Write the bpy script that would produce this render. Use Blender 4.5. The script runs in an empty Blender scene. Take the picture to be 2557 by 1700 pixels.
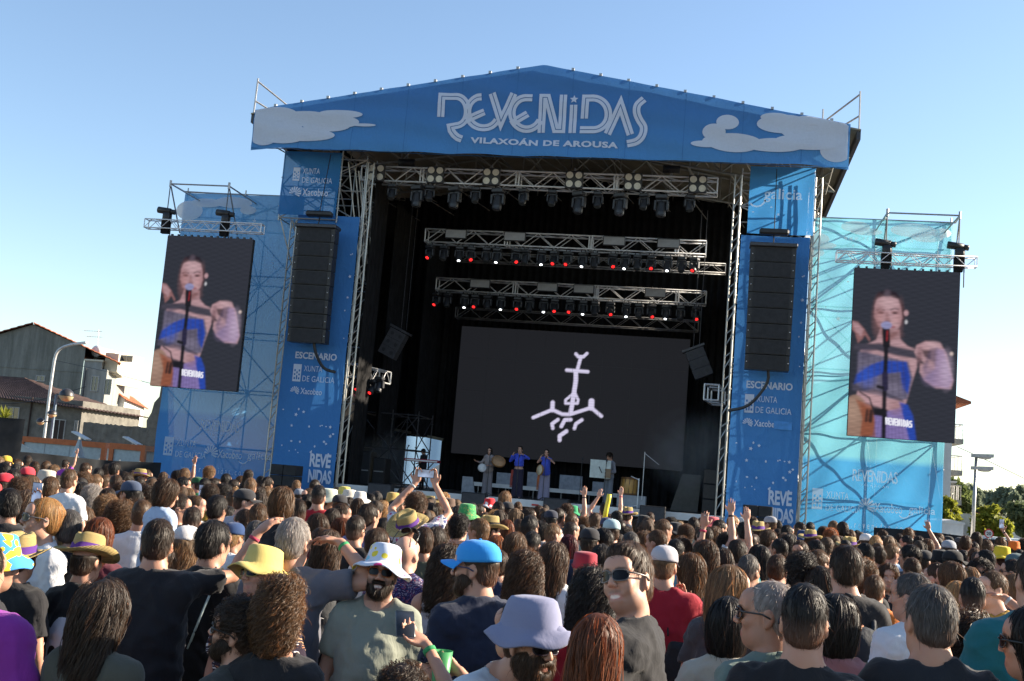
import bpy, math, random
import numpy as np
from math import sin, cos, tan, pi, radians, sqrt, atan2
from mathutils import Vector, Matrix, Euler

random.seed(7)
rng = np.random.default_rng(7)
SC = bpy.context.scene
COL = SC.collection

# ------------------------------------------------------------------ camera
PW, PH, PF = 2557.0, 1700.0, 2850.0
CAM = np.array([0.0, 0.0, 2.1])
_ya, _pi, _ro = radians(10.03), radians(6.95), radians(4.7)
FWD = np.array([-sin(_ya) * cos(_pi), cos(_ya) * cos(_pi), sin(_pi)])
_r0 = np.array([cos(_ya), sin(_ya), 0.0]); _u0 = np.cross(_r0, FWD)
RGT = cos(_ro) * _r0 + sin(_ro) * _u0
UPV = -sin(_ro) * _r0 + cos(_ro) * _u0
cd = bpy.data.cameras.new('camera'); cam = bpy.data.objects.new('camera', cd); COL.objects.link(cam)
cd.sensor_width = 36.0; cd.lens = PF / PW * 36.0; cd.clip_start = 0.1; cd.clip_end = 3000
_m = Matrix.Identity(4)
for _i in range(3):
    _m[_i][0] = RGT[_i]; _m[_i][1] = UPV[_i]; _m[_i][2] = -FWD[_i]; _m[_i][3] = CAM[_i]
cam.matrix_world = _m
SC.camera = cam
cd.dof.use_dof = False

# ------------------------------------------------------------------ sky, sun, exposure
SUN_AZ, SUN_EL = radians(67.0), radians(24.0)
wd = bpy.data.worlds.new('World'); SC.world = wd; wd.use_nodes = True
nt = wd.node_tree
bg = nt.nodes['Background']
sky = nt.nodes.new('ShaderNodeTexSky'); sky.sky_type = 'NISHITA'; sky.sun_disc = False
sky.sun_elevation = SUN_EL; sky.sun_rotation = SUN_AZ
sky.air_density = 1.0; sky.dust_density = .35; sky.ozone_density = 1.6; sky.altitude = 0
nt.links.new(sky.outputs[0], bg.inputs[0]); bg.inputs[1].default_value = 0.076
sl = bpy.data.lights.new('sun', 'SUN'); sun = bpy.data.objects.new('sun', sl); COL.objects.link(sun)
sl.energy = 5.0; sl.angle = radians(0.53); sl.color = (1.0, 0.86, 0.68)
_sd = Vector((sin(SUN_AZ) * cos(SUN_EL), cos(SUN_AZ) * cos(SUN_EL), sin(SUN_EL)))
sun.rotation_euler = _sd.to_track_quat('Z', 'Y').to_euler(); sun.location = (30, 20, 40)
vs = SC.view_settings
SC.display_settings.display_device = 'sRGB'
vs.view_transform = 'Standard'; vs.look = 'None'; vs.gamma = 1.0; vs.use_curve_mapping = False; vs.exposure = 1.68
SC.render.engine = 'CYCLES'
SC.cycles.max_bounces = 8; SC.cycles.transparent_max_bounces = 24; SC.cycles.diffuse_bounces = 4
SC.cycles.use_denoising = True

# ------------------------------------------------------------------ helpers
def at(px, py, Y):
    """the point of the plane y = Y that the photograph shows at (px, py)"""
    d = FWD + RGT * (px - PW / 2) / PF - UPV * (py - PH / 2) / PF
    return CAM + d * (Y / d[1])
def atz(px, py, Z):
    """the point at depth Z along the viewing axis"""
    d = FWD + RGT * (px - PW / 2) / PF - UPV * (py - PH / 2) / PF
    return CAM + d * Z
def proj(p):
    d = np.asarray(p, float) - CAM; z = d @ FWD
    return PW / 2 + PF * (d @ RGT) / z, PH / 2 - PF * (d @ UPV) / z, z

def tag(o, label=None, cat=None, group=None, kind=None):
    if label: o['label'] = label
    if cat: o['category'] = cat
    if group: o['group'] = group
    if kind: o['kind'] = kind
    return o
def thing(name, label, cat, loc=(0, 0, 0), group=None, rotz=0.0):
    o = bpy.data.objects.new(name, None); COL.objects.link(o)
    o.location = [float(v) for v in loc]; o.rotation_euler = (0, 0, rotz); o.empty_display_size = 0.1
    return tag(o, label, cat, group)

class MB:
    """collects shapes in world coordinates (or local ones) and links them as ONE mesh object"""
    def __init__(s): s.v = []; s.f = []; s.m = []; s.mi = 0
    def add(s, vs, fs):
        n = len(s.v); s.v.extend([tuple(map(float, p)) for p in vs]); s.f.extend([tuple(i + n for i in f) for f in fs]); s.m.extend([s.mi] * len(fs)); return s
    def box(s, a, b):
        (x0, y0, z0), (x1, y1, z1) = a, b
        return s.add([(x0,y0,z0),(x1,y0,z0),(x1,y1,z0),(x0,y1,z0),(x0,y0,z1),(x1,y0,z1),(x1,y1,z1),(x0,y1,z1)],
                     [(0,3,2,1),(4,5,6,7),(0,1,5,4),(1,2,6,5),(2,3,7,6),(3,0,4,7)])
    def bbox(s, a, b, e=0.02):
        """box with bevelled edges"""
        (x0, y0, z0), (x1, y1, z1) = a, b
        e = min(e, (x1-x0)*.45, (y1-y0)*.45, (z1-z0)*.45)
        vs = []; 
        for (z, i) in ((z0, e), (z0+e, 0), (z1-e, 0), (z1, e)):
            X0, X1, Y0, Y1 = x0+i, x1-i, y0+i, y1-i
            vs += [(X0+e*(i==0),Y0,z),(X1-e*(i==0),Y0,z),(X1,Y0+e*(i==0),z),(X1,Y1-e*(i==0),z),(X1-e*(i==0),Y1,z),(X0+e*(i==0),Y1,z),(X0,Y1-e*(i==0),z),(X0,Y0+e*(i==0),z)]
        fs = [tuple(range(7,-1,-1)), tuple(range(24,32))]
        for k in range(3):
            for j in range(8):
                fs.append((k*8+j, k*8+(j+1)%8, (k+1)*8+(j+1)%8, (k+1)*8+j))
        return s.add(vs, fs)
    def obox(s, c, ax, ay, az):
        """oriented box: centre and three half axes"""
        c, ax, ay, az = map(np.asarray, (c, ax, ay, az)); vs = []
        for k in (-1, 1):
            for (i, j) in ((-1,-1),(1,-1),(1,1),(-1,1)): vs.append(c + i*ax + j*ay + k*az)
        return s.add(vs, [(0,3,2,1),(4,5,6,7),(0,1,5,4),(1,2,6,5),(2,3,7,6),(3,0,4,7)])
    def tube(s, a, b, r, n=6, r2=None, caps=True):
        a = np.asarray(a, float); b = np.asarray(b, float); d = b - a; L = np.linalg.norm(d)
        if L < 1e-9: return s
        d /= L; t = np.array([0, 0, 1.0]) if abs(d[2]) < .9 else np.array([1.0, 0, 0])
        u = np.cross(d, t); u /= np.linalg.norm(u); w = np.cross(d, u); r2 = r if r2 is None else r2
        vs = []
        for (c, rr) in ((a, r), (b, r2)):
            for i in range(n):
                q = 2*pi*i/n; vs.append(c + rr*(cos(q)*u + sin(q)*w))
        fs = [(i, (i+1) % n, n + (i+1) % n, n + i) for i in range(n)]
        if caps: fs += [tuple(range(n-1, -1, -1)), tuple(range(n, 2*n))]
        return s.add(vs, fs)
    def path(s, pts, r, n=6, taper=None):
        pts = [np.asarray(p, float) for p in pts]; m = len(pts); vs = []; fs = []
        up = None
        for k, p in enumerate(pts):
            d = pts[min(k+1, m-1)] - pts[max(k-1, 0)]; d = d / (np.linalg.norm(d) + 1e-12)
            if up is None:
                t = np.array([0, 0, 1.0]) if abs(d[2]) < .9 else np.array([1.0, 0, 0]); up = np.cross(d, t)
            u = up - d * (up @ d); u /= np.linalg.norm(u); up = u; w = np.cross(d, u)
            rr = r if taper is None else r * taper[k]
            for i in range(n):
                q = 2*pi*i/n; vs.append(p + rr*(cos(q)*u + sin(q)*w))
        for k in range(m-1):
            for i in range(n): fs.append((k*n+i, k*n+(i+1) % n, (k+1)*n+(i+1) % n, (k+1)*n+i))
        fs += [tuple(range(n-1, -1, -1)), tuple(range((m-1)*n, m*n))]
        return s.add(vs, fs)
    def lathe(s, prof, n=24, c=(0, 0, 0), fn=None):
        """prof: (radius, z) pairs, open; fn(x, y, z, a, k) may move a vertex"""
        vs = []; fs = []; m = len(prof)
        for k, (r, z) in enumerate(prof):
            for i in range(n):
                q = 2*pi*i/n; p = (r*cos(q), r*sin(q), z)
                if fn: p = fn(*p, q, k)
                vs.append((p[0]+c[0], p[1]+c[1], p[2]+c[2]))
        for k in range(m-1):
            for i in range(n): fs.append((k*n+i, k*n+(i+1) % n, (k+1)*n+(i+1) % n, (k+1)*n+i))
        return s.add(vs, fs)
    def prism(s, poly, ext):
        """closed planar polygon of 3-D points pushed along the vector ext"""
        n = len(poly); p = [np.asarray(q, float) for q in poly]; e = np.asarray(ext, float)
        return s.add(p + [q + e for q in p], [tuple(range(n-1, -1, -1)), tuple(range(n, 2*n))] + [(i, (i+1) % n, n+(i+1) % n, n+i) for i in range(n)])
    def grid(s, fn, nu, nv):
        vs = [fn(i/nu, j/nv) for j in range(nv+1) for i in range(nu+1)]
        return s.add(vs, [(j*(nu+1)+i, j*(nu+1)+i+1, (j+1)*(nu+1)+i+1, (j+1)*(nu+1)+i) for j in range(nv) for i in range(nu)])
    def ico(s, c, r, n=8, m=5):
        """small ellipsoid"""
        r = (r, r, r) if not hasattr(r, '__len__') else r; vs = [(c[0], c[1], c[2]-r[2])]; fs = []
        for k in range(1, m):
            t = -pi/2 + pi*k/m
            for i in range(n):
                q = 2*pi*i/n; vs.append((c[0]+r[0]*cos(t)*cos(q), c[1]+r[1]*cos(t)*sin(q), c[2]+r[2]*sin(t)))
        vs.append((c[0], c[1], c[2]+r[2])); e = len(vs)-1
        for i in range(n): fs.append((0, 1+(i+1) % n, 1+i)); fs.append((e, e-n+i, e-n+(i+1) % n))
        for k in range(m-2):
            for i in range(n): a = 1+k*n; fs.append((a+i, a+(i+1) % n, a+n+(i+1) % n, a+n+i))
        return s.add(vs, fs)
    def mesh(s, name, mats, off=(0, 0, 0), smooth=False):
        me = bpy.data.meshes.new(name)
        o = np.asarray(off, float)
        me.from_pydata([tuple(np.asarray(p) - o) for p in s.v], [], s.f)
        for m in (mats if isinstance(mats, (list, tuple)) else [mats]): me.materials.append(m)
        if any(s.m): me.polygons.foreach_set('material_index', s.m)
        if smooth: me.polygons.foreach_set('use_smooth', [True] * len(s.f))
        me.update(); return me
    def build(s, name, mats, parent=None, smooth=False, local=False, kind=None, label=None):
        off = (0, 0, 0) if (parent is None or local) else world_loc(parent)
        o = bpy.data.objects.new(name, s.mesh(name, mats, off, smooth)); COL.objects.link(o)
        if parent is not None: o.parent = parent
        if kind: o['kind'] = kind
        if label: o['label'] = label
        return o
def world_loc(o):
    p = np.zeros(3)
    while o is not None: p += np.array(o.location); o = o.parent
    return p
def copy_tree(o, parent=None):
    c = o.copy(); COL.objects.link(c)
    if parent is not None: c.parent = parent
    for ch in list(o.children): copy_tree(ch, c)
    return c

# ------------------------------------------------------------------ materials
MATS = {}
class NT:
    def __init__(s, name):
        s.m = bpy.data.materials.new(name); s.m.use_nodes = True; s.t = s.m.node_tree; s.t.nodes.clear()
        s.out = s.n('ShaderNodeOutputMaterial'); MATS[name] = s.m
    def n(s, typ, **kw):
        x = s.t.nodes.new(typ)
        for k, v in kw.items():
            if k.startswith('i_'): x.inputs[k[2:].replace('_', ' ')].default_value = v
            else: setattr(x, k, v)
        return x
    def l(s, a, b): s.t.links.new(a, b)
    def noise(s, scale, detail=4, rough=.6, obj='Object', stretch=None, dist=0):
        tc = s.n('ShaderNodeTexCoord'); src = tc.outputs[obj]
        if stretch:
            mp = s.n('ShaderNodeMapping'); mp.inputs['Scale'].default_value = stretch; s.l(src, mp.inputs[0]); src = mp.outputs[0]
        x = s.n('ShaderNodeTexNoise'); x.inputs['Scale'].default_value = scale; x.inputs['Detail'].default_value = detail; x.inputs['Roughness'].default_value = rough; x.inputs['Distortion'].default_value = dist
        s.l(src, x.inputs['Vector']); return x.outputs['Fac']
    def ramp(s, fac, stops):
        r = s.n('ShaderNodeValToRGB'); e = r.color_ramp.elements
        while len(e) < len(stops): e.new(.5)
        for k, (p, c) in enumerate(stops): e[k].position = p; e[k].color = tuple(c) + (1,) if len(c) == 3 else c
        s.l(fac, r.inputs[0]); return r.outputs[0]
    def mixc(s, fac, a, b, mode='MIX'):
        x = s.n('ShaderNodeMix', data_type='RGBA', blend_type=mode)
        for sock, v in ((x.inputs[0], fac), (x.inputs[6], a), (x.inputs[7], b)):
            if hasattr(v, 'links'): s.l(v, sock)
            elif hasattr(v, '__len__'): sock.default_value = tuple(v) + (1,) if len(v) == 3 else v
            else: sock.default_value = v
        return x.outputs[2]
    def math(s, op, a, b=0.0, c=None):
        x = s.n('ShaderNodeMath', operation=op)
        for k, v in enumerate((a, b, c)):
            if v is None: continue
            if hasattr(v, 'links'): s.l(v, x.inputs[k])
            else: x.inputs[k].default_value = v
        return x.outputs[0]
    def bump(s, h, strength=.3, dist=.02):
        b = s.n('ShaderNodeBump'); b.inputs['Strength'].default_value = strength; b.inputs['Distance'].default_value = dist
        s.l(h, b.inputs['Height']); return b.outputs[0]
    def bsdf(s, col, rough=.6, metal=0.0, spec=.4, nrm=None, **kw):
        p = s.n('ShaderNodeBsdfPrincipled')
        for sock, v in (('Base Color', col), ('Roughness', rough), ('Metallic', metal), ('Specular IOR Level', spec)):
            if hasattr(v, 'links'): s.l(v, p.inputs[sock])
            else: p.inputs[sock].default_value = (tuple(v) + (1,) if len(v) == 3 else v) if hasattr(v, '__len__') else v
        for k, v in kw.items():
            sk = p.inputs[k.replace('_', ' ')]
            if hasattr(v, 'links'): s.l(v, sk)
            else: sk.default_value = v
        if nrm is not None: s.l(nrm, p.inputs['Normal'])
        return p.outputs[0]
    def mix(s, fac, a, b):
        x = s.n('ShaderNodeMixShader')
        if hasattr(fac, 'links'): s.l(fac, x.inputs[0])
        else: x.inputs[0].default_value = fac
        s.l(a, x.inputs[1]); s.l(b, x.inputs[2]); return x.outputs[0]
    def transl(s, col):
        x = s.n('ShaderNodeBsdfTranslucent')
        if hasattr(col, 'links'): s.l(col, x.inputs[0])
        else: x.inputs[0].default_value = tuple(col) + (1,)
        return x.outputs[0]
    def transp(s): return s.n('ShaderNodeBsdfTransparent').outputs[0]
    def done(s, sh): s.l(sh, s.out.inputs[0]); return s.m

def plain(name, col, rough=.6, metal=0.0, spec=.4, var=.18, scale=6.0, bump=0.0):
    """a colour with a little uneven wear"""
    k = NT(name); n = k.noise(scale, 5, .65)
    lo = tuple(c * (1 - var) for c in col); hi = tuple(min(1, c * (1 + var)) for c in col)
    c = k.ramp(n, [(.3, lo), (.7, hi)])
    return k.done(k.bsdf(c, rough, metal, spec, k.bump(n, bump) if bump else None))
def cloth(name, lit, trans=.25, open_=0.0, col2=None, zr=None, bump=.25, rough=.75):
    """printed banner cloth or mesh: diffuse + translucent, open_ = share of holes; col2 fades in towards the height zr[1]"""
    k = NT(name); n = k.noise(1.6, 7, .62, 'Object', (1.3, 1, .6), 1.2); n2 = k.noise(14, 3, .6)
    c = k.mixc(n2, tuple(x * .93 for x in lit), tuple(min(1, x * 1.07) for x in lit))
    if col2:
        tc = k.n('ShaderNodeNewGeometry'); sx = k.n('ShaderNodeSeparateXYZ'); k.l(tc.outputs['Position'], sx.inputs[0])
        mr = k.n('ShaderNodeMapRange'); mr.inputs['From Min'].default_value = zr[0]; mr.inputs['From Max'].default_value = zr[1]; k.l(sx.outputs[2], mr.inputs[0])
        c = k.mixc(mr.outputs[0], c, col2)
    nr = k.bump(n, bump*1.7, .14)
    s = k.mix(trans, k.bsdf(c, rough, 0, .25, nr), k.transl(c))
    if open_: s = k.mix(open_, s, k.transp())
    return k.done(s)
def emit(name, col, strength):
    k = NT(name); e = k.n('ShaderNodeEmission'); e.inputs[0].default_value = tuple(col) + (1,); e.inputs[1].default_value = strength
    return k.done(e.outputs[0])

M_ALU = plain('aluminium', (.62, .63, .65), .4, .35, .5, .12, 9)
M_GALV = plain('galvanised_steel', (.36, .36, .36), .45, .65, .5, .2, 5)
M_DARKST = plain('dark_steel', (.05, .05, .055), .45, .4, .5, .3, 8)
M_BLACK = plain('black_plastic', (.018, .018, .02), .45, 0, .4, .3, 12)
M_BLACKM = plain('black_paint_matt', (.022, .022, .024), .7, 0, .3, .3, 7)
M_DRAPE = plain('black_drape', (.012, .012, .013), .9, 0, .12, .4, 3)
M_WHITE = plain('white_paint', (.62, .62, .61), .55, 0, .4, .12, 2.5)
M_GREYP = plain('grey_panel', (.30, .31, .33), .55, 0, .4, .2, 3)
M_RED = plain('red_plastic', (.5, .02, .02), .5)
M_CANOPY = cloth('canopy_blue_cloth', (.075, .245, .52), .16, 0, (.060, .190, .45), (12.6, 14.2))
M_BANNER = cloth('banner_blue_cloth', (.055, .205, .50), .22, 0)
M_BANTOP = cloth('top_banner_mesh', (.055, .27, .62), .6, .10)
M_WINGL = cloth('wing_mesh_shaded', (.075, .28, .64), .45, .055, (.15, .40, .72), (3.4, 3.6))  # left copy of the wing mesh: stage shade put into its deeper blue
M_WINGR = cloth('wing_mesh_sunlit', (.06, .34, .66), .55, .12, (.20, .58, .72), (3.5, 3.7))  # right copy of the wing mesh: sun from behind put into its cyan
M_PRINT = cloth('white_print_ink', (.62, .68, .80), .2, 0, None, None, .1)
M_PRINTM = cloth('white_print_on_mesh', (.86, .89, .91), .65, .0, None, None, .1)
M_CLOUD = cloth('cloud_print_ink', (.60, .66, .76), .22, 0, None, None, .1)
M_NAVY = plain('navy_print_ink', (.015, .02, .045), .7)
# ------------------------------------------------------------------ ground
k = NT('ground_dirt'); n = k.noise(.35, 8, .65); n2 = k.noise(30, 4, .7)
k.done(k.bsdf(k.mixc(n2, k.ramp(n, [(.3, (.10, .09, .075)), (.7, (.17, .15, .12))]), (.06, .055, .05)), .9, 0, .2, k.bump(n2, .4)))
b = MB()
b.grid(lambda u, v: (-700 + 1400*u, -120 + 1300*v, 0.0), 28, 26)
tag(b.build('ground', MATS['ground_dirt']), kind='structure')

CX = -5.9                                        # middle of the stage
def sx(x): return 2*CX - x                       # mirror image of x

# ------------------------------------------------------------------ text and strokes printed on banners
def text_polys(s, bold=0.0, space=1.0):
    cu = bpy.data.curves.new('t', 'FONT'); cu.body = s; cu.size = 1; cu.offset = bold; cu.space_character = space; cu.resolution_u = 3
    ob = bpy.data.objects.new('t', cu); COL.objects.link(ob)
    dg = bpy.context.evaluated_depsgraph_get(); me = ob.evaluated_get(dg).to_mesh()
    v = np.array([tuple(p.co) for p in me.vertices]); f = [tuple(p.vertices) for p in me.polygons]
    ob.evaluated_get(dg).to_mesh_clear(); bpy.data.objects.remove(ob); bpy.data.curves.remove(cu)
    return v, f
def text_on(b, s, x0, x1, z, Y, h=None, bold=0.0, space=1.0, wave=None):
    """a line of capitals from x0 to x1 with its foot at z in the plane y = Y; h: cap height"""
    v, f = text_polys(s, bold, space); w0, w1 = v[:, 0].min(), v[:, 0].max()
    kx = (x1 - x0) / (w1 - w0); kz = kx if h is None else h / v[:, 1].max()
    pts = [(x0 + (p[0]-w0)*kx, Y, z + p[1]*kz) for p in v]
    if wave: pts = [(p[0], p[1] + wave(p[0], p[2]), p[2]) for p in pts]
    b.add(pts, f)
def ribbon(b, pts, o0, o1, closed=False, wave=None, nrm=(0, 1, 0)):
    """flat band between the offsets o0 and o1 of a polyline of 3-D points in an x-z plane"""
    p = [np.asarray(q, float) for q in pts]
    if wave:
        p2 = []
        for q0, q1 in zip(p[:-1], p[1:]):
            m_ = max(1, int(np.linalg.norm(q1-q0)/.2)); p2 += [q0 + (q1-q0)*i/m_ for i in range(m_)]
        p = p2 + [p[-1]]
    n = len(p); L = []; Rr = []
    for i in range(n):
        a = p[i-1] if (i > 0 or closed) else None; c = p[(i+1) % n] if (i < n-1 or closed) else None
        d1 = p[i] - a if a is not None else c - p[i]; d2 = c - p[i] if c is not None else d1
        d1 = d1 / np.linalg.norm(d1); d2 = d2 / np.linalg.norm(d2)
        n1 = np.array([-d1[2], 0, d1[0]]); n2 = np.array([-d2[2], 0, d2[0]])
        m = n1 + n2; m /= np.linalg.norm(m); q = max(.30, m @ n1)
        L.append(p[i] + m * o0 / q); Rr.append(p[i] + m * o1 / q)
    if wave:
        L = [q + np.array([0, wave(q[0], q[2]), 0]) for q in L]; Rr = [q + np.array([0, wave(q[0], q[2]), 0]) for q in Rr]
    m = n if closed else n-1
    b.add(L + Rr, [(i, (i+1) % n, n + (i+1) % n, n + i) for i in range(m)])
def arcpts(cx, cy, rx, ry, a0, a1, n=14):
    return [(cx + rx*cos(radians(a0 + (a1-a0)*i/n)), cy - ry*sin(radians(a0 + (a1-a0)*i/n))) for i in range(n+1)]
def disc(b, c, rx, rz, Y, n=20, wave=None, rot=0):
    vs = []
    for i in range(n):
        q = 2*pi*i/n; x, z = rx*cos(q), rz*sin(q); x, z = x*cos(rot)-z*sin(rot), x*sin(rot)+z*cos(rot)
        x += c[0]; z += c[1]; vs.append((x, Y + (wave(x, z) if wave else 0), z))
    if not wave: b.add(vs, [tuple(range(n))]); return
    al = list(vs); fs = []
    for k_ in (.66, .33):
        for p in vs: X, Z = c[0] + (p[0]-c[0])*k_, c[1] + (p[2]-c[1])*k_; al.append((X, Y + wave(X, Z), Z))
    for r_ in (0, 1): fs += [(r_*n+i, r_*n+(i+1) % n, (r_+1)*n+(i+1) % n, (r_+1)*n+i) for i in range(n)]
    b.add(al, fs + [tuple(range(2*n, 3*n))])
def star(b, x, z, r, Y, rot=0.0, wave=None):
    vs = [(x, Y + (wave(x, z) if wave else 0), z)]
    for i in range(10):
        q = pi/2 + rot + pi*i/5; rr = r if i % 2 == 0 else r*.45; X = x + rr*cos(q); Z = z + rr*sin(q); vs.append((X, Y + (wave(X, Z) if wave else 0), Z))
    b.add(vs, [(0, 1+i, 1+(i+1) % 10) for i in range(10)])
def shell_logo(b, x, z, r, Y):
    for i in range(9):
        q = radians(-35 + 27*i); w = .13*r
        p0 = np.array([x + .25*r*cos(radians(230)), Y, z + .25*r*sin(radians(230))]); e = np.array([x + r*cos(q), Y, z + r*sin(q)])
        d = e - p0; d /= np.linalg.norm(d); nn = np.array([-d[2], 0, d[0]])
        b.add([p0 + d*.25*r - nn*w*.3, e - nn*w*1.1, e + d*.06*r, e + nn*w*1.1, p0 + d*.25*r + nn*w*.3], [(0, 1, 2, 3, 4)])
def crest(b, x0, z0, x1, z1, Y):
    """white tablet with small openings: built as the strips between them"""
    w = x1-x0; h = z1-z0
    def q(u0, v0, u1, v1): b.add([(x0+u0*w, Y, z0+v0*h), (x0+u1*w, Y, z0+v0*h), (x0+u1*w, Y, z0+v1*h), (x0+u0*w, Y, z0+v1*h)], [(0, 1, 2, 3)])
    us = [0, .14, .32, .42, .58, .68, .86, 1]; vs_ = [0, .12, .24, .36, .46, .58, .70, 1]
    for j in range(7):
        for i in range(7):
            hole = (i in (1, 5) and j in (1, 3, 5)) or (i == 3 and j in (1, 2, 4))
            if not hole: q(us[i], vs_[j], us[i+1], vs_[j+1])
def galicia_logo(b, x0, x1, z, Y):
    w = x1-x0; text_on(b, 'galicia', x0 + .26*w, x1, z, Y, None, .012, 1.02)
    P = [(x0 + u*w, Y, z + v*w) for u, v in ((0, -.10), (.05, -.15), (.13, -.17), (.21, -.15), (.27, -.09), (.30, -.03))]
    ribbon(b, P, -.016*w, .016*w)
def swoop(pts, n=4):
    """smooth curve through points (Catmull-Rom)"""
    p = [np.asarray(q, float) for q in pts]; out = []
    for i in range(len(p)-1):
        a, b_, c, d = p[max(i-1, 0)], p[i], p[i+1], p[min(i+2, len(p)-1)]
        for k in range(n):
            t = k/n; out.append(.5*((2*b_) + (c-a)*t + (2*a-5*b_+4*c-d)*t*t + (3*b_-a-3*c+d)*t**3))
    out.append(p[-1]); return out

# ------------------------------------------------------------------ roof and canopy banner
ROOF_Z, EAVE_Z, XL, XR = 15.50, 13.70, -15.85, 4.12
def roof_z(x): return ROOF_Z - (ROOF_Z - EAVE_Z) * abs(x - CX) / (XR - CX)
M_TARP = plain('roof_tarpaulin', (.24, .215, .165), .8, 0, .2, .2, 1.2, .2)
t = thing('stage_roof', 'dark pitched tarpaulin roof over the concert stage with tubular rafters', 'stage roof', (CX, 41, 0))
for s_ in (-1, 1):
    e = XL if s_ < 0 else XR
    b = MB(); b.prism([(CX, 35.35, ROOF_Z), (e, 35.35, EAVE_Z), (e, 35.35, EAVE_Z-.05), (CX, 35.35, ROOF_Z-.05)], (0, 12.6, 0)); b.build('roof_sheet', M_TARP, t)
    b = MB(); b.box((min(e, e-s_*.12), 35.4, EAVE_Z-.32), (max(e, e-s_*.12), 47.9, EAVE_Z-.055)); b.build('eave_beam', M_DARKST, t)
M_RAFT = plain('rafter_steel', (.30, .29, .26), .55, .3, .4, .25, 4)
for Y in (35.6, 39.6, 43.6, 47.6):
    b = MB()
    for s_ in (-1, 1):
        e = XL+.3 if s_ < 0 else XR-.3; N = 10
        top = [(CX + (e-CX)*i/N, Y, roof_z(CX + (e-CX)*i/N) - .12) for i in range(N+1)]
        bot = [(p[0], Y, p[2] - 1.15 + .35*i/N) for i, p in enumerate(top)]
        for i in range(N):
            b.tube(top[i], top[i+1], .045, 5); b.tube(bot[i], bot[i+1], .045, 5); b.tube(top[i], bot[i+1] if i % 2 else bot[i], .03, 4); b.tube(bot[i], top[i+1], .03, 4)
    b.build('rafter', M_RAFT, t)
b = MB()
for i in range(-6, 7):
    x = CX + i*1.55
    for (Ya, Yb) in ((35.6, 39.6), (39.6, 43.6), (43.6, 47.6)):
        z = roof_z(x); b.tube((x, Ya, z-.16), (x, Yb, z-.16), .03, 4); b.tube((x, Ya, z-1.1), (min(x+.75, XR-.6), Yb, z-1.1), .025, 4)
        b.tube((x, Ya, z-.2), (min(x+1.5, XR-.4), Yb, z-.25 if i < 6 else z-.2), .025, 4); b.tube((x, Ya, z-1.1), (x, Yb, z-.2), .025, 4)
b.build('purlin_bracing', M_RAFT, t, kind='stuff')
b = MB(); b.prism([(XL+.5, 47.75, 11.0), (XR-.5, 47.75, 11.0), (XR-.05, 47.75, EAVE_Z-.055), (CX, 47.75, ROOF_Z-.055), (XL+.05, 47.75, EAVE_Z-.055)], (0, .03, 0)); b.build('rear_gable_cloth', M_DRAPE, t)
for s_, X in ((-1, XL), (1, XR)):                  # railings on the roof's front corners
    b = MB(); x = X - s_*.05
    b.tube((x, 35.45, EAVE_Z-.1), (x-s_*.02, 35.45, EAVE_Z+1.25), .03, 6); b.tube((x-s_*1.05, 36.2, EAVE_Z), (x-s_*1.05, 36.2, EAVE_Z+.55 if s_ < 0 else EAVE_Z+.9), .03, 6)
    b.tube((x-s_*.02, 35.45, EAVE_Z+1.15), (x-s_*1.05, 36.2, EAVE_Z+.45), .028, 6); b.tube((x-s_*.02, 35.45, EAVE_Z+.45), (x-s_*.8, 36.2, EAVE_Z+.1), .028, 6)
    b.build('corner_railing', M_GALV, t)

def cwave(x, z):
    """how the canopy cloth waves, in metres"""
    d = max(0.0, (13.1 - z))
    return .010*sin(4.7*x + 1.5*sin(1.3*z)) + .035*sin(1.9*x + .7*sin(2.1*z)) * min(1, (15.6-z)/2.5) + .05*d*sin(2.7*x + 3*z + .6*sin(5*x)) + .018*sin(7.3*z + 1.1*x + sin(.8*x))
t = thing('canopy_banner', 'large blue gable banner across the stage roof with white festival lettering', 'banner', (CX, 35.2, 12.4))
YC = 35.2; t_can = t; M_CANOPYSEAM = cloth('canopy_seam', (.05, .17, .40), .1, 0)
def canopy_pt(u, v):
    x = XL+.18 + (XR - XL - .52)*u; zt = roof_z(x) + .03
    edge = min(u, 1-u)
    zb = 12.47 - .10*math.exp(-edge*30) + .03*sin(3*x)*.4
    z = zt + (zb - zt)*v
    return (x, YC + cwave(x, z) - .0, z)
b = MB(); b.grid(lambda u, v: canopy_pt(u, 1-v), 150, 34); b.build('cloth', M_CANOPY, t, True)
b = MB(); b.grid(lambda u, v: (XL+.18 + (XR-XL-.52)*u, YC + .02 + .26*v, 12.45 + .05*v + .02*sin(11*u)), 60, 2); b.build('hem', M_CANOPY, t, True)
b = MB()
for i in range(1, 22):
    if i == 11: continue
    x = XL + (XR-XL)*i/22; b.box((x-.045, YC-.03, roof_z(x)+.02), (x+.045, YC+.08, roof_z(x)+.10))
b.build('edge_clamps', M_GALV, t, kind='stuff')
def C(px, py, ox, oy, k): return (ox + px/k, oy + py/k)
def P3(pts, Y, ox=0, oy=0, k=1.0, dz=0.0): return [at(*C(x, y, ox, oy, k), Y) for x, y in pts]
K1 = (1070, 210, 7.863); K2 = (1340, 220, 7.863)
YP = YC - .030
LW = .058
def logo(paths, K, w=74):
    for p in paths:
        q = P3(p, YP, *K); W_ = w / K[2] * 36.2 / PF
        for (a, c) in ((-W_, -.11*W_), (.11*W_, W_)): ribbon(b, q, a, c, wave=cwave)
b = MB()
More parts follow.
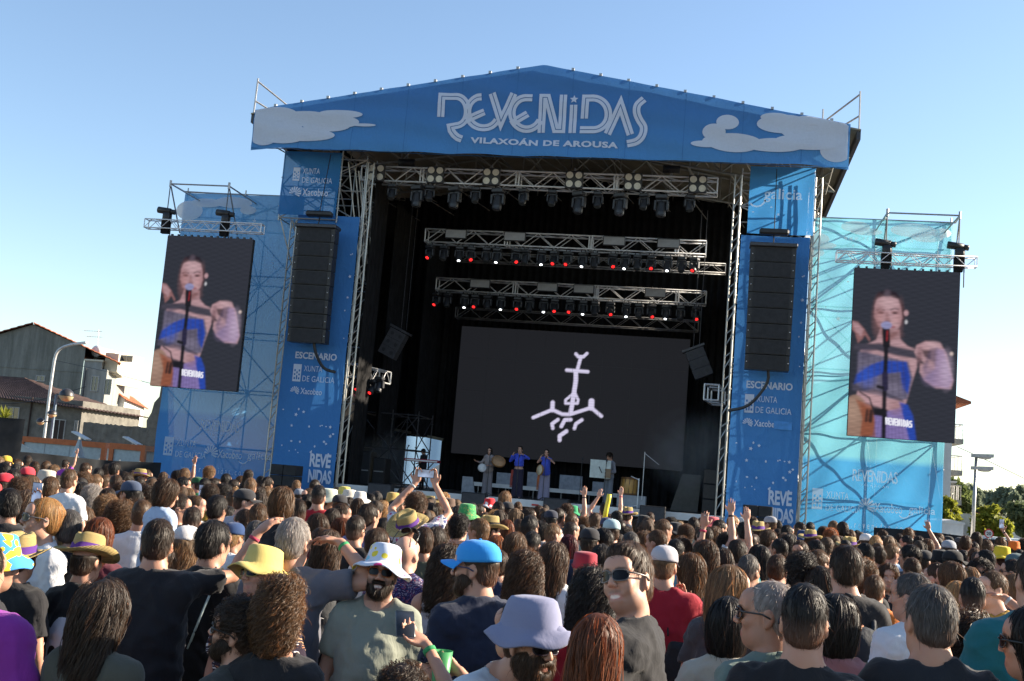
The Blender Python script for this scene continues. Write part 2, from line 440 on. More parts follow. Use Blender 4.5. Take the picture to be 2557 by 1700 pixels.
logo([[(235, 635), (262, 232), (430, 236)] + arcpts(540, 520, 225, 285, 90, -80, 16) + [(430, 830)] + [(445, 905), (500, 985), (570, 1045), (655, 1080)],
      [(1040, 245)] + arcpts(1040, 545, 270, 305, 95, 205, 10)[1:] + [(1100, 545)],
      arcpts(1080, 560, 310, 300, 200, 330, 14) ,
      [(1250, 180), (1425, 735), (1680, 190)],
      [(2040, 268)] + arcpts(1930, 565, 290, 300, 95, 215, 12) + [(1945, 575)],
      arcpts(1920, 570, 295, 310, 205, 335, 14),
      ], K1)
logo([[(85, 870), (125, 180), (210, 180), (372, 810), (490, 812), (528, 120)],
      [(698, 885), (728, 325)],
      [(935, 595), (965, 195), (1100, 195)] + arcpts(1110, 510, 300, 315, 90, -90, 18) + [(850, 820)],
      [(1390, 905), (1650, 330), (1840, 910)],
      [tuple(q[:2]) for q in swoop([(2110, 205, 0), (1985, 330, 0), (1965, 480, 0), (2020, 620, 0), (2100, 760, 0), (2070, 930, 0), (1960, 1040, 0), (1775, 1085, 0)], 5)]], K2)
p = at(*C(735, 215, *K2), YP); star(b, p[0], p[2], .145, YP, wave=cwave)
b.build('festival_lettering', M_PRINT, t)
b = MB(); p0 = at(*C(825, 1165, *K1), YP); p1 = at(*C(1595, 1150, *K2), YP)
text_on(b, 'VILAXOÁN DE AROUSA', p0[0], p1[0], p0[2] + .01, YP, .235, .042, 1.08, cwave); b.build('place_lettering', M_PRINT, t)
def cloud(b, blobs, Y, wave=None, rot=0):
    for i, (x, z, rx, rz) in enumerate(blobs):
        n0 = len(b.v); disc(b, (x, z), rx, rz, Y - .0012*i, 30, wave)
        for q in range(n0, len(b.v)):
            X, Yq, Z = b.v[q]; X = min(max(X, XL+.22), XR-.40); b.v[q] = (X, Yq, max(min(Z, roof_z(X)+.01), 12.5))
b = MB()
cloud(b, [(-15.3, 13.35, .5, .55), (-15.2, 12.95, .6, .42), (-14.9, 13.62, .8, .25), (-14.75, 13.25, .85, .40), (-13.8, 13.52, .95, .22), (-13.1, 13.30, .85, .22), (-14.0, 12.95, 1.25, .24), (-12.5, 13.42, .55, .18), (-12.6, 13.68, .75, .14), (-14.6, 12.85, .8, .25), (-14.9, 13.55, .6, .16), (-11.78, 13.33, .42, .05)], YP, cwave); b.build('cloud_print', M_CLOUD, t); b = MB()
cloud(b, [(3.35, 13.35, .6, .5), (3.4, 12.95, .5, .36), (2.9, 13.75, .7, .3), (.05, 13.75, .35, .24), (-.35, 13.42, .36, .26), (.28, 13.10, .85, .30), (-.15, 13.12, .55, .22), (-.6, 13.02, .45, .11), (1.75, 13.74, .8, .30), (2.6, 13.60, .95, .42), (1.5, 13.95, .45, .14), (2.55, 13.18, 1.05, .26), (1.55, 13.05, .9, .22), (3.15, 13.35, .5, .30)], YP, cwave)
b.build('cloud_print', M_CLOUD, t)

# ------------------------------------------------------------------ deck, back wall, drapes
for i in range(1, 11):
    x = XL + (XR-XL)*i/11 + .04; b = MB(); n_ = 24
    b.grid(lambda u, v: (x + .018*(u-.5), YC - .006 + cwave(x + .018*(u-.5), 12.5 + (roof_z(x)-12.5)*v), 12.5 + (roof_z(x)-12.5)*v), 1, n_); b.build('seam', M_CANOPYSEAM, t_can)
t = thing('stage_deck', 'raised concert stage deck with white front rail and black skirt below', 'stage', (CX, 41.5, 0))
DZ = 1.50
b = MB(); b.box((-14.2, 36.62, DZ-.12), (2.5, 49.5, DZ)); b.build('deck', M_BLACKM, t)
b = MB(); b.box((-12.3, 36.5, DZ-.20), (1.05, 36.615, DZ+.02)); b.build('front_rail', M_WHITE, t)
b = MB()
def skirt(u, v): x = -14.2 + 16.7*u; return (x, 36.56 + .05*sin(x*7.3) + .02*sin(x*17), (DZ-.205)*(1-v) + .0)
b.grid(skirt, 220, 1); b.build('skirt', M_DRAPE, t, True)
b = MB()
for x in (-8.2, -5.2, -2.2, .35): b.box((x-.18, 36.47, DZ-.15), (x+.05, 36.497, DZ-.10))
b.mi = 0; b.build('marker_tape', M_RED, t, kind='stuff')

def drape(name, label, x0, y0, x1, y1, z0, z1, fold=.09, lam=.32, mat=None):
    L = sqrt((x1-x0)**2 + (y1-y0)**2); n = max(6, int(L/lam*7)); nx, ny = -(y1-y0)/L, (x1-x0)/L
    b = MB()
    def f(u, v):
        q = u*L; w = fold*sin(2*pi*q/lam + 1.3*sin(q*1.7)) * (.55 + .45*(1-v)) + .05*sin(q*1.1 + 2*v)
        return (x0 + (x1-x0)*u + nx*w, y0 + (y1-y0)*u + ny*w, z0 + (z1-z0)*v)
    b.grid(f, n, 5); o = b.build(name, mat or M_DRAPE, None, True); return tag(o, label, 'curtain')
drape('back_drape', 'black backdrop curtain hanging behind the big stage screen', -11.05, 47.4, 1.6, 47.4, 1.3, 14.3)
drape('corner_drape', 'black curtain panel above the bright gap in the rear stage corner', -13.9, 47.45, -11.0, 47.45, 3.6, 14.0)
drape('side_drape', 'tall black curtain along the left wing of the stage nearest the tower', -12.75, 38.4, -12.75, 40.6, 3.4, 12.4)
drape('side_drape', 'tall black curtain in the left wing, middle of three', -12.1, 41.2, -12.1, 43.6, 3.4, 12.2)
drape('side_drape', 'tall black curtain deepest in the left wing beside the screen', -11.5, 44.2, -11.5, 46.4, 3.6, 12.0)
drape('outer_drape', 'black curtain closing the left stage flank behind the stair tower', -13.7, 38.7, -13.7, 47.3, 1.4, 13.6)
drape('right_drape', 'tall black curtain along the right wing of the stage', 1.0, 37.9, 1.3, 47.3, 1.4, 10.6)

drape('corner_drape', 'short black curtain left of the bright rear gap', -14.6, 47.42, -12.62, 47.42, 1.3, 3.7, .04)
drape('corner_drape', 'black curtain far in the left stage flank behind the stairs', -13.6, 47.0, -13.75, 38.8, .2, 1.6, .04)
# big LED wall
def led_material(name, rows=90, base=(.012, .013, .015)):
    k = NT(name); at_ = k.n('ShaderNodeVertexColor'); at_.layer_name = 'picture'
    p = k.n('ShaderNodeBsdfPrincipled'); p.inputs['Base Color'].default_value = (.006, .006, .007, 1); p.inputs['Roughness'].default_value = .7; p.inputs['Specular IOR Level'].default_value = .1
    k.l(at_.outputs['Color'], p.inputs['Emission Color']); p.inputs['Emission Strength'].default_value = .34
    return k.done(p.outputs[0])
M_LED = led_material('led_picture')
def led_panel(parent, name, x0, z0, x1, z1, Y, img):
    """flat grid whose point colours are the picture; img[row from top, col, rgb]"""
    h, w = img.shape[:2]; X, Z = np.meshgrid(np.linspace(x0, x1, w), np.linspace(z1, z0, h))
    v = np.stack([X, np.full_like(X, Y), Z], -1).reshape(-1, 3) - world_loc(parent)
    i = (np.arange(h-1)[:, None]*w + np.arange(w-1)[None]).ravel(); f = np.stack([i+w, i+w+1, i+1, i], 1)
    me = bpy.data.meshes.new(name); me.from_pydata(v.tolist(), [], f.tolist()); me.materials.append(M_LED)
    ca = me.color_attributes.new('picture', 'FLOAT_COLOR', 'POINT'); c = np.ones((h*w, 4), np.float32); c[:, :3] = img.reshape(-1, 3); ca.data.foreach_set('color', c.ravel())
    o = bpy.data.objects.new(name, me); COL.objects.link(o); o.parent = parent; return o
def lin(r, g, b_): return np.array([((c/255+.055)/1.055)**2.4 if c > 10 else c/255/12.92 for c in (r, g, b_)])
def paint_poly(img, pts, col, a=1.0, soft=1.2):
    """fill a polygon given in unit coordinates (0-1 across, 0-1 down), edges softened over soft pixels"""
    h, w = img.shape[:2]; P = np.array(pts, float)*np.array([w, h]); yy, xx = np.mgrid[0:h, 0:w] + .5
    ins = np.zeros((h, w), bool); dist = np.full((h, w), 1e9)
    for i in range(len(P)):
        (x0, y0), (x1, y1) = P[i-1], P[i]
        c = ((y0 > yy) != (y1 > yy)); 
        with np.errstate(divide='ignore', invalid='ignore'): ins ^= c & (xx < (x1-x0)*(yy-y0)/(y1-y0+1e-12) + x0)
        dx, dy = x1-x0, y1-y0; tt = np.clip(((xx-x0)*dx + (yy-y0)*dy)/(dx*dx+dy*dy+1e-9), 0, 1); dist = np.minimum(dist, np.hypot(xx-x0-tt*dx, yy-y0-tt*dy))
    m = np.clip(.5 + np.where(ins, dist, -dist)/soft, 0, 1)[..., None]*a
    img[:] = img*(1-m) + np.asarray(col)*m
def paint_ell(img, c, r, col, a=1.0, soft=.25, rot=0.0):
    h, w = img.shape[:2]; yy, xx = np.mgrid[0:h, 0:w]; x = (xx+.5)/w - c[0]; y = (yy+.5)/h - c[1]
    x, y = x*w/h, y; q = radians(rot); x, y = x*cos(q)+y*sin(q), -x*sin(q)+y*cos(q)
    d = np.sqrt((x/(r[0]*w/h))**2 + (y/r[1])**2); m = np.clip((1-d)/max(soft, 1e-3)+.5, 0, 1)[..., None]*a
    img[:] = img*(1-m) + np.asarray(col)*m
def paint_line(img, pts, wd_, col, a=1.0, soft=1.2):
    h, w = img.shape[:2]; yy, xx = np.mgrid[0:h, 0:w] + .5; P = np.array(pts, float)*np.array([w, h]); d = np.full((h, w), 1e9)
    for (x0, y0), (x1, y1) in zip(P[:-1], P[1:]):
        dx, dy = x1-x0, y1-y0; tt = np.clip(((xx-x0)*dx+(yy-y0)*dy)/(dx*dx+dy*dy+1e-9), 0, 1); d = np.minimum(d, np.hypot(xx-x0-tt*dx, yy-y0-tt*dy))
    m = np.clip(.5 + (wd_*h - d)/soft, 0, 1)[..., None]*a
    img[:] = img*(1-m) + np.asarray(col)*m
img = np.tile(lin(30, 31, 35), (150, 270, 1)).astype(float)
W_ = lin(206, 200, 226)
def q1(pts): return [((1151.6 + 0, 0)[0]*0 + (x*1.0), y) for x, y in pts]
def wall_uv(x, y):                                   # from the photograph's crop to the wall's unit square
    px, py = 840 + x/2.359, 780 + y/2.359; p = at(px, py, 46.5); return ((p[0] + 10.40)/9.5, (8.34 - p[2])/5.32)
def L_(*p): return [wall_uv(*q) for q in p]
for pts, w in (([(1410, 245), (1425, 262), (1455, 262), (1475, 243)], .012), ([(1440, 262), (1420, 335)], .013), ([(1357, 340), (1480, 350)], .013), ([(1410, 350), (1410, 400), (1400, 470), (1380, 590)], .017),
               ([(1405, 470), (1350, 515), (1350, 535), (1420, 535), (1424, 515), (1405, 475)], .010), ([(1160, 618), (1272, 572), (1330, 598), (1375, 600), (1500, 560), (1560, 610)], .013), ([(1272, 575), (1274, 530)], .016), ([(1500, 560), (1502, 522)], .022),
               ([(1275, 680), (1270, 655), (1305, 630)], .013), ([(1325, 670), (1345, 632), (1380, 630)], .014), ([(1402, 682), (1410, 655), (1445, 632)], .013), ([(1315, 750), (1315, 725), (1355, 698)], .015)):
    paint_line(img, L_(*pts), w, W_)
img[::3] *= .86
t = thing('screen_wall', 'wide dark video wall showing a white totem glyph behind the band', 'screen', (-5.65, 46.5, 3.0))
b = MB(); b.box((-10.42, 46.52, 3.0), (-.88, 46.75, 8.36)); b.build('cabinet', M_BLACKM, t)
led_panel(t, 'picture', -10.40, 3.02, -.90, 8.34, 46.515, img)
b = MB()
for x in np.arange(-9.2, -1.0, 1.2): b.box((x-.003, 46.508, 3.02), (x+.003, 46.514, 8.34))
for z in np.arange(4.35, 8.3, 1.33): b.box((-10.4, 46.5085, z-.003), (-.9, 46.5135, z+.003))
b.build('panel_seams', M_BLACK, t, kind='stuff')

# side screens with the singer
def singer():
    h, w = 224, 134; im = np.tile(lin(47, 49, 58), (h, w, 1)).astype(float)
    sk, skd, hair, gr, bl = lin(178, 142, 148), lin(140, 98, 98), lin(38, 28, 36), lin(104, 98, 118), lin(40, 70, 165)
    # picture coordinates from the crop of the left screen: its corners
    A, B_, C_, D_ = np.array([142, -140/1.0]), np.array([1060, -110]), np.array([0, 1450]), np.array([905, 1505])
    def uv(x, y):
        v = (y - (-125))/(1478+125.); xl = 150 - 152*v; xr = 1060 - 155*v; return ((x-xl)/(xr-xl), v)
    def G(*p): return [uv(*q) for q in p]
    def gp(c, a=1.0, s=1.3, *p): paint_poly(im, G(*p), c, a, s)
    gp(skd, 1, 2, (95, 390), (150, 400), (200, 460), (250, 560), (240, 580), (205, 520), (180, 560), (140, 600), (120, 500), (90, 470))        # left hand
    gp(sk, .8, 3, (100, 400), (150, 410), (195, 470), (170, 540), (120, 480))
    gp(sk, 1, 2, (340, 450), (505, 450), (505, 540), (560, 600), (640, 640), (630, 800), (560, 1000), (520, 1130), (470, 1250), (90, 1130), (110, 1060), (160, 640), (300, 560))   # neck, chest, belly
    gp(skd, .7, 4, (345, 450), (500, 450), (480, 500), (420, 560), (350, 520))
    gp(hair, 1, 2, (290, 300), (300, 190), (340, 110), (420, 75), (500, 100), (545, 190), (560, 300), (530, 400), (300, 380))
    gp(sk, 1, 2, (305, 230), (330, 170), (380, 145), (450, 145), (510, 165), (530, 240), (535, 330), (515, 410), (480, 465), (430, 490), (380, 480), (325, 430), (295, 340))       # face
    gp(skd, .55, 6, (295, 300), (325, 330), (340, 420), (380, 480), (325, 430))
    paint_ell(im, uv(570, 290), (.022, .018), sk); paint_ell(im, uv(565, 375), (.012, .012), lin(200, 200, 205))
    for x0, x1, y in ((318, 385, 268), (440, 510, 258)): paint_line(im, G((x0, y+8), ((x0+x1)/2, y-6), (x1, y+4)), .0035, hair, .9)
    for x, y in ((352, 300), (475, 294)):
        paint_ell(im, uv(x, y), (.036, .010), skd, .8, .5); paint_ell(im, uv(x, y+2), (.022, .0055), hair, .95, .4)
    gp(skd, .6, 3, (395, 290), (415, 290), (432, 380), (385, 382)); paint_ell(im, uv(408, 380), (.03, .006), lin(110, 66, 70), .9, .6)
    paint_ell(im, uv(440, 428), (.036, .009), lin(140, 70, 84), .9, .5)
    for (x, y, rx, ry, c_, a_) in ((330, 340, .05, .10, skd, .55), (520, 330, .03, .09, skd, .35), (420, 200, .09, .035, lin(200, 168, 172), .5), (440, 400, .05, .02, lin(196, 160, 160), .4), (345, 345, .035, .02, lin(196, 150, 152), .5), (480, 345, .035, .02, lin(196, 150, 152), .5), (430, 500, .09, .03, lin(120, 84, 84), .6), (600, 700, .05, .04, lin(196, 160, 164), .5), (540, 900, .03, .09, skd, .5), (420, 110, .03, .02, lin(96, 84, 96), .7)): paint_ell(im, uv(x, y), (rx, ry), c_, a_, 1.1)
    gp(lin(66, 62, 74), 1, 3, (110, 610), (330, 590), (620, 640), (640, 720), (480, 700), (300, 660), (100, 670))           # scarf
    gp(gr, 1, 2, (140, 680), (300, 700), (560, 750), (590, 900), (530, 1100), (460, 1120), (90, 1040), (120, 880))          # top
    gp(bl, 1, 2, (85, 990), (110, 900), (240, 800), (350, 750), (545, 750), (570, 900), (540, 1050), (500, 1000), (490, 850), (330, 880))
    gp(lin(88, 82, 100), .7, 2, (330, 880), (480, 860), (500, 1000), (380, 960))
    gp(lin(74, 70, 86), 1, 3, (70, 990), (330, 1040), (480, 1100), (500, 1130), (330, 1075), (70, 1050))
    gp(lin(128, 112, 168), 1, 2, (240, 1270), (470, 1180), (560, 1490), (190, 1470))                                        # skirt
    gp(bl, 1, 2, (460, 1130), (530, 1150), (570, 1250), (585, 1490), (525, 1490), (500, 1320))
    gp(sk, 1, 2, (640, 590), (720, 545), (840, 555), (890, 650), (930, 900), (905, 980), (780, 980), (690, 920), (650, 840), (660, 760), (700, 760), (620, 660))   # right arm
    gp(lin(152, 132, 168), .8, 4, (800, 600), (870, 620), (925, 900), (890, 975), (760, 970), (680, 900), (780, 800))
    gp(lin(60, 45, 50), .85, 3, (680, 630), (760, 630), (750, 720), (700, 690)); gp(lin(84, 72, 96), .7, 5, (760, 600), (820, 590), (790, 760), (740, 720), (700, 830), (680, 800))
    paint_ell(im, uv(930, 652), (.018, .011), lin(205, 185, 175))
    paint_ell(im, uv(75, 1300), (.13, .13), lin(150, 120, 105), 1, .06); gp(lin(140, 82, 60), 1, 2, (90, 1130), (220, 1180), (245, 1300), (240, 1470), (110, 1470), (140, 1300))
    for x in (215, 185, 225): paint_line(im, G((x, 1230), (x-15, 1330)), .008, lin(54, 36, 34), .9)
    dk = lin(26, 24, 30)
    for (x, y, rx, ry, c_, a_) in ((880, 800, .05, .09, lin(196, 176, 200), .5), (730, 860, .06, .05, lin(120, 104, 140), .6), (780, 580, .06, .02, lin(205, 170, 176), .6), (660, 690, .025, .05, lin(120, 86, 92), .7), (200, 920, .07, .05, lin(54, 88, 190), .6), (520, 900, .03, .07, lin(30, 52, 140), .6), (430, 1000, .07, .03, lin(128, 120, 142), .5), (200, 700, .05, .03, lin(78, 72, 92), .7), (250, 1120, .09, .04, lin(190, 152, 156), .5), (430, 1180, .05, .04, lin(150, 110, 112), .5), (60, 1250, .06, .06, lin(176, 146, 128), .6)): paint_ell(im, uv(x, y), (rx, ry), c_, a_, 1.2)
    for i_ in range(9): paint_line(im, G((130+i_*48, 690+i_*6), (100+i_*52, 1020+i_*8)), .003, lin(70, 66, 84), .5); paint_line(im, G((260+i_*26, 1290), (220+i_*32, 1480)), .003, lin(96, 84, 130), .6)
    paint_line(im, G((385, 440), (375, 700), (345, 1000), (310, 1470)), .012, dk); paint_line(im, G((388, 450), (385, 600)), .021, dk); paint_ell(im, uv(395, 415), (.052, .022), lin(140, 140, 180)); paint_line(im, G((400, 470), (390, 560)), .004, lin(150, 40, 46))
    gp(dk, 1, 1.5, (240, 1200), (355, 1210), (350, 1280), (240, 1270)); paint_line(im, G((355, 880), (350, 1010)), .017, lin(40, 36, 62)); paint_line(im, G((290, 1000), (330, 1010)), .010, dk); paint_line(im, G((130, 1060), (210, 1110), (235, 1210)), .004, dk)
    for _ in range(2):
        q_ = np.pad(im, ((1, 1), (1, 1), (0, 0)), 'edge'); im = (q_[:-2, 1:-1] + q_[2:, 1:-1] + q_[1:-1, :-2] + q_[1:-1, 2:] + 2*im)/6
    im *= 1 + .10*np.sin(np.arange(224)*.9)[:, None, None]*np.sin(np.arange(134)*.31)[None, :, None]
    im[::2] *= .74
    # festival word in the corner
    for i, ch in enumerate('REVENIDAS'):
        x = 340 + i*24.5
        S = {'R': [[(0, 50), (0, 0), (16, 4), (16, 20), (0, 26), (17, 50)]], 'E': [[(17, 0), (0, 0), (0, 50), (17, 50)], [(0, 25), (14, 25)]], 'V': [[(0, 0), (8, 50), (17, 0)]], 'N': [[(0, 50), (0, 0), (16, 50), (16, 0)]],
             'I': [[(8, 0), (8, 50)]], 'D': [[(0, 0), (0, 50), (14, 42), (16, 10), (0, 0)]], 'A': [[(0, 50), (8, 0), (17, 50)], [(3, 32), (14, 32)]], 'S': [[(17, 4), (2, 6), (2, 22), (16, 28), (16, 48), (0, 50)]]}[ch]
        for s_ in S: paint_line(im, G(*[(x+a, 1288+i*1.5+c*1.1) for a, c in s_]), .0042, lin(225, 225, 235), 1, 1.0)
    for i in range(7): paint_ell(im, uv(375+i*25, 1352), (.006, .003), lin(180, 180, 200))
    return im
SING = singer()
def side_screen(x0, label, cat='screen'):
    t = thing('side_screen', label, cat, (x0+1.5, 34.6, 4.19))
    b = MB(); b.bbox((x0, 34.62, 4.19), (x0+3.0, 34.80, 9.20), .01); b.build('cabinet', M_BLACKM, t)
    led_panel(t, 'picture', x0+.005, 4.195, x0+2.995, 9.195, 34.615, SING)
    b = MB()
    for i in range(13): x = x0 + .12 + i*.23; b.box((x-.03, 34.66, 9.20), (x+.03, 34.74, 9.26))
    b.build('hanging_lugs', M_DARKST, t, kind='stuff')
side_screen(-17.95, 'tall video screen of a singer hung on the darker blue left wing')
side_screen(4.03, 'tall video screen of a singer hung on the bright cyan right wing')

# ------------------------------------------------------------------ trusses
def truss(name, label, x0, x1, Y, z, h, d, joints=(), r=.026, bay=.6, mat=None, group=None, frame=True, zlow=None):
    """box truss along x: front face at Y, top at z, height h, depth d"""
    mat = mat or M_ALU; t = thing(name, label, 'truss', ((x0+x1)/2, Y, z-h), group)
    for (yy, zz) in ((Y, z), (Y, z-h), (Y+d, z), (Y+d, z-h)):
        b = MB(); b.tube((x0, yy, zz), (x1, yy, zz), r, 8); b.build('chord', mat, t, True)
    b = MB(); n = max(2, int(round((x1-x0)/bay))); xs = [x0 + (x1-x0)*i/n for i in range(n+1)]
    for i in range(n):
        a, c = xs[i], xs[i+1]
        za, zc = (z, z-h) if i % 2 else (z-h, z)
        for yy in (Y, Y+d): b.tube((a, yy, za), (c, yy, zc), r*.62, 5)
        ya, yc = (Y, Y+d) if i % 2 else (Y+d, Y)
        for zz in (z, z-h): b.tube((a, ya, zz), (c, yc, zz), r*.55, 5)
    b.build('lattice', mat, t, kind='stuff')
    if frame:
        b = MB()
        for x in [x0, x1] + [j + o for j in joints for o in (-.05, .05)]:
            for yy in (Y, Y+d): b.tube((x, yy, z), (x, yy, z-h), r*.9, 6)
            for zz in (z, z-h): b.tube((x, Y, zz), (x, Y+d, zz), r*.8, 6)
        b.build('end_frames', mat, t, kind='stuff')
    return t
def tx(px, py, Y): return at(px, py, Y)[0]
j1 = [tx(840+q/2.359, 430, 37) for q in (505, 1070, 1650)]; j2 = [tx(840+q/2.359, 585, 40) for q in (1003, 1500, 2010)]; j3 = [tx(840+q/2.359, 710, 43) for q in (1050, 1532, 2012)]
truss('lighting_truss', 'front silver lighting truss with round blinder lamps under the blue canopy', -12.3, -.15, 37, 12.45, .50, .5, j1, .032)
truss('lighting_truss', 'middle lighting truss of the stage with white and red beam lights below', -10.63, -.43, 40, 11.0, .48, .5, j2, .028)
truss('lighting_truss', 'rear lighting truss just above the video wall with red lamps below', -10.8, -.34, 43, 9.73, .48, .5, j3, .028)
truss('screen_truss', 'thin dark truss carrying the big video wall', -10.5, -.6, 45.5, 8.98, .42, .42, (), .024, .55, M_GALV)
truss('screen_truss', 'dark truss half hidden behind the middle row of red lamps', -9.8, .3, 42.0, 10.62, .34, .4, (), .024, .5, M_GALV)
truss('screen_hanging_truss', 'short silver truss from which the left side screen hangs', -18.8, -14.7, 34.55, 9.71, .29, .29, (), .02, .3)
truss('screen_hanging_truss', 'short silver truss from which the right side screen hangs', 3.49, 7.47, 34.55, 9.67, .29, .29, (), .02, .3)
b_ = thing('side_light_truss', 'short square truss with two red lamps low in the left wing', 'truss', (-12.0, 38.5, 5.4))
a0, a1 = at(840+100/2.359, 780+340/2.359, 38.3), at(840+285/2.359, 780+385/2.359, 41.0)
b = MB(); b2 = MB()
for dx in (-.22, .22):
    for dz in (-.22, .22):
        o = np.array([dx, 0, dz]); b.tube(a0+o, a1+o, .025, 6)
n = 7
for i in range(n):
    for s_ in (-.22, .22):
        p = a0 + (a1-a0)*i/n; q = a0 + (a1-a0)*(i+1)/n
        b2.tube(p + (s_, 0, -.22 if i % 2 else .22), q + (s_, 0, .22 if i % 2 else -.22), .014, 5); b2.tube(p + (-.22 if i % 2 else .22, 0, s_), q + (.22 if i % 2 else -.22, 0, s_), .014, 5)
for p in (a0, a1):
    for c in range(4):
        e = [(-.22, -.22), (.22, -.22), (.22, .22), (-.22, .22)]; b2.tube(p + (e[c][0], 0, e[c][1]), p + (e[(c+1) % 4][0], 0, e[(c+1) % 4][1]), .03, 6)
b.build('chord', M_ALU, b_); b2.build('lattice', M_ALU, b_, kind='stuff')
t = thing('side_light_truss', 'square truss end hanging in the right wing under a speaker array', 'truss', (.3, 39, 5))
c0 = at(840+2210/2.359, 780+470/2.359, 39); b = MB(); b2 = MB()
for (dx, dz) in ((-.24, -.26), (.24, -.26), (.24, .26), (-.24, .26)): b.tube(c0 + (dx, 0, dz), c0 + (dx+.25, 2.0, dz), .028, 6)
for yy in (0, 1.0, 2.0):
    e = [(-.24, -.26), (.24, -.26), (.24, .26), (-.24, .26)]
    for c in range(4): b2.tube(c0 + (e[c][0]+.125*yy, yy, e[c][1]), c0 + (e[(c+1) % 4][0]+.125*yy, yy, e[(c+1) % 4][1]), .034, 6)
b.build('chord', M_ALU, t); b2.build('lattice', M_ALU, t, kind='stuff')

# ------------------------------------------------------------------ moving-head lights and blinders
E_WHITE = emit('lamp_white', (.92, .96, 1.0), 3.0); E_RED = emit('lamp_red', (1.0, .02, .02), 1.1); E_OFF = plain('lens_glass', (.06, .065, .07), .12, 0, .7)
E_WARM = plain('blinder_lens', (.62, .60, .52), .35, 0, .6)
M_LIGHTB = plain('light_housing', (.030, .032, .038), .42, 0, .5, .25, 10)
def moving_head(lens, big=False, tilt=0.0):
    """hangs from z = 0 downward; k scales"""
    k = 1.35 if big else 1.0; t = thing('stage_light', 'lamp', 'stage light')
    b = MB(); b.bbox((-.15*k, -.13*k, -.17*k), (.15*k, .13*k, -.06*k), .025); b.tube((-.08*k, 0, -.06*k), (-.08*k, 0, .03), .02, 6); b.tube((.08*k, 0, -.06*k), (.08*k, 0, .03), .02, 6)
    b.build('base', M_LIGHTB, t, local=True)
    b = MB()
    b.bbox((-.15*k, -.05*k, -.24*k), (.15*k, .05*k, -.18*k), .02)
    for s_ in (-1, 1): b.bbox((s_*.15*k-.03*k, -.07*k, -.46*k), (s_*.15*k+.03*k, .07*k, -.20*k), .02)
    b.build('yoke', M_LIGHTB, t, local=True)
    b = MB(); ct, st = cos(tilt), sin(tilt); ax = np.array([0, -st, -ct]); c = np.array([0, 0, -.40*k])
    prof = [(.0, -.19), (.08, -.19), (.105, -.12), (.115, .02), (.125, .12), (.12, .19), (.105, .20)]
    for i in range(len(prof)-1): b.tube(c + ax*prof[i][1]*k, c + ax*prof[i+1][1]*k, max(.004, prof[i][0]*k), 14, max(.004, prof[i+1][0]*k), caps=(i == len(prof)-2))
    hd = b.build('head', M_LIGHTB, t, True, True)
    b = MB()
    if lens is E_RED:
        for i in range(7): q = 2*pi*i/6; o_ = np.array([0, 0, 0.]) if i == 6 else (np.array([1., 0, 0])*cos(q) + np.cross(ax, (1., 0, 0))*sin(q))*.046*k; b.tube(c + o_ + ax*.198*k, c + o_ + ax*.214*k, .017*k, 8)
    else: b.tube(c + ax*.198*k, c + ax*.212*k, (.050 if lens is E_WHITE else .095)*k, 14)
    b.build('lens', lens, hd, local=True, kind='stuff' if lens is E_RED else None)
    return t
PROTO = {'off': moving_head(E_OFF, False, .4), 'offb': moving_head(E_OFF, True, .15), 'white': moving_head(E_WHITE, False, .35), 'red': moving_head(E_RED, False, .75)}
USEDP = set()
def place_light(kind, loc, label, group):
    o = PROTO[kind] if kind not in USEDP else copy_tree(PROTO[kind]); USEDP.add(kind)
    o.location = [float(v) for v in loc]; o['label'] = label; o['group'] = group; return o
ORD = ['first', 'second', 'third', 'fourth', 'fifth', 'sixth', 'seventh', 'eighth', 'ninth', 'tenth', 'eleventh', 'twelfth', 'thirteenth', 'fourteenth', 'fifteenth', 'sixteenth', 'seventeenth', 'eighteenth', 'nineteenth', 'twentieth', 'twenty-first', 'twenty-second', 'twenty-third', 'twenty-fourth']
def light_row(row, Y, z, where, group):
    cnt = {}; names = {'off': 'small unlit moving light', 'offb': 'large unlit moving light', 'white': 'moving light with a white glowing lens', 'red': 'moving light with a red glowing lens'}
    for x, kd in row:
        cnt[kd] = cnt.get(kd, 0)+1; X = tx(840 + x/2.359, 600, Y)
        o = place_light(kd, (X, Y+.05, z), f'{names[kd]} under the {where} truss, {ORD[cnt[kd]-1]} such from the left', group)
        o.rotation_euler = (0, 0, random.uniform(-.5, .5))
light_row([(300, 'off'), (450, 'offb'), (522, 'off'), (672, 'offb'), (795, 'off'), (928, 'offb'), (1080, 'off'), (1250, 'off'), (1410, 'offb'), (1522, 'off'), (1655, 'offb'), (1797, 'off'), (1900, 'offb'), (2065, 'off')], 37.1, 11.93, 'front', 'moving lights on the front truss')
light_row([(555, 'red'), (640, 'off'), (730, 'white'), (795, 'red'), (890, 'off'), (952, 'white'), (1062, 'red'), (1122, 'off'), (1213, 'white'), (1290, 'red'), (1370, 'red'), (1460, 'white'), (1530, 'off'), (1635, 'red'), (1710, 'white'), (1780, 'off'), (1862, 'red'), (1960, 'white'), (2042, 'off'), (2118, 'red')], 40.1, 10.47, 'middle', 'moving lights on the middle truss')
light_row([(620, 'red'), (685, 'off'), (785, 'white'), (846, 'red'), (920, 'off'), (1000, 'white'), (1097, 'red'), (1168, 'off'), (1250, 'white'), (1313, 'red'), (1407, 'red'), (1482, 'white'), (1553, 'off'), (1640, 'red'), (1735, 'white'), (1812, 'off'), (1882, 'red'), (1972, 'white'), (2055, 'off'), (2145, 'red')], 43.1, 9.20, 'rear', 'moving lights on the rear truss')
bl0 = None
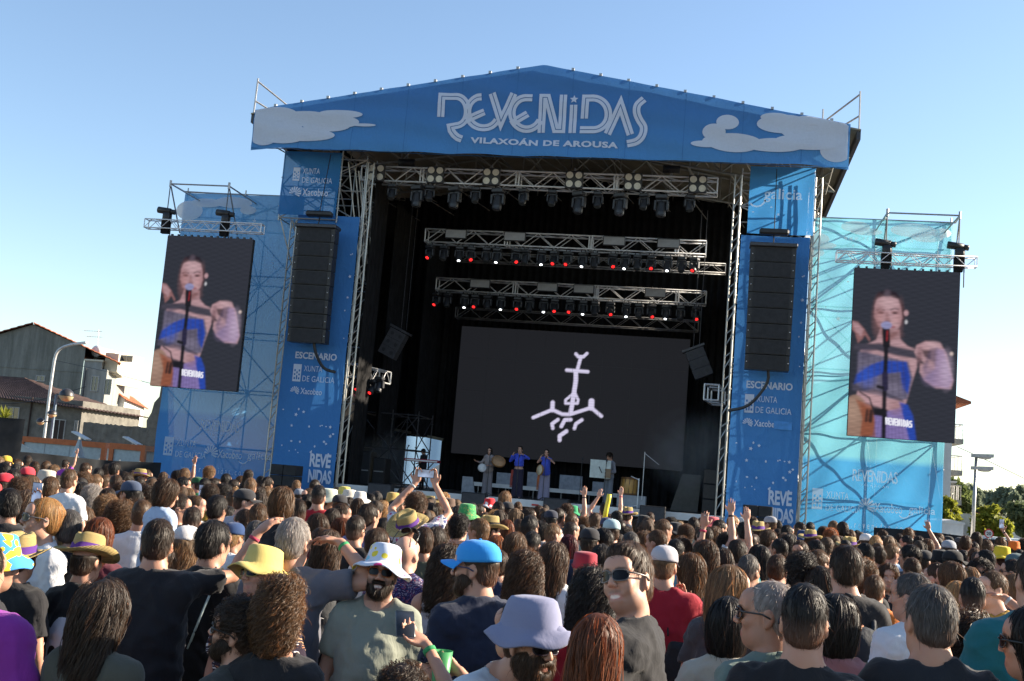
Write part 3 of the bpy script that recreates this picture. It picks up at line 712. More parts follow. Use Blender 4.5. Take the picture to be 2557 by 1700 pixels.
for i, q in enumerate((232, 582, 912, 1402, 1750, 2132)):
    X = tx(840 + q/2.359, 440, 36.9); p = (X, 36.88, 12.2)
    if bl0 is None:
        bl0 = thing('blinder_light', '', 'stage light', p, 'four-lamp blinders on the front truss'); b = MB(); b.bbox((-.30, .0, -.30), (.30, .12, .30), .03); b.build('housing', M_LIGHTB, bl0, local=True)
        for dx in (-.15, .15):
            for dz in (-.15, .15): b = MB(); b.tube((dx, .0, dz), (dx, -.02, dz), .115, 16); b.build('lamp', E_WARM, bl0, local=True)
        b = MB(); b.tube((0, .06, .3), (0, .06, .42), .02, 6); b.build('clamp', M_GALV, bl0, local=True); o = bl0
    else: o = copy_tree(bl0); o.location = p
    o['label'] = f'square four-lamp blinder on the front truss, {ORD[i]} from the left'
st0 = None
for Y, z, qs, wh in ((40, 10.82, (708, 1055, 1640, 1960), 'middle'), (43, 9.55, (848, 1245, 1460, 1882), 'rear')):
    for i, q in enumerate(qs):
        X = tx(840 + q/2.359, 590 if Y == 40 else 720, Y)
        if st0 is None:
            st0 = thing('strobe_panel', '', 'stage light', (X, Y-.12, z), 'grey strobe panels on the trusses'); b = MB(); b.bbox((-.40, -.05, -.17), (.40, .05, .17), .02); b.build('housing', M_DARKST, st0, local=True)
            b = MB(); b.box((-.37, -.058, -.14), (.37, -.051, .14)); b.build('face', M_GREYP, st0, local=True); o = st0
        else: o = copy_tree(st0); o.location = (X, Y-.12, z)
        o['label'] = f'flat grey strobe panel on the {wh} truss, {ORD[i]} from the left'
for i, (q, yy) in enumerate(((140, 440), (218, 460), (258, 445))):
    X, _, Z = at(840+q/2.359, 780+(yy-75)/2.359, 38.6); place_light('red' if i < 2 else 'off', (X, 38.6, Z), ['leftmost red-lit lamp under the low left wing truss', 'second red-lit lamp under the low left wing truss', 'unlit lamp at the end of the low left wing truss'][i], 'lamps on the left wing truss')
for q, yy, nm in ((415, 62, 'left'), (1975, 100, 'right')):                 # hoist motors over the front truss
    p = at(840+q/2.359, 380+yy/2.359, 37.4); t = thing('chain_hoist', f'dark chain hoist above the {nm} end of the front truss', 'hoist', p, 'hoists over the front truss')
    b = MB(); b.tube(p+(-.28, 0, 0), p+(.28, 0, 0), .13, 10); b.build('motor', M_BLACK, t, True); b = MB(); b.tube(p+(0, 0, .1), p+(0, 0, 1.6), .014, 5); b.tube(p+(0.02, 0, -.1), p+(.02, 0, -.7), .014, 5); b.build('chain', M_GALV, t)

# ------------------------------------------------------------------ scaffolding
M_POST = M_PT = plain('scaffold_tube', (.42, .41, .38), .4, .6, .5, .2, 3)
def scaffold(name, label, xs, ys, zs, parent_loc, group=None, diag=True, z0=0.0, rosettes=True, xdiag=True, mat=None):
    M_POST = mat or M_PT
    t = thing(name, label, 'scaffold', parent_loc, group)
    for x in xs:
        for y in ys:
            b = MB(); b.tube((x, y, z0), (x, y, zs[-1]+.15), .0245, 7)
            if rosettes:
                for z in np.arange(z0+.5, zs[-1], 1.0): b.tube((x, y, z-.012), (x, y, z+.012), .055, 7)
            b.build('post', M_POST, t)
    b = MB()
    for z in zs:
        for y in ys:
            for a, c in zip(xs[:-1], xs[1:]): b.tube((a, y, z), (c, y, z), .0235, 6)
        for x in xs:
            for a, c in zip(ys[:-1], ys[1:]): b.tube((x, a, z), (x, c, z), .0235, 6)
    b.build('ledgers', M_POST, t, kind='stuff')
    if diag:
        b = MB()
        for j, (za, zc) in enumerate(zip(zs[:-1], zs[1:])):
            if xdiag:
                for y in ys:
                    for i, (a, c) in enumerate(zip(xs[:-1], xs[1:])):
                        p, q = ((a, za), (c, zc)) if (i+j+(y == ys[0])) % 2 else ((c, za), (a, zc))
                        b.tube((p[0], y, p[1]), (q[0], y, q[1]), .022, 6)
            for x in xs:
                for a, c in zip(ys[:-1], ys[1:]):
                    b.tube((x, a if j % 2 else c, za), (x, c if j % 2 else a, zc), .022, 6)
        b.build('diagonal_braces', M_POST, t, kind='stuff')
    return t
ZS = [.3, 2.3, 4.3, 6.3, 8.3, 10.3]
scaffold('scaffold_tower', 'scaffold tower behind the left blue banner under the canopy', [-14.15, -11.95], [36.45, 38.6], ZS + [11.4, 12.5], (-13, 37.5, 0), 'speaker towers beside the stage')
scaffold('scaffold_tower', 'scaffold tower behind the right blue banner under the canopy', [.62, 2.88], [36.45, 38.6], ZS + [11.4, 12.5], (1.75, 37.5, 0), 'speaker towers beside the stage')
scaffold('wing_scaffold', 'scaffold frame behind the blue mesh of the left wing', [-18.68, -16.5, -14.4], [37.12, 39.2], [.4, 2.4, 4.4, 6.4, 8.4, 10.4, 11.3], (-16.5, 38, 0), 'wing scaffolds')
scaffold('wing_scaffold', 'scaffold frame behind the cyan mesh of the right wing', [3.1, 5.2, 7.2], [37.12, 39.2], [.4, 2.4, 4.4, 6.4, 8.4, 10.4, 11.3], (5, 38, 0), 'wing scaffolds')
# ladder trusses beside the stage opening
def ladder(x, Y, z0, z1, label, w=.20):
    t = thing('ladder_truss', label, 'truss', (x, Y, z0), 'upright ladder trusses'); 
    for s_ in (-.5, .5): b = MB(); b.tube((x+s_*w, Y, z0), (x+s_*w, Y, z1), .028, 7); b.build('rail', M_POST, t)
    b = MB(); n = int((z1-z0)/.36)
    for i in range(n): z = z0 + (z1-z0)*i/n; b.tube((x-w/2, Y, z), (x+w/2, Y, z + (z1-z0)/n*(1 if i % 2 else .5)), .018, 5)
    b.build('rungs', M_POST, t, kind='stuff')
drape('tower_drape', 'black cloth on the inner flank of the left speaker tower', -11.62, 36.75, -11.75, 38.6, 1.3, 12.3, .03, .5)
ladder(-11.76, 36.35, 1.3, 12.4, 'upright lattice post on the inner edge of the left tower')
ladder(.50, 36.35, 1.3, 12.4, 'upright lattice post on the inner edge of the right tower')
ladder(3.02, 36.35, .2, 12.4, 'upright lattice post between right tower and cyan wing')
ladder(-14.3, 36.35, .2, 10.3, 'upright lattice post between left tower and blue wing')
# upper left frame and its raking braces
t = thing('raking_braces', 'bundle of raking tubes under the upper left banner', 'scaffold', (-13.5, 36.5, 8))
b = MB()
for i in range(6):
    a = (-14.75+.33*i, 36.2+.3*(i % 2), 10.3); c = (-14.0+.28*i, 36.7+.4*(i % 3), 7.8); b.tube(a, c, .024, 6)
for i in range(7):
    a = (-12.6+.13*i, 36.4+.4*(i % 3), 12.4 - .1*i); c = (-11.95+.02*i, 37.2+.2*(i % 2), 8.2+.3*i); b.tube(a, c, .024, 6)
b.build('braces', M_POST, t, kind='stuff')
scaffold('banner_scaffold', 'small scaffold frame carrying the upper left banner', [-14.78, -12.72], [36.12, 37.6], [10.3, 11.4, 12.55], (-13.7, 37, 10), None, True, 10.2)
# outriggers above the side screens
for s_, pts in (('left', [(426, 459), (572, 464), (461, 478), (605, 486)]), ('right', [(2216, 531), (2397, 538), (2206, 551), (2386, 556)])):
    f0, f1 = at(*pts[0], 34.7), at(*pts[1], 34.7); g0, g1 = at(*pts[2], 37.1), at(*pts[3], 37.1)
    t = thing('outrigger_frame', f'tube outrigger above the {s_} side screen holding its hoists', 'scaffold', (f0+f1)/2, 'screen outriggers'); b = MB()
    z = (f0[2]+f1[2])/2; f0[2] = f1[2] = z
    for a, c in ((f0, f1), (f0, g0), (f1, g1), (g0, g1)): b.tube(a, c, .026, 7)
    for a, g in ((f0, g0), (f1, g1)): b.tube(a, (g[0], 37.1, g[2]-1.5), .024, 7); b.tube(a + (0, 0, -.1), a + (0, 0, .12), .04, 7); b.tube(a, (a[0], 37.1, z), .024, 7); b.tube((a[0], 37.1, 10.9), (a[0], 37.1, z), .024, 7)
    b.build('tubes', M_GALV, t)
    for i, a in enumerate((f0, f1)):
        h = thing('chain_hoist', f'black chain hoist over the {s_} side screen, {("left", "right")[i]} of its pair', 'hoist', a, 'hoists over the side screens'); b = MB()
        m = a - (0, 0, .95); b.tube(m + (-.32, 0, .05), m + (.12, 0, 0), .11, 10); b.tube(m + (.12, 0, 0), m + (.28, 0, -.02), .085, 10); b.bbox(tuple(m + (-.10, -.13, -.34)), tuple(m + (.14, .13, -.05)), .03); b.build('motor', M_BLACK, h, True)
        b = MB(); b.prism([m + (-.13, -.08, -.3), m + (.17, -.08, -.3), m + (.12, -.08, -.75), m + (-.12, -.08, -.75)], (0, .16, 0)); b.build('chain_bag', M_DRAPE, h)
        b = MB(); b.tube(a, m, .018, 5); b.tube(m + (.16, 0, -.1), m + (.18, .05, -1.2), .02, 5); b.build('chain', M_DARKST, h)

# ------------------------------------------------------------------ banners and meshes of the towers and wings
def sheet(name, label, x0, x1, z0, z1, Y, mat, amp=.02, nx=26, nz=60, group=None):
    t = thing(name, label, 'banner', ((x0+x1)/2, Y, z0), group)
    def w(x, z): return amp*(sin(3.1*x + .8*z) * .6 + sin(1.7*z + 2*sin(x)) + .5*sin(6*x - 3*z))
    b = MB(); b.grid(lambda u, v: (x0+(x1-x0)*u, Y + w(x0+(x1-x0)*u, z0+(z1-z0)*v), z0+(z1-z0)*v), nx, nz); b.build('cloth', mat, t, True)
    return t, w
def prints(t, b, mat, name='print'): return b.build(name, mat, t)
def stars(b, x0, x1, z0, z1, Y, w, n, seed, big=.09):
    r = random.Random(seed)
    for i in range(n):
        x, z = r.uniform(x0+.1, x1-.1), r.uniform(z0, z1)
        if i % 4 == 0: star(b, x, z, r.uniform(.05, big), Y, r.uniform(-.3, .3), w)
        else: disc(b, (x, z), r.choice((.02, .03, .04)), r.choice((.02, .03, .04)), Y, 8, w)
def tower_prints(t, w, x0, x1, Y, ze):
    """festival sponsor column of a tower: texts from the height ze downward"""
    W = x1-x0; yp = Y-.035; b = MB()
    text_on(b, 'ESCENARIO', x0+.20*W, x0+.86*W, ze, yp, .22, .03, 1.0); b.build('stage_lettering', M_PRINT, t)
    b = MB(); crest(b, x0+.19*W, ze-.78, x0+.32*W, ze-.20, yp); b.build('crest', M_PRINT, t); b = MB(); text_on(b, 'XUNTA', x0+.36*W, x0+.65*W, ze-.42, yp, .19, .0, 1.05); text_on(b, 'DE GALICIA', x0+.35*W, x0+.86*W, ze-.76, yp, .19, .0, 1.02); b.build('sponsor_lettering', M_PRINT, t); b = MB()
    shell_logo(b, x0+.25*W, ze-1.10, .15, yp); b.build('shell_emblem', M_PRINT, t); b = MB(); text_on(b, 'Xacobeo', x0+.34*W, x0+.68*W, ze-1.18, yp, .20, .012, 1.0); b.build('sponsor_lettering', M_PRINT, t)
    b = MB(); stars(b, x0, x1, 2.4, ze-1.5, yp, w, 24, 3, .07); stars(b, x0+.86*W, x1, ze-.3, 9.5, yp, w, 6, 5, .07); b.build('star_print', M_PRINT, t, kind='stuff')
    for i, (ln) in enumerate(('REVE', 'NIDAS')): b = MB(); text_on(b, ln, x0+.60*W, x0+(.93 if i == 0 else .96)*W, 2.02 - .52*i, yp, .42, .035, .92); b.build('festival_lettering', M_PRINT, t)
t, w = sheet('tower_banner', 'tall blue sponsor banner on the left speaker tower beside the stage', -14.12, -11.93, .1, 10.45, 36.2, M_BANNER); tower_prints(t, w, -14.12, -11.93, 36.2, 5.55)
t, w = sheet('tower_banner', 'tall blue sponsor banner on the right speaker tower beside the stage', .69, 2.82, .1, 10.40, 36.2, M_BANNER); tower_prints(t, w, .69, 2.82, 36.2, 5.55)
b = MB(); b.add([(.69+.80*2.13-.38, 36.163, 4.32), (.69+.88*2.13, 36.163, 4.32), (.69+.88*2.13, 36.163, 4.57), (.69+.80*2.13-.38, 36.163, 4.57)], [(0, 1, 2, 3)]); b.build('blank_patch', plain('patch_blue', (.06, .24, .58), .7), t)
t, w = sheet('top_banner', 'translucent blue banner with two sponsor names at the top of the left tower', -14.76, -12.73, 10.39, 12.60, 36.0, M_BANTOP); b = MB(); yp = 35.95
crest(b, -14.36, 11.56, -14.12, 12.02, yp); b.build('crest', M_PRINT, t); b = MB(); text_on(b, 'XUNTA', -14.02, -13.42, 11.82, yp, .19, 0, 1.05); text_on(b, 'DE GALICIA', -14.02, -12.95, 11.50, yp, .19, 0, 1.02); b.build('sponsor_lettering', M_PRINT, t); b = MB(); shell_logo(b, -14.22, 11.15, .2, yp); b.build('shell_emblem', M_PRINT, t); b = MB(); text_on(b, 'Xacobeo', -13.96, -13.05, 11.06, yp, .24, .012); b.build('sponsor_lettering', M_PRINT, t)
t, w = sheet('top_banner', 'translucent cyan banner with one sponsor name at the top of the right tower', .86, 2.88, 10.42, 12.60, 36.0, M_BANTOP); b = MB(); galicia_logo(b, .9, 2.5, 11.55, yp); b.build('sponsor_lettering', M_PRINTM, t); b = MB(); stars(b, .9, 2.8, 10.9, 11.3, yp, None, 3, 9); b.build('star_print', M_PRINTM, t, kind='stuff')
def wing(label, x0, x1, mat, url, cy, top_url):
    t, w = sheet('wing_mesh', label, x0, x1, .1, 11.25, 37.0, mat, .03, 40, 90); yp = 36.94; W = x1-x0; b = MB()
    crest(b, x0+.08*W, 1.98, x0+.155*W, 2.62, yp); b.build('crest', M_PRINTM, t); b = MB(); text_on(b, 'XUNTA', x0+.18*W, x0+.34*W, 2.34, yp, .22, 0, 1.05); text_on(b, 'DE GALICIA', x0+.18*W, x0+.43*W, 1.96, yp, .20, 0, 1.02)
    b.build('sponsor_lettering', M_PRINTM, t); b = MB(); shell_logo(b, x0+.47*W, 2.2, .24, yp); b.build('shell_emblem', M_PRINTM, t); b = MB(); text_on(b, 'Xacobeo', x0+.525*W, x0+.72*W, 2.05, yp, .27, .012); b.build('sponsor_lettering', M_PRINTM, t); b = MB(); galicia_logo(b, x0+.70*W, x0+.95*W, 2.1, yp); b.build('sponsor_lettering', M_PRINTM, t)
    b = MB(); text_on(b, 'REVENIDAS', x0+.36*W, x0+.68*W, 2.95, yp, .36, .012, .9); b.build('festival_lettering', M_PRINTM, t); b = MB(); text_on(b, 'VILAXOAN', x0+.42*W, x0+.62*W, 2.80, yp, .07, 0, 1.9); b.build('place_lettering', M_PRINTM, t)
    b = MB(); text_on(b, url, x0+.24*W, x0+.77*W, 1.50, yp, .21, 0, 1.7); b.build('web_lettering', M_PRINTM, t)
    if top_url: b = MB(); text_on(b, url, x0+.22*W, x0+.72*W, 10.55, yp-.004, .17, 0, 1.7); b.build('web_lettering', M_PRINTM, t)
    b = MB()
    for (u, z, rx, rz) in cy: disc(b, (x0+u*W, z), rx, rz, yp-.002*random.random(), 24)
    b.build('cloud_print', M_PRINTM, t, kind='stuff')
    b = MB(); stars(b, x0, x1, 5.5, 10.4, yp, w, 30, 11 if top_url else 12); b.build('star_print', M_PRINTM, t, kind='stuff')
wing('see-through dark blue mesh wall of the left wing with printed sponsors', -18.72, -14.25, M_WINGL, 'www.revenidas.com', [(.06, 10.6, .5, .35), (.2, 10.9, .6, .16), (.42, 10.95, .7, .2), (.55, 10.7, .3, .15), (.9, 11.0, .4, .2)], False)
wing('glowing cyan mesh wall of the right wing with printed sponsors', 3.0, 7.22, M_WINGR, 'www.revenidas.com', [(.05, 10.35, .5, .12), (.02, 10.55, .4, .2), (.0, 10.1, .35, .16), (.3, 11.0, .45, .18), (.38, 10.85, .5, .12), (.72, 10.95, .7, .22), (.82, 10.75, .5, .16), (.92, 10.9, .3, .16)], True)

# ------------------------------------------------------------------ speakers
def line_array(label, x0, x1, z1, n=8, h=.475):
    t = thing('line_array', label, 'loudspeaker', ((x0+x1)/2, 35.2, z1-n*h), 'hanging speaker arrays')
    b = MB(); b.bbox((x0-.03, 35.10, z1), (x1+.03, 35.7, z1+.12), .02); b.build('flying_frame', M_DARKST, t)
    b = MB(); xm = (x0+x1)/2; b.tube((xm, 35.4, z1+.1), (xm, 35.5, z1+.6), .02, 6); b.bbox((xm-.45, 35.25, z1+.42), (xm+.45, 35.55, z1+.60), .05); b.tube((xm, 35.4, z1+.6), (xm, 35.9, 12.5), .015, 5); b.build('hoist', M_BLACK, t)
    for i in range(n):
        z = z1 - i*h; y = 35.2 + .012*i*i*.25; b = MB()
        b.prism([(x0+.004*i, y, z-.012), (x1-.004*i, y, z-.012), (x1-.004*i, y+.02, z-h+.012), (x0+.004*i, y+.02, z-h+.012)], (0, .42, 0)); c = b.build('cabinet', M_BLACK, t)
        for s_ in (x0+.07, x1-.07): b = MB(); b.ico((s_, y-.004, z-h/2), .018, 6, 4); b.build('rigging_pin', M_ALU, c)
        b = MB(); b.box((x0+.14, y-.006, z-h+.03), (x1-.14, y+.001, z-.03)); b.build('grille', M_BLACKM, c)
    b = MB(); zb = z1-n*h; b.path(swoop([(xm+.2, 35.5, zb+.2), (xm+.3, 35.6, zb-.3), (xm+.55, 35.8, zb-.75), (xm+.9, 36.0, zb-.85)] if xm < -6 else [(xm, 35.5, zb+.2), (xm+.05, 35.6, zb-.35), (xm-.45, 35.8, zb-1.05), (xm-1.05, 36.1, zb-1.25)]), .05, 6); b.build('cable', M_BLACK, t)
line_array('tall black line array hanging before the left tower banner', -13.75, -12.4, 9.80)
line_array('tall black line array hanging before the right tower banner', .98, 2.36, 9.84)
def sub_stack(label, x0, z1, nx=2, w=.42, n=3, h=.34):
    t = thing('subwoofer_stack', label, 'loudspeaker', (x0+nx*w/2, 34.6, 0), 'ground speaker stacks'); z = z1; 
    for j in range(int(z1/h)):
        for i in range(nx):
            b = MB(); b.bbox((x0+i*w+.006, 34.4, z-h+.008), (x0+(i+1)*w-.006, 35.1, z-.004), .02); b.build('speaker_box', M_BLACKM, t)
        z -= h
sub_stack('black ground speaker stack before the left tower banner', -13.45, 2.0)
sub_stack('black ground speaker stack before the right tower banner', 1.18, 1.95)
def side_fill(px, py, label, flip):
    c = at(px, py, 40.5); t = thing('side_fill', label, 'loudspeaker', c, 'hanging side fill speakers'); q = radians(-24)*flip
    ax = np.array([cos(q)*.33, 0, sin(q)*.33]); az = np.array([-sin(q), 0, cos(q)])
    for i in range(3):
        b = MB(); m = c - az*(.34*i - .30); b.obox(m, ax, (0, .24, 0), az*.165); cb = b.build('cabinet', M_GREYD, t)
        for s_ in (-.5, .5): b = MB(); mm = m + ax*s_ + (0, -.241, 0); b.tube(mm, mm + (0, -.004, 0), .07, 10); b.build('vent', M_BLACK, cb)
    b = MB(); m = c + az*.54; b.obox(m, ax*1.25, (0, .2, 0), az*.04); b.tube(m, m + (0, 0, 5.0), .012, 5); b.tube(m + (.2, 0, 0), m + (.2, 0, 5), .012, 5); b.build('flying_bar', M_DARKST, t)
M_GREYD = plain('grey_speaker_cloth', (.05, .05, .055), .7, 0, .3)
side_fill(984, 856, 'angled grey speaker cluster hanging in the left stage wing', 1)
side_fill(1745, 905, 'angled grey speaker cluster hanging in the right stage wing', -1)

# ------------------------------------------------------------------ backline on the deck
def riser_panel(x0, x1, z0, z1, Y, label, mat=None, slant=0.0):
    t = thing('panel', label, 'panel', ((x0+x1)/2, Y, DZ), 'pale grey panels behind the band'); b = MB(); b.prism([(x0, Y, z0), (x1+slant, Y, z0), (x1-slant, Y, z1), (x0, Y, z1)], (0, .08, 0)); b.build('board', mat or M_PALE, t)
    b = MB(); b.tube((x0+.1, Y+.12, DZ), (x0+.1, Y+.12, z0+.3), .02, 5); b.tube((x1-.1, Y+.12, DZ), (x1-.1, Y+.12, z0+.3), .02, 5); b.build('foot', M_DARKST, t)
M_PALE = plain('pale_grey_board', (.27, .29, .33), .6, 0, .35, .3, 5)
def bx(q0, q1, r0, r1, Y):
    a, c = at(840+q0/2.359, 780+r1/2.359, Y), at(840+q1/2.359, 780+r0/2.359, Y); return a[0], c[0], a[2], c[2]
for (q, lab) in (((940, 1035, 948, 1012), 'pale grey board behind the tambourine player'), ((1120, 1205, 945, 1030), 'pale grey board between the two blue-topped singers'), ((1310, 1450, 966, 1050), 'widest pale grey board, left of the accordion player'), ((1505, 1590, 1002, 1062), 'small low grey board behind the accordion player')):
    x0, x1, z0, z1 = bx(*q, 42); riser_panel(x0, x1, z0, z1, 42, lab)
x0, x1, z0, z1 = bx(735, 812, 970, 1062, 39.5); riser_panel(x0, x1, DZ+.02, z1, 39.5, 'slanted pale grey board at the left end of the white rail', None, .06)
t = thing('white_rail', 'long low white rail across the stage behind the singers', 'rail', (-6, 41.6, DZ)); a = at(840+805/2.359, 780+1010/2.359, 41.6); c = at(840+1690/2.359, 780+1080/2.359, 41.6); zr = (a[2]+c[2])/2
b = MB(); b.box((a[0], 41.55, zr-.07), (c[0], 41.70, zr+.07)); b.build('rail', M_WHITE, t); b = MB(); [b.tube((x, 41.62, DZ), (x, 41.62, zr), .02, 6) for x in np.linspace(a[0]+.2, c[0]-.2, 6)]; b.build('legs', M_GALV, t, kind='stuff')
# drum on a box
dx, dz = at(1571, 1232, 38.9)[0], DZ
t = thing('drum_riser', 'dark low box with silver hardware under the wooden drum', 'case', (dx, 38.9, DZ)); b = MB(); b.bbox((dx-.38, 38.6, DZ), (dx+.58, 39.3, DZ+.42), .02); b.build('box', M_GREYP, t)
b = MB(); b.tube((dx+.32, 38.5, DZ), (dx+.32, 38.5, DZ+1.0), .02, 6); b.tube((dx+.32, 38.5, DZ+.1), (dx-.1, 38.4, DZ), .02, 6); b.tube((dx+.32, 38.5, DZ+.95), (dx+.05, 38.5, DZ+1.05), .015, 6); b.tube((dx+.45, 38.6, DZ+.3), (dx+.45, 38.6, DZ+1.9), .012, 6); b.tube((dx+.45, 38.6, DZ+1.85), (dx+.95, 38.6, DZ+1.5), .012, 6); b.build('stand', M_ALU, t)
M_WOOD = plain('drum_wood', (.45, .24, .06), .4, 0, .5, .25, 5); M_SKIN = plain('drum_skin', (.6, .5, .38), .6)
t = thing('drum', 'barrel-shaped honey wood drum at the right of the band', 'drum', (dx-.02, 38.95, DZ+.42)); b = MB(); c = (dx-.02, 38.95, DZ+.43)
prof = [(.27, 0), (.275, .02), (.285, .1), (.297, .25), (.297, .33), (.285, .45), (.275, .55), (.27, .58)]; b.lathe(prof, 28, c); b.build('shell', M_WOOD, t, True)
b = MB(); b.lathe([(.0, .583), (.265, .583), (.285, .575), (.288, .53), (.278, .52)], 28, c); b.lathe([(.278, .06), (.288, .05), (.285, .0), (.0, -.002)], 28, c); b.build('hoops', plain('drum_hoop', (.2, .09, .03), .45), t, True)
b = MB()
for i in range(12): q = 2*pi*i/12; b.tube((c[0]+.292*cos(q), c[1]+.292*sin(q), c[2]+.03), (c[0]+.292*cos(q+.12), c[1]+.292*sin(q+.12), c[2]+.55), .008, 4)
b.build('rope', M_DARKST, t, kind='stuff')
# keyboard and its stand
t = thing('keyboard', 'red-topped stage keyboard on an X stand at the left', 'keyboard', (-9.8, 39.3, DZ)); a, c = at(840+405/2.359, 780+858/2.359, 39.2), at(840+605/2.359, 780+880/2.359, 39.2); z = (a[2]+c[2])/2
b = MB(); b.bbox((a[0], 39.1, z-.07), (c[0], 39.45, z+.03), .015); kb = b.build('body', plain('keyboard_red', (.30, .015, .04), .4), t); b = MB(); b.box((a[0]+.05, 39.09, z-.05), (c[0]-.05, 39.098, z+.0)); b.build('name_strip', M_WHITE, kb)
xm = (a[0]+c[0])/2; b = MB(); b.tube((xm-.4, 39.28, DZ), (xm+.4, 39.28, z-.07), .02, 6); b.tube((xm+.4, 39.24, DZ), (xm-.4, 39.24, z-.07), .02, 6); b.tube((xm-.4, 39.0, DZ+.02), (xm-.4, 39.55, DZ+.02), .02, 6); b.tube((xm+.4, 39.0, DZ+.02), (xm+.4, 39.55, DZ+.02), .02, 6); b.build('stand', M_DARKST, t)
def mic_stand(px, Y, ztop, label, boom=0.0):
    x = at(px, 1200, Y)[0]; t = thing('microphone_stand', label, 'microphone stand', (x, Y, DZ), 'microphone stands'); b = MB(); b.tube((x, Y, DZ), (x, Y, ztop-.05), .012, 6)
    for q in (0, 2.1, 4.2): b.tube((x, Y, DZ+.12), (x+.28*cos(q), Y+.28*sin(q), DZ+.01), .01, 5)
    b.build('stand', M_BLACK, t); b = MB(); b.tube((x, Y, ztop-.06), (x+boom, Y+.12, ztop+.02), .017, 7); b.ico((x+boom, Y+.14, ztop+.03), .03, 8, 5); b.build('microphone', M_DARKST, t)
for px, zt, lab in ((1218, 2.92, 'microphone stand before the tambourine player'), (1291, 2.92, 'microphone stand before the blue-topped singer'), (1358, 2.92, 'microphone stand before the singer with a round drum'), (1511, 2.95, 'microphone stand before the accordion player'), (1450, 3.0, 'empty microphone stand left of the accordion player'), (1010, 2.95, 'microphone stand by the keyboard')):
    mic_stand(px, 38.0 if px != 1450 else 38.6, zt, lab)
# pit speakers before the deck and bits
for i, (q, r, nm) in enumerate(((250, 1052, 'leftmost'), (805, 1106, 'second'), (1290, 1140, 'third'), (1860, 1186, 'rightmost'))):
    p = at(840+q/2.359, 780+r/2.359, 36.0); t = thing('front_fill_speaker', f'{nm} small dark speaker standing at the white deck edge', 'loudspeaker', p, 'front fill speakers along the deck edge')
    b = MB(); b.bbox((p[0]-.40, 36.05, p[2]-.25), (p[0]+.40, 36.42, p[2]+.24), .02); b.build('cabinet', M_BLACKM, t); b = MB(); b.box((p[0]-.37, 36.035, p[2]-.22), (p[0]+.37, 36.048, p[2]+.21)); b.build('grille', M_GREYD, t); b = MB(); b.box((p[0]-.2, 36.15, 0), (p[0]+.2, 36.4, p[2]-.25)); b.build('plinth', M_BLACKM, t)
x0, x1, z0, z1 = bx(2150, 2290, 930, 1190, 38.5)
t = thing('monitor_stack', 'black speaker stack at the far right of the deck', 'loudspeaker', ((x0+x1)/2, 38.8, DZ))
for i in range(3): b = MB(); zz = DZ + (z1-DZ)*i/3; b.bbox((x0, 38.5, zz+.01), (x1-.25, 39.2, zz+(z1-DZ)/3), .02); b.build('speaker_box', M_BLACK, t)
x0, x1, z0, z1 = bx(1965, 2140, 958, 1165, 41.5)
t = thing('slanted_board', 'brownish slanted board leaning right of the drum', 'panel', ((x0+x1)/2, 41.5, DZ)); b = MB(); b.prism([(x0, 41.3, DZ), (x1, 41.3, DZ), (x1+.05, 41.7, z1), (x0+.35, 41.7, z1)], (0, .06, 0)); b.build('board', plain('brown_board', (.11, .10, .085), .7), t)
for i, (q0, q1, r0, r1) in enumerate(((100, 215, 820, 1000), (215, 300, 860, 1000))):
    x0, x1, z0, z1 = bx(q0, q1, r0, r1, 40.5); t = thing('equipment_case', ('tall', 'low')[i] + ' black equipment case in the left stage wing', 'case', ((x0+x1)/2, 40.6, DZ)); b = MB(); b.bbox((x0, 40.3, DZ), (x1, 41.1, z1), .03); b.build('case', M_BLACK, t); b = MB(); b.box((x0+.05, 40.285, DZ+.5), (x1-.05, 40.298, DZ+.54)); b.build('trim', M_GALV, t)
# wing stair tower at the left of the deck
scaffold('stair_scaffold', 'scaffold stair tubes in the lower left stage wing', [-12.9, -11.6, -10.6], [41.4, 43.6], [1.6, 2.9, 4.2], (-11.8, 42, 1.5), None, True, DZ, True, True, M_DARKST)
t = thing('gap_tarp', 'pale tarpaulin lean-to edge over the bright rear gap', 'tarpaulin', (-12, 47.3, 3.5)); b = MB(); a = at(1016, 1103, 47.3); c = at(1106, 1095, 47.3); b.prism([(a[0]-1.2, 47.3, a[2]+.5), (c[0], 47.3, c[2]-.1), (c[0], 47.3, c[2]+.02), (a[0]-1.2, 47.3, a[2]+.62)], (0, 1.2, 0)); b.build('sheet', M_TARP, t)
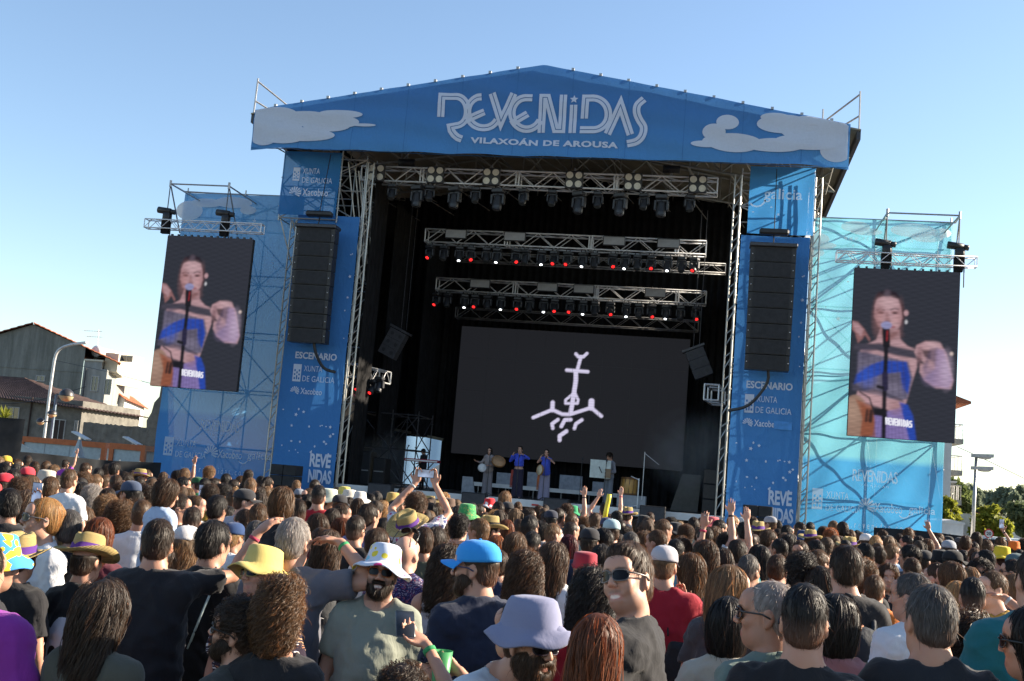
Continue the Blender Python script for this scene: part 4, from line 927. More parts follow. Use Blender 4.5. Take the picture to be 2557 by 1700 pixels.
# ------------------------------------------------------------------ people: distance-field modelling
BIG = 9.0
def axis_coords(lo, hi, h0, bands):
    out = [lo]; x = lo
    while x < hi:
        h = h0
        for (a, b, hh) in bands:
            if a - 2*hh <= x <= b + hh: h = min(h, hh)
            elif x < a - 2*hh < x + h: h = max(hh, a - 2*hh - x + 1e-5)
        x += h; out.append(x)
    return np.array(out, np.float32)
class SDF:
    def __init__(s): s.p = []; s.R = np.eye(3); s.o = np.zeros(3)
    def frame(s, R=None, o=None): s.R = np.eye(3) if R is None else np.asarray(R, float); s.o = np.zeros(3) if o is None else np.asarray(o, float); return s
    def w(s, p): return s.R @ np.asarray(p, float) + s.o
    def rc(s, a, b, ra, rb=None, k=.02, op=1):
        a, b = s.w(a), s.w(b); rb = ra if rb is None else rb; m = max(ra, rb) + k + .012
        s.p.append(('c', np.minimum(a, b)-m, np.maximum(a, b)+m, (a, b, ra, rb), k, op)); return s
    def el(s, c, r, k=.02, op=1, rot=None):
        c = s.w(c); R = s.R if rot is None else s.R @ rot; r = np.asarray(r, float); m = np.sqrt(((R*r)**2).sum(1)) + k + .012
        s.p.append(('e', c-m, c+m, (c, R, r), k, op)); return s
    def half(s, p, n, op=-1, k=.004):
        """cut away the side the normal n points to"""
        s.p.append(('h', np.full(3, -9.), np.full(3, 9.), (s.w(p), s.R @ np.asarray(n, float)), k, op)); return s
    def ev(s, pr, X, Y, Z):
        t, lo, hi, a, k, op = pr
        if t == 'c':
            A, B, ra, rb = a; d = B-A; L = float(d @ d) + 1e-12; px, py, pz = X-A[0], Y-A[1], Z-A[2]
            h = np.clip((px*d[0]+py*d[1]+pz*d[2])/L, 0, 1)
            return np.sqrt((px-h*d[0])**2 + (py-h*d[1])**2 + (pz-h*d[2])**2) - (ra + (rb-ra)*h)
        if t == 'e':
            c, R, r = a; px, py, pz = X-c[0], Y-c[1], Z-c[2]
            q = [(px*R[0, i]+py*R[1, i]+pz*R[2, i]) for i in range(3)]
            k0 = np.sqrt((q[0]/r[0])**2 + (q[1]/r[1])**2 + (q[2]/r[2])**2); k1 = np.sqrt((q[0]/r[0]**2)**2 + (q[1]/r[1]**2)**2 + (q[2]/r[2]**2)**2) + 1e-9
            return k0*(k0-1)/k1
        p, n = a; return -((X-p[0])*n[0] + (Y-p[1])*n[1] + (Z-p[2])*n[2])
    def field(s, h0, bands=((), (), ()), lo=None, hi=None):
        pos = [p for p in s.p if p[5] > 0]
        lo_ = np.min([p[1] for p in pos], 0) - .01 if lo is None else np.asarray(lo); hi_ = np.max([p[2] for p in pos], 0) + .01 if hi is None else np.asarray(hi)
        ax = [axis_coords(float(lo_[i]), float(hi_[i]), h0, bands[i]) for i in range(3)]
        F = np.full(tuple(len(a) for a in ax), BIG, np.float32)
        for p in s.p:
            sl = []
            for i in range(3):
                a, b = np.searchsorted(ax[i], (p[1][i], p[2][i])); sl.append(slice(max(a-1, 0), min(b+1, len(ax[i]))))
            sl = tuple(sl)
            if any(q.stop <= q.start for q in sl): continue
            X = ax[0][sl[0]][:, None, None]; Y = ax[1][sl[1]][None, :, None]; Z = ax[2][sl[2]][None, None, :]
            d = s.ev(p, X, Y, Z).astype(np.float32); f = F[sl]; k = max(p[4], 1e-5)
            if p[5] > 0: h = np.maximum(k - np.abs(f-d), 0)/k; F[sl] = np.minimum(f, d) - h*h*k*.25
            else: h = np.maximum(k - np.abs(f+d), 0)/k; F[sl] = np.maximum(f, -d) + h*h*k*.25
        return F, ax
def surface_nets(F, ax):
    S = F < 0; nx, ny, nz = F.shape; n = nx*ny*nz
    acc = np.zeros((n, 3), np.float64); cnt = np.zeros(n, np.int32); quads = []
    st = (ny*nz, nz, 1)
    for a in range(3):
        s0 = [slice(None)]*3; s1 = [slice(None)]*3; s0[a] = slice(0, -1); s1[a] = slice(1, None)
        e = np.argwhere(S[tuple(s0)] != S[tuple(s1)])
        b, c = [(1, 2), (2, 0), (0, 1)][a]
        ok = (e[:, b] > 0) & (e[:, c] > 0) & (e[:, b] < F.shape[b]-1) & (e[:, c] < F.shape[c]-1); e = e[ok]
        if not len(e): continue
        e1 = e.copy(); e1[:, a] += 1
        f0 = F[e[:, 0], e[:, 1], e[:, 2]]; f1 = F[e1[:, 0], e1[:, 1], e1[:, 2]]; t = f0/(f0-f1)
        P = np.stack([ax[i][e[:, i]] for i in range(3)], 1).astype(np.float64); P[:, a] += t*(ax[a][e1[:, a]] - ax[a][e[:, a]])
        base = e[:, 0]*st[0] + e[:, 1]*st[1] + e[:, 2]*st[2]
        c4 = [base - st[b] - st[c], base - st[c], base, base - st[b]]
        for q in c4:
            cnt += np.bincount(q, minlength=n).astype(np.int32)
            for i in range(3): acc[:, i] += np.bincount(q, P[:, i], n)
        Q = np.stack(c4, 1); fl = f0 > 0; Q[fl] = Q[fl][:, ::-1]; quads.append(Q)
    Q = np.concatenate(quads); u, inv = np.unique(Q, return_inverse=True)
    V = acc[u]/cnt[u][:, None]; return V, inv.reshape(Q.shape)
def vnormals(V, Q):
    n = np.cross(V[Q[:, 2]]-V[Q[:, 0]], V[Q[:, 3]]-V[Q[:, 1]]); N = np.zeros_like(V)
    for i in range(4):
        for c in range(3): N[:, c] += np.bincount(Q[:, i], n[:, c], len(V))
    return N/(np.linalg.norm(N, axis=1, keepdims=True)+1e-12)
def relax(V, Q, it=2, lam=.5):
    E = np.concatenate([Q[:, [0, 1]], Q[:, [1, 2]], Q[:, [2, 3]], Q[:, [3, 0]]]); E = np.concatenate([E, E[:, ::-1]])
    cn = np.bincount(E[:, 0], minlength=len(V))[:, None]
    for _ in range(it):
        A = np.stack([np.bincount(E[:, 0], V[E[:, 1], c], len(V)) for c in range(3)], 1)/cn; V = V + lam*(A-V)
    return V
def wob(P, fr, seed, stretch=(1, 1, 1), n=5):
    """cheap smooth noise in about -1..1"""
    r = np.random.default_rng(seed); P = P*np.asarray(stretch); o = np.zeros(len(P)); 
    for i in range(n):
        d = r.normal(size=3); d /= np.linalg.norm(d); w = r.uniform(.6, 1.7)*fr; q = P @ (d*w*6.283) + r.uniform(0, 6.283)
        o += np.sin(q + 1.2*np.sin(P @ (np.roll(d, 1)*w*4) + r.uniform(0, 6.283)))
    return o/n*1.6
def to_mesh(name, V, Q, mats, tint=None, midx=None, tris=None):
    me = bpy.data.meshes.new(name); nq = len(Q); nt_ = 0 if tris is None else len(tris)
    me.vertices.add(len(V)); me.vertices.foreach_set('co', np.asarray(V, np.float32).ravel())
    me.loops.add(nq*4); me.loops.foreach_set('vertex_index', np.asarray(Q, np.int32).ravel())
    me.polygons.add(nq); me.polygons.foreach_set('loop_start', np.arange(nq, dtype=np.int32)*4); me.polygons.foreach_set('loop_total', np.full(nq, 4, np.int32))
    me.polygons.foreach_set('use_smooth', np.ones(nq, bool))
    for m in mats: me.materials.append(m)
    if midx is not None: me.polygons.foreach_set('material_index', np.asarray(midx, np.int32))
    if tint is not None:
        ca = me.color_attributes.new('tint', 'FLOAT_COLOR', 'POINT'); ca.data.foreach_set('color', np.asarray(tint, np.float32).ravel())
    me.update(); me.validate(); return me
def rotm(yaw=0, pitch=0, roll=0):
    """turn left about z, nod down (pitch > 0) about x, tilt to the right shoulder (roll > 0) about y; degrees"""
    return np.array(Euler((-radians(pitch), radians(roll), radians(yaw)), 'XYZ').to_matrix())

# materials of the people: each object's own colour, with the mesh's tint
def obj_col(k): return k.n('ShaderNodeObjectInfo').outputs['Color']
def tint_node(k):
    v = k.n('ShaderNodeVertexColor'); v.layer_name = 'tint'; return v
k = NT('skin'); tv = tint_node(k); n = k.noise(26, 4, .6)
c = k.mixc(tv.outputs['Alpha'], obj_col(k), tv.outputs['Color']); n9 = k.noise(7, 3, .6); c = k.mixc(k.math('MULTIPLY', n, .38), c, k.mixc(1.0, c, (1.0, .60, .50), 'MULTIPLY')); c = k.mixc(k.math('MULTIPLY', n9, .35), c, k.mixc(1.0, c, (.82, .70, .62), 'MULTIPLY'))
M_SKINP = k.done(k.bsdf(c, .52, 0, .4, k.bump(n, .06, .004), Subsurface_Weight=.18, Subsurface_Radius=(.012, .005, .003), Subsurface_Scale=1.0))
def hairmat(name, tr):
    k = NT(name); tv = tint_node(k); c = k.mixc(1.0, obj_col(k), tv.outputs['Color'], 'MULTIPLY'); c = k.mixc(tv.outputs['Alpha'], (.21, .12, .085), c)
    n = k.noise(9, 4, .65, 'Object', (34, 34, 2.4)); c = k.mixc(k.math('MULTIPLY', n, .7), c, k.mixc(1.0, c, (.45, .42, .42), 'MULTIPLY'))
    k.done(k.mix(tr, k.bsdf(c, .50, 0, .32, k.bump(n, .22, .003)), k.transl(k.mixc(1.0, c, (3.4, 2.5, 1.9), 'MULTIPLY')))); return MATS[name]
M_HAIR = hairmat('hair', .26)
def fabric(name, fn=None, rough=.85, bump=.35, trans=.06, scale=9, st=(1, 1, .45)):
    k = NT(name); n = k.noise(scale, 5, .62, 'Object', st, .8); n3 = k.noise(260, 2, .5)
    c = obj_col(k) if fn is None else fn(k)
    c = k.mixc(k.math('MULTIPLY', n3, .25), c, k.mixc(1.0, c, (.6, .6, .6), 'MULTIPLY')); c = k.mixc(k.math('MULTIPLY', k.noise(5, 5, .7), .45), c, k.mixc(1.0, c, (.62, .64, .68), 'MULTIPLY'))
    k.done(k.mix(trans, k.bsdf(c, rough, 0, .2, k.bump(n, bump, .03), Sheen_Weight=.12), k.transl(c))); return MATS[name]
M_SHIRT = fabric('shirt_cloth')
M_TROUSERS = fabric('trouser_cloth', bump=.3)
M_HAT = fabric('hat_cloth', bump=.15)
def stripes_tex(k, cols, freq, axis=2):
    tc = k.n('ShaderNodeTexCoord'); sp = k.n('ShaderNodeSeparateXYZ'); k.l(tc.outputs['Object'], sp.inputs[0]); f = k.math('FRACT', k.math('MULTIPLY', sp.outputs[axis], freq))
    r = k.n('ShaderNodeValToRGB'); r.color_ramp.interpolation = 'CONSTANT'; e = r.color_ramp.elements
    while len(e) < len(cols): e.new(.5)
    for i, cc in enumerate(cols): e[i].position = i/len(cols); e[i].color = tuple(cc)+(1,)
    k.l(f, r.inputs[0]); return r.outputs[0]
def leaf_print(k, base, cols, scale=26):
    tc = k.n('ShaderNodeTexCoord'); no = k.n('ShaderNodeTexNoise'); no.inputs['Scale'].default_value = 7; k.l(tc.outputs['Object'], no.inputs['Vector'])
    mp = k.mixc(.12, tc.outputs['Object'], no.outputs['Color'])
    v = k.n('ShaderNodeTexVoronoi'); v.inputs['Scale'].default_value = scale; k.l(mp, v.inputs['Vector'])
    wv = k.n('ShaderNodeTexWave', wave_type='RINGS', rings_direction='SPHERICAL'); wv.inputs['Scale'].default_value = 1.35; wv.inputs['Distortion'].default_value = 2.0; wv.inputs['Detail'].default_value = 1; wv.inputs['Detail Scale'].default_value = .6
    mv = k.n('ShaderNodeMapping'); mv.inputs['Scale'].default_value = (scale*.55,)*3; k.l(mp, mv.inputs[0]); k.l(mv.outputs[0], wv.inputs['Vector'])
    g = k.math('GREATER_THAN', wv.outputs['Fac'], .68); d = k.math('LESS_THAN', v.outputs['Distance'], .52); m = k.math('MULTIPLY', g, d)
    sc = k.n('ShaderNodeSeparateColor'); k.l(v.outputs['Color'], sc.inputs[0]); r = k.n('ShaderNodeValToRGB'); r.color_ramp.interpolation = 'CONSTANT'; e = r.color_ramp.elements
    while len(e) < len(cols): e.new(.5)
    for i, cc in enumerate(cols): e[i].position = i/len(cols); e[i].color = tuple(cc)+(1,)
    k.l(sc.outputs[0], r.inputs[0]); return k.mixc(m, base, r.outputs[0])
def spots(k, base, cols, scale=14, th=.34):
    tc = k.n('ShaderNodeTexCoord'); v = k.n('ShaderNodeTexVoronoi'); v.inputs['Scale'].default_value = scale; k.l(tc.outputs['Object'], v.inputs['Vector'])
    sc = k.n('ShaderNodeSeparateColor'); k.l(v.outputs['Color'], sc.inputs[0]); r = k.n('ShaderNodeValToRGB'); r.color_ramp.interpolation = 'CONSTANT'; e = r.color_ramp.elements
    while len(e) < len(cols): e.new(.5)
    for i, cc in enumerate(cols): e[i].position = i/len(cols); e[i].color = tuple(cc)+(1,)
    k.l(sc.outputs[0], r.inputs[0]); lim = k.math('MULTIPLY', sc.outputs[1], th*2)
    return k.mixc(k.math('LESS_THAN', v.outputs['Distance'], lim), base if hasattr(base, 'links') or True else base, r.outputs[0])
M_LEAFSHIRT = fabric('leaf_print_cloth', lambda k: leaf_print(k, (.022, .012, .028), [(.75, .72, .70), (.45, .18, .07), (.55, .35, .2), (.75, .72, .70)], 30))
M_DASHSHIRT = fabric('dash_print_cloth', lambda k: leaf_print(k, (.03, .02, .08), [(.55, .14, .18), (.50, .45, .55), (.12, .12, .35)], 75))
M_STRIPESHIRT = fabric('striped_cloth', lambda k: stripes_tex(k, [(.35, .42, .55), (.62, .60, .60), (.55, .22, .26), (.35, .42, .55), (.6, .35, .28), (.62, .6, .6)], 11))
M_FLORAL = fabric('floral_cloth', lambda k: spots(k, (.62, .62, .66), [(.45, .08, .2), (.25, .12, .4), (.1, .12, .3)], 34, .3))
M_PARTYHAT = fabric('party_hat_cloth', lambda k: spots(k, (.62, .68, .80), [(.75, .62, .06), (.8, .08, .3), (.16, .55, .75), (.62, .68, .8), (.75, .62, .06)], 20, .30), bump=.1)
M_SUNHAT = fabric('blue_yellow_hat_cloth', lambda k: spots(k, (.06, .30, .72), [(.85, .62, .05), (.8, .5, .04)], 18, .42), bump=.1)
M_TOADHAT = fabric('red_white_spot_cloth', lambda k: spots(k, (.62, .02, .03), [(.75, .73, .72)], 11, .36), bump=.1)
M_GREENHAT = fabric('green_leaf_hat_cloth', lambda k: leaf_print(k, (.05, .30, .10), [(.03, .16, .05), (.25, .5, .12), (.5, .3, .1)], 40), bump=.1)
M_CHECK = None
k = NT('check_cloth'); tc = k.n('ShaderNodeTexCoord'); mp = k.n('ShaderNodeMapping'); mp.inputs['Rotation'].default_value = (0, .5, 0); k.l(tc.outputs['Object'], mp.inputs[0])
ck = k.n('ShaderNodeTexChecker'); ck.inputs['Scale'].default_value = 26; ck.inputs['Color1'].default_value = (.02, .03, .04, 1); ck.inputs['Color2'].default_value = (.62, .66, .66, 1); k.l(mp.outputs[0], ck.inputs[0])
M_CHECK = k.done(k.bsdf(ck.outputs[0], .8, 0, .2))
k = NT('straw'); n = k.noise(60, 3, .7, 'Object', (1, 1, 4)); wv = k.n('ShaderNodeTexWave', bands_direction='Z'); wv.inputs['Scale'].default_value = 55; wv.inputs['Distortion'].default_value = 1.5; tc = k.n('ShaderNodeTexCoord'); k.l(tc.outputs['Object'], wv.inputs[0])
c = k.mixc(n, (.30, .215, .075), (.56, .44, .20)); c = k.mixc(k.math('MULTIPLY', wv.outputs['Fac'], .45), c, (.20, .13, .04))
M_STRAW = k.done(k.mix(.12, k.bsdf(c, .7, 0, .25, k.bump(wv.outputs['Fac'], .5, .006)), k.transl(c)))
k = NT('dark_glass'); M_SHADES = k.done(k.bsdf((.005, .004, .006), .2, 0, .16))
k = NT('frame_plastic'); M_FRAME = k.done(k.bsdf(obj_col(k), .3, 0, .5))
k = NT('bag_cloth'); n = k.noise(9, 5, .6); M_BAG = k.done(k.bsdf(obj_col(k), .75, 0, .25, k.bump(n, .5, .03)))
M_BAND = fabric('hat_band', bump=.05)
k = NT('phone_body'); M_PHONE = k.done(k.bsdf((.015, .015, .017), .25, 0, .6))
k = NT('phone_screen'); n = k.noise(9, 2, .5); M_PSCREEN = k.done(k.bsdf((.01, .01, .012), .08, 0, .7, Emission_Color=k.ramp(n, [(.35, (.02, .03, .06)), (.7, (.25, .33, .5))]), Emission_Strength=.5))

# --- head
HC = np.array([0, .012, 1.635]); NP = np.array([0, -.012, 1.535])          # head centre and the pivot at the top of the neck
def head_frame(yaw=0, pitch=0, roll=0, lean=(0, 0, 0)):
    R = rotm(yaw, pitch, roll); o = NP + np.asarray(lean) + R @ (HC - NP); return R, o
def head_prims(s, sex='m', smile=0.0, ears=True, fat=0.0):
    f = sex == 'f'; j = (.0 if not f else -.004) + fat*.008
    s.el((0, -.012, .028), (.069, .092, .089), .02)
    s.el((0, .020, -.030), (.057 + j, .068, .080), .03)
    s.el((0, .052, -.088), (.030 + j*1.2, .032, .027), .03)                         # chin and jaw
    for q in (-1, 1):
        s.el((q*(.040+j), .016, -.070), (.018, .034, .025), .03)                    # jaw corner
        s.el((q*.036, .064, -.020), (.022, .018, .020), .02)                       # cheek
        s.rc((q*.014, .087, .030), (q*.048, .070, .026), .010 if not f else .007, .008, .014)   # brow
    s.el((0, .070, .052), (.052, .026, .034), .03)
    s.rc((0, .086, .020), (0, .109, -.024), .0085 if not f else .007, .0118 if not f else .0095, .011)      # nose
    for q in (-1, 1): s.el((q*.012, .101, -.030), (.008, .010, .008), .006)
    for q in (-1, 1):
        s.el((q*.031, .094, .006), (.016, .013, .010), .012, -1)
        s.el((q*.031, .077, .005), (.0135, .0115, .0105), .004)
    s.el((0, .078, -.061 + .001*smile), (.023 + .011*smile, .0145, .0066), .010); s.el((0, .077, -.075 - .007*smile), (.020 + .009*smile, .0135, .0066), .009)
    if smile:
        s.el((0, .097, -.069), (.026, .0095, .0075), .003, -1)
        for q in (-1, 1): s.el((q*.040, .066, -.040), (.015, .014, .015), .02)
    if ears:
        for q in (-1, 1):
            rt = rotm(q*-14, 0, 0)
            s.el((q*.074, -.010, -.004), (.008, .020, .032), .006, 1, rt); s.el((q*.073, -.004, -.028), (.007, .010, .012), .008, 1); s.el((q*.083, -.005, .0), (.006, .011, .019), .004, -1, rt)
def head_tint(V, R, o, sex='m', smile=0.0, beard=0.0, hairc=(.03, .02, .015), stubble=0.0, age=0.0, brows=True):
    """rgb + share laid over the skin colour: lips, brows, eyes, teeth, stubble"""
    L = (V - o) @ R; x, y, z = L[:, 0], L[:, 1], L[:, 2]; ax = np.abs(x); T = np.zeros((len(V), 4)); front = y > .045
    def lay(m, c, a):
        m = np.clip(m, 0, 1)*a; T[:, :3] = np.where((m > 0)[:, None], (T[:, :3]*(T[:, 3:]*(1-m[:, None])) + np.array(c)*m[:, None])/(T[:, 3:]*(1-m[:, None])+m[:, None]+1e-9), T[:, :3]); T[:, 3] = np.clip(T[:, 3]*(1-m)+m, 0, 1)
    def blob(cx, cz, rx, rz, soft=.35): return np.where(front, (1 - np.sqrt(((ax if cx else x)-cx)**2/rx**2 + (z-cz)**2/rz**2))/soft + .3, 0)
    near = (np.abs(x) < .11) & (y > -.1) & (z > -.17) & (z < .14)
    if beard or stubble:
        low = np.clip((-.028 - z + .35*np.maximum(0, ax-.03) - .2*np.maximum(0, .06-y)*(y < .03))/.014, 0, 1)*np.clip((y + .005)/.02, 0, 1)*near*(z > -.135)
        low = np.maximum(low, np.clip((ax - .055)/.008, 0, 1)*np.clip((.015 - np.abs(y-.012))/.01, 0, 1)*np.clip((.02-z)/.02, 0, 1)*(z > -.09)*near)
        lay(low*np.clip(1-blob(0, -.068, .03, .014), 0, 1), hairc, .9*beard + .5*stubble); lay(blob(0, -.049, .028, .0075), hairc, .8*beard + .45*stubble)
    if front.any():
        if brows: lay(blob(.031, .027 + (.0), .021, .0062) , hairc, .8)
        lay(blob(.031, .006, .0135, .0062), (.60, .56, .52), .85); lay(blob(.031, .005, .0062, .0062, .2), (.03, .018, .012), .95); lay(blob(.031, .0125, .0155, .0032), (.03, .02, .018), .7)
        lay(blob(0, -.068, .026 + .007*smile, .0115 + .002*smile), (.36, .13, .11), .6)
        if smile: lay(blob(0, -.0675, .023, .0068, .3), (.72, .68, .62), .97)
        lay(blob(0, -.004 - .03, .02, .012), (.5, .2, .14), .16)
    return T
ARMS = {   # elbow, wrist, hand direction, palm side for the right arm (x > 0), in metres for a 1.75 m figure
 'down': ((.262, -.03, 1.135), (.272, .055, .885), (0, .10, -1), (-1, 0, 0)),
 'hang': ((.255, -.015, 1.13), (.262, .03, .872), (0, .03, -1), (-1, 0, 0)),
 'fwd': ((.265, .00, 1.14), (.13, .24, 1.10), (-.6, .7, .1), (0, 0, -1)),
 'up': ((.285, .07, 1.66), (.235, .13, 1.92), (.0, .05, 1), (0, 1, 0)),
 'upin': ((.33, .08, 1.62), (.17, .12, 1.86), (-.2, .05, 1), (0, 1, 0)),
 'phone': ((.26, .20, 1.40), (.10, .34, 1.62), (-.25, .25, 1), (0, -1, 0)),
 'phonehigh': ((.30, .18, 1.62), (.10, .28, 1.86), (-.25, .1, 1), (0, -1, 0)),
 'head': ((.46, .00, 1.50), (.22, .09, 1.66), (-1, .15, .12), (0, -.4, -1)),
 'shield': ((.40, .17, 1.50), (.15, .17, 1.66), (-1, .15, .15), (0, -.2, -1)),
 'chin': ((.27, .10, 1.16), (.12, .20, 1.40), (-.3, -.1, 1), (0, -1, 0)),
 'out': ((.40, .10, 1.22), (.50, .30, 1.24), (.5, .8, .1), (0, 0, -1)),
 'shoulder': ((.46, .06, 1.30), (.62, .26, 1.36), (.8, .5, -.1), (0, 0, -1)),
}
def mirror(a, q): return tuple((v[0]*q, v[1], v[2]) for v in a)
def hand_prims(s, wr, dr, pn, q, curl=.5):
    """palm, four unequal fingers and a thumb from the wrist wr along dr; pn: the way the palm faces; q: +1 right hand, -1 left"""
    d = np.asarray(dr, float); d /= np.linalg.norm(d); pn = np.asarray(pn, float); pn = pn - d*(pn @ d); pn /= np.linalg.norm(pn); sd = np.cross(d, pn)*q    # sd points to the thumb
    R = np.stack([sd, pn, d], 1); c = wr + d*.050
    s.p.append(('e', c-.075, c+.075, (c, R, np.array([.041, .017, .052])), .012, 1))
    ln = [.072, .080, .075, .058]; off = [.028, .010, -.010, -.028]
    for i in range(4):
        b = wr + d*(.088 - .006*abs(i-1.2)) + sd*off[i]; a1 = curl*.75; a2 = curl*1.7
        m = b + (d*cos(a1) + pn*sin(a1) + sd*off[i]*2)*ln[i]*.52; e = m + (d*cos(a2) + pn*sin(a2))*ln[i]*.48
        s.rc(b, m, .0092, .0084, .004); s.rc(m, e, .0082, .0070, .003)
    b = wr + d*.028 + sd*.026; m = b + (sd*.72 + d*.60 + pn*.35)*.040; e = m + (sd*.25 + d*.85 + pn*.45)*.034
    s.rc(b, m, .0125, .0105, .010); s.rc(m, e, .010, .0082, .003)
    return wr - .02, c + d*.02
def body_frame_pts(sex, w, armL, armR, sit=False):
    sh = .158*w if sex == 'm' else .140*w
    out = []
    for q, nm in ((-1, armL), (1, armR)):
        el, wr, dr, pn = mirror(ARMS[nm] if isinstance(nm, str) else nm, q)
        k_ = .96 if sex == 'f' else 1.0
        el = np.array(el)*np.array([sh/.178, 1, 1]); wr = np.array([wr[0]*(.5+.5*sh/.178), wr[1], wr[2]])
        s0 = np.array([q*sh, -.012, 1.415 + (.035 if el[2] > 1.45 else 0)]); out.append((q, s0, el, wr, np.array(dr), np.array(pn)))
    return out
def torso_prims(s, sex, w, fat, grow=0.0, lower=True, k=.05):
    f = sex == 'f'; g = grow
    if lower: s.el((0, 0, .955), (.158*(1+.04*f)+g+fat*.02, .112+g+fat*.03, .13+g), k)
    s.el((0, .005+fat*.02, 1.11), ((.140 if not f else .122)*(.7+.3*w)+g+fat*.045, .098+g+fat*.06, .15+g), k+.02)
    s.el((0, -.005, 1.275), ((.150 if not f else .130)*w+g+fat*.015, .110+g+fat*.02, .165+g), k)
    a = .115*w if not f else .100*w
    s.rc((-a, -.014, 1.405), (a, -.014, 1.405), .058+g, None, k)
    if f:
        for q in (-1, 1): s.el((q*.065, .085, 1.265), (.056+g*.6, .048+g*.5, .054+g*.6), .03)
    for q in (-1, 1): s.rc((q*a, -.022, 1.425), (q*.035, -.020, 1.505), .046+g, .034+g*.6, .04)
def make_body(name, sex='m', w=1.0, fat=0.0, armL='down', armR='down', yaw=0, pitch=0, roll=0, smile=0, beard=0, stubble=0, hairc=(.03, .02, .015), sit=False, fine=False, curl=.5, lean=(0, 0, 0), legs=True):
    s = SDF(); torso_prims(s, sex, w, fat)
    R, o = head_frame(yaw, pitch, roll, lean); f = sex == 'f'
    nk = .051 if not f else .043
    s.rc((0, -.022, 1.44), NP + np.asarray(lean)*.7 + (0, .0, .0), nk+.004+fat*.01, nk+fat*.008, .035)
    s.rc(NP + np.asarray(lean)*.7, o + R @ np.array([0, -.022, -.045]), nk, nk*.95, .03)
    hb = []
    th = .043 if not f else .036
    for q, s0, el, wr, dr, pn in body_frame_pts(sex, w, armL, armR):
        s.el(s0 + (-q*.006, 0, -.012), (.052+fat*.01, .052, .062), .05)
        s.rc(s0, el, th+.006+fat*.012, th-.007+fat*.006, .03); s.rc(el, el + (wr-el)*.35, th-.008, th-.006+fat*.004, .012); s.rc(el + (wr-el)*.35, wr, th-.006+fat*.004, .0255 if not f else .022, .012)
        lo, c = hand_prims(s, wr, dr, pn, q, curl); hb.append((wr, c))
    if legs:
        for q in (-1, 1):
            if not sit: s.rc((q*.088, 0, .93), (q*.095, .012, .50), .082+fat*.01, .052, .04); s.rc((q*.095, .005, .50), (q*.10, -.02, .10), .050, .034, .02); s.rc((q*.10, -.045, .045), (q*.115, .13, .035), .036, .03, .02)
            else: s.rc((q*.088, 0, .93), (q*.11, .34, .90), .075, .05, .04); s.rc((q*.11, .34, .90), (q*.11, .36, .52), .048, .034, .02); s.rc((q*.11, .34, .48), (q*.115, .47, .46), .034, .028, .02)
    s.frame(R, o); head_prims(s, sex, smile, True, fat); s.frame()
    low = fine == -1; hh = .0140 if low else .0060 if fine else .0112
    bx = [(o[0]-.095, o[0]+.095, hh)]; by = [(o[1]-.115, o[1]+.125, hh)]; bz = [(o[2]-.130, o[2]+.125, hh), (1.38, o[2], .022 if low else .016)]
    for wr, c in hb:
        if wr[2] > 1.0:
            for i, b in enumerate((bx, by, bz)): b.append((min(wr[i], c[i])-.05, max(wr[i], c[i])+.07, .0105))
    F, ax = s.field(.045 if low else .030, (bx, by, bz)); V, Q = surface_nets(F, ax); V = relax(V, Q, 1, .35)
    T = head_tint(V, R, o, sex, smile, beard, hairc, stubble)
    me = to_mesh(name, V, Q, [M_SKINP], T); me['hy'] = 0
    return dict(mesh=me, R=R, o=o, sex=sex, w=w, fat=fat, arms=body_frame_pts(sex, w, armL, armR), sit=sit, th=th, lean=np.asarray(lean))
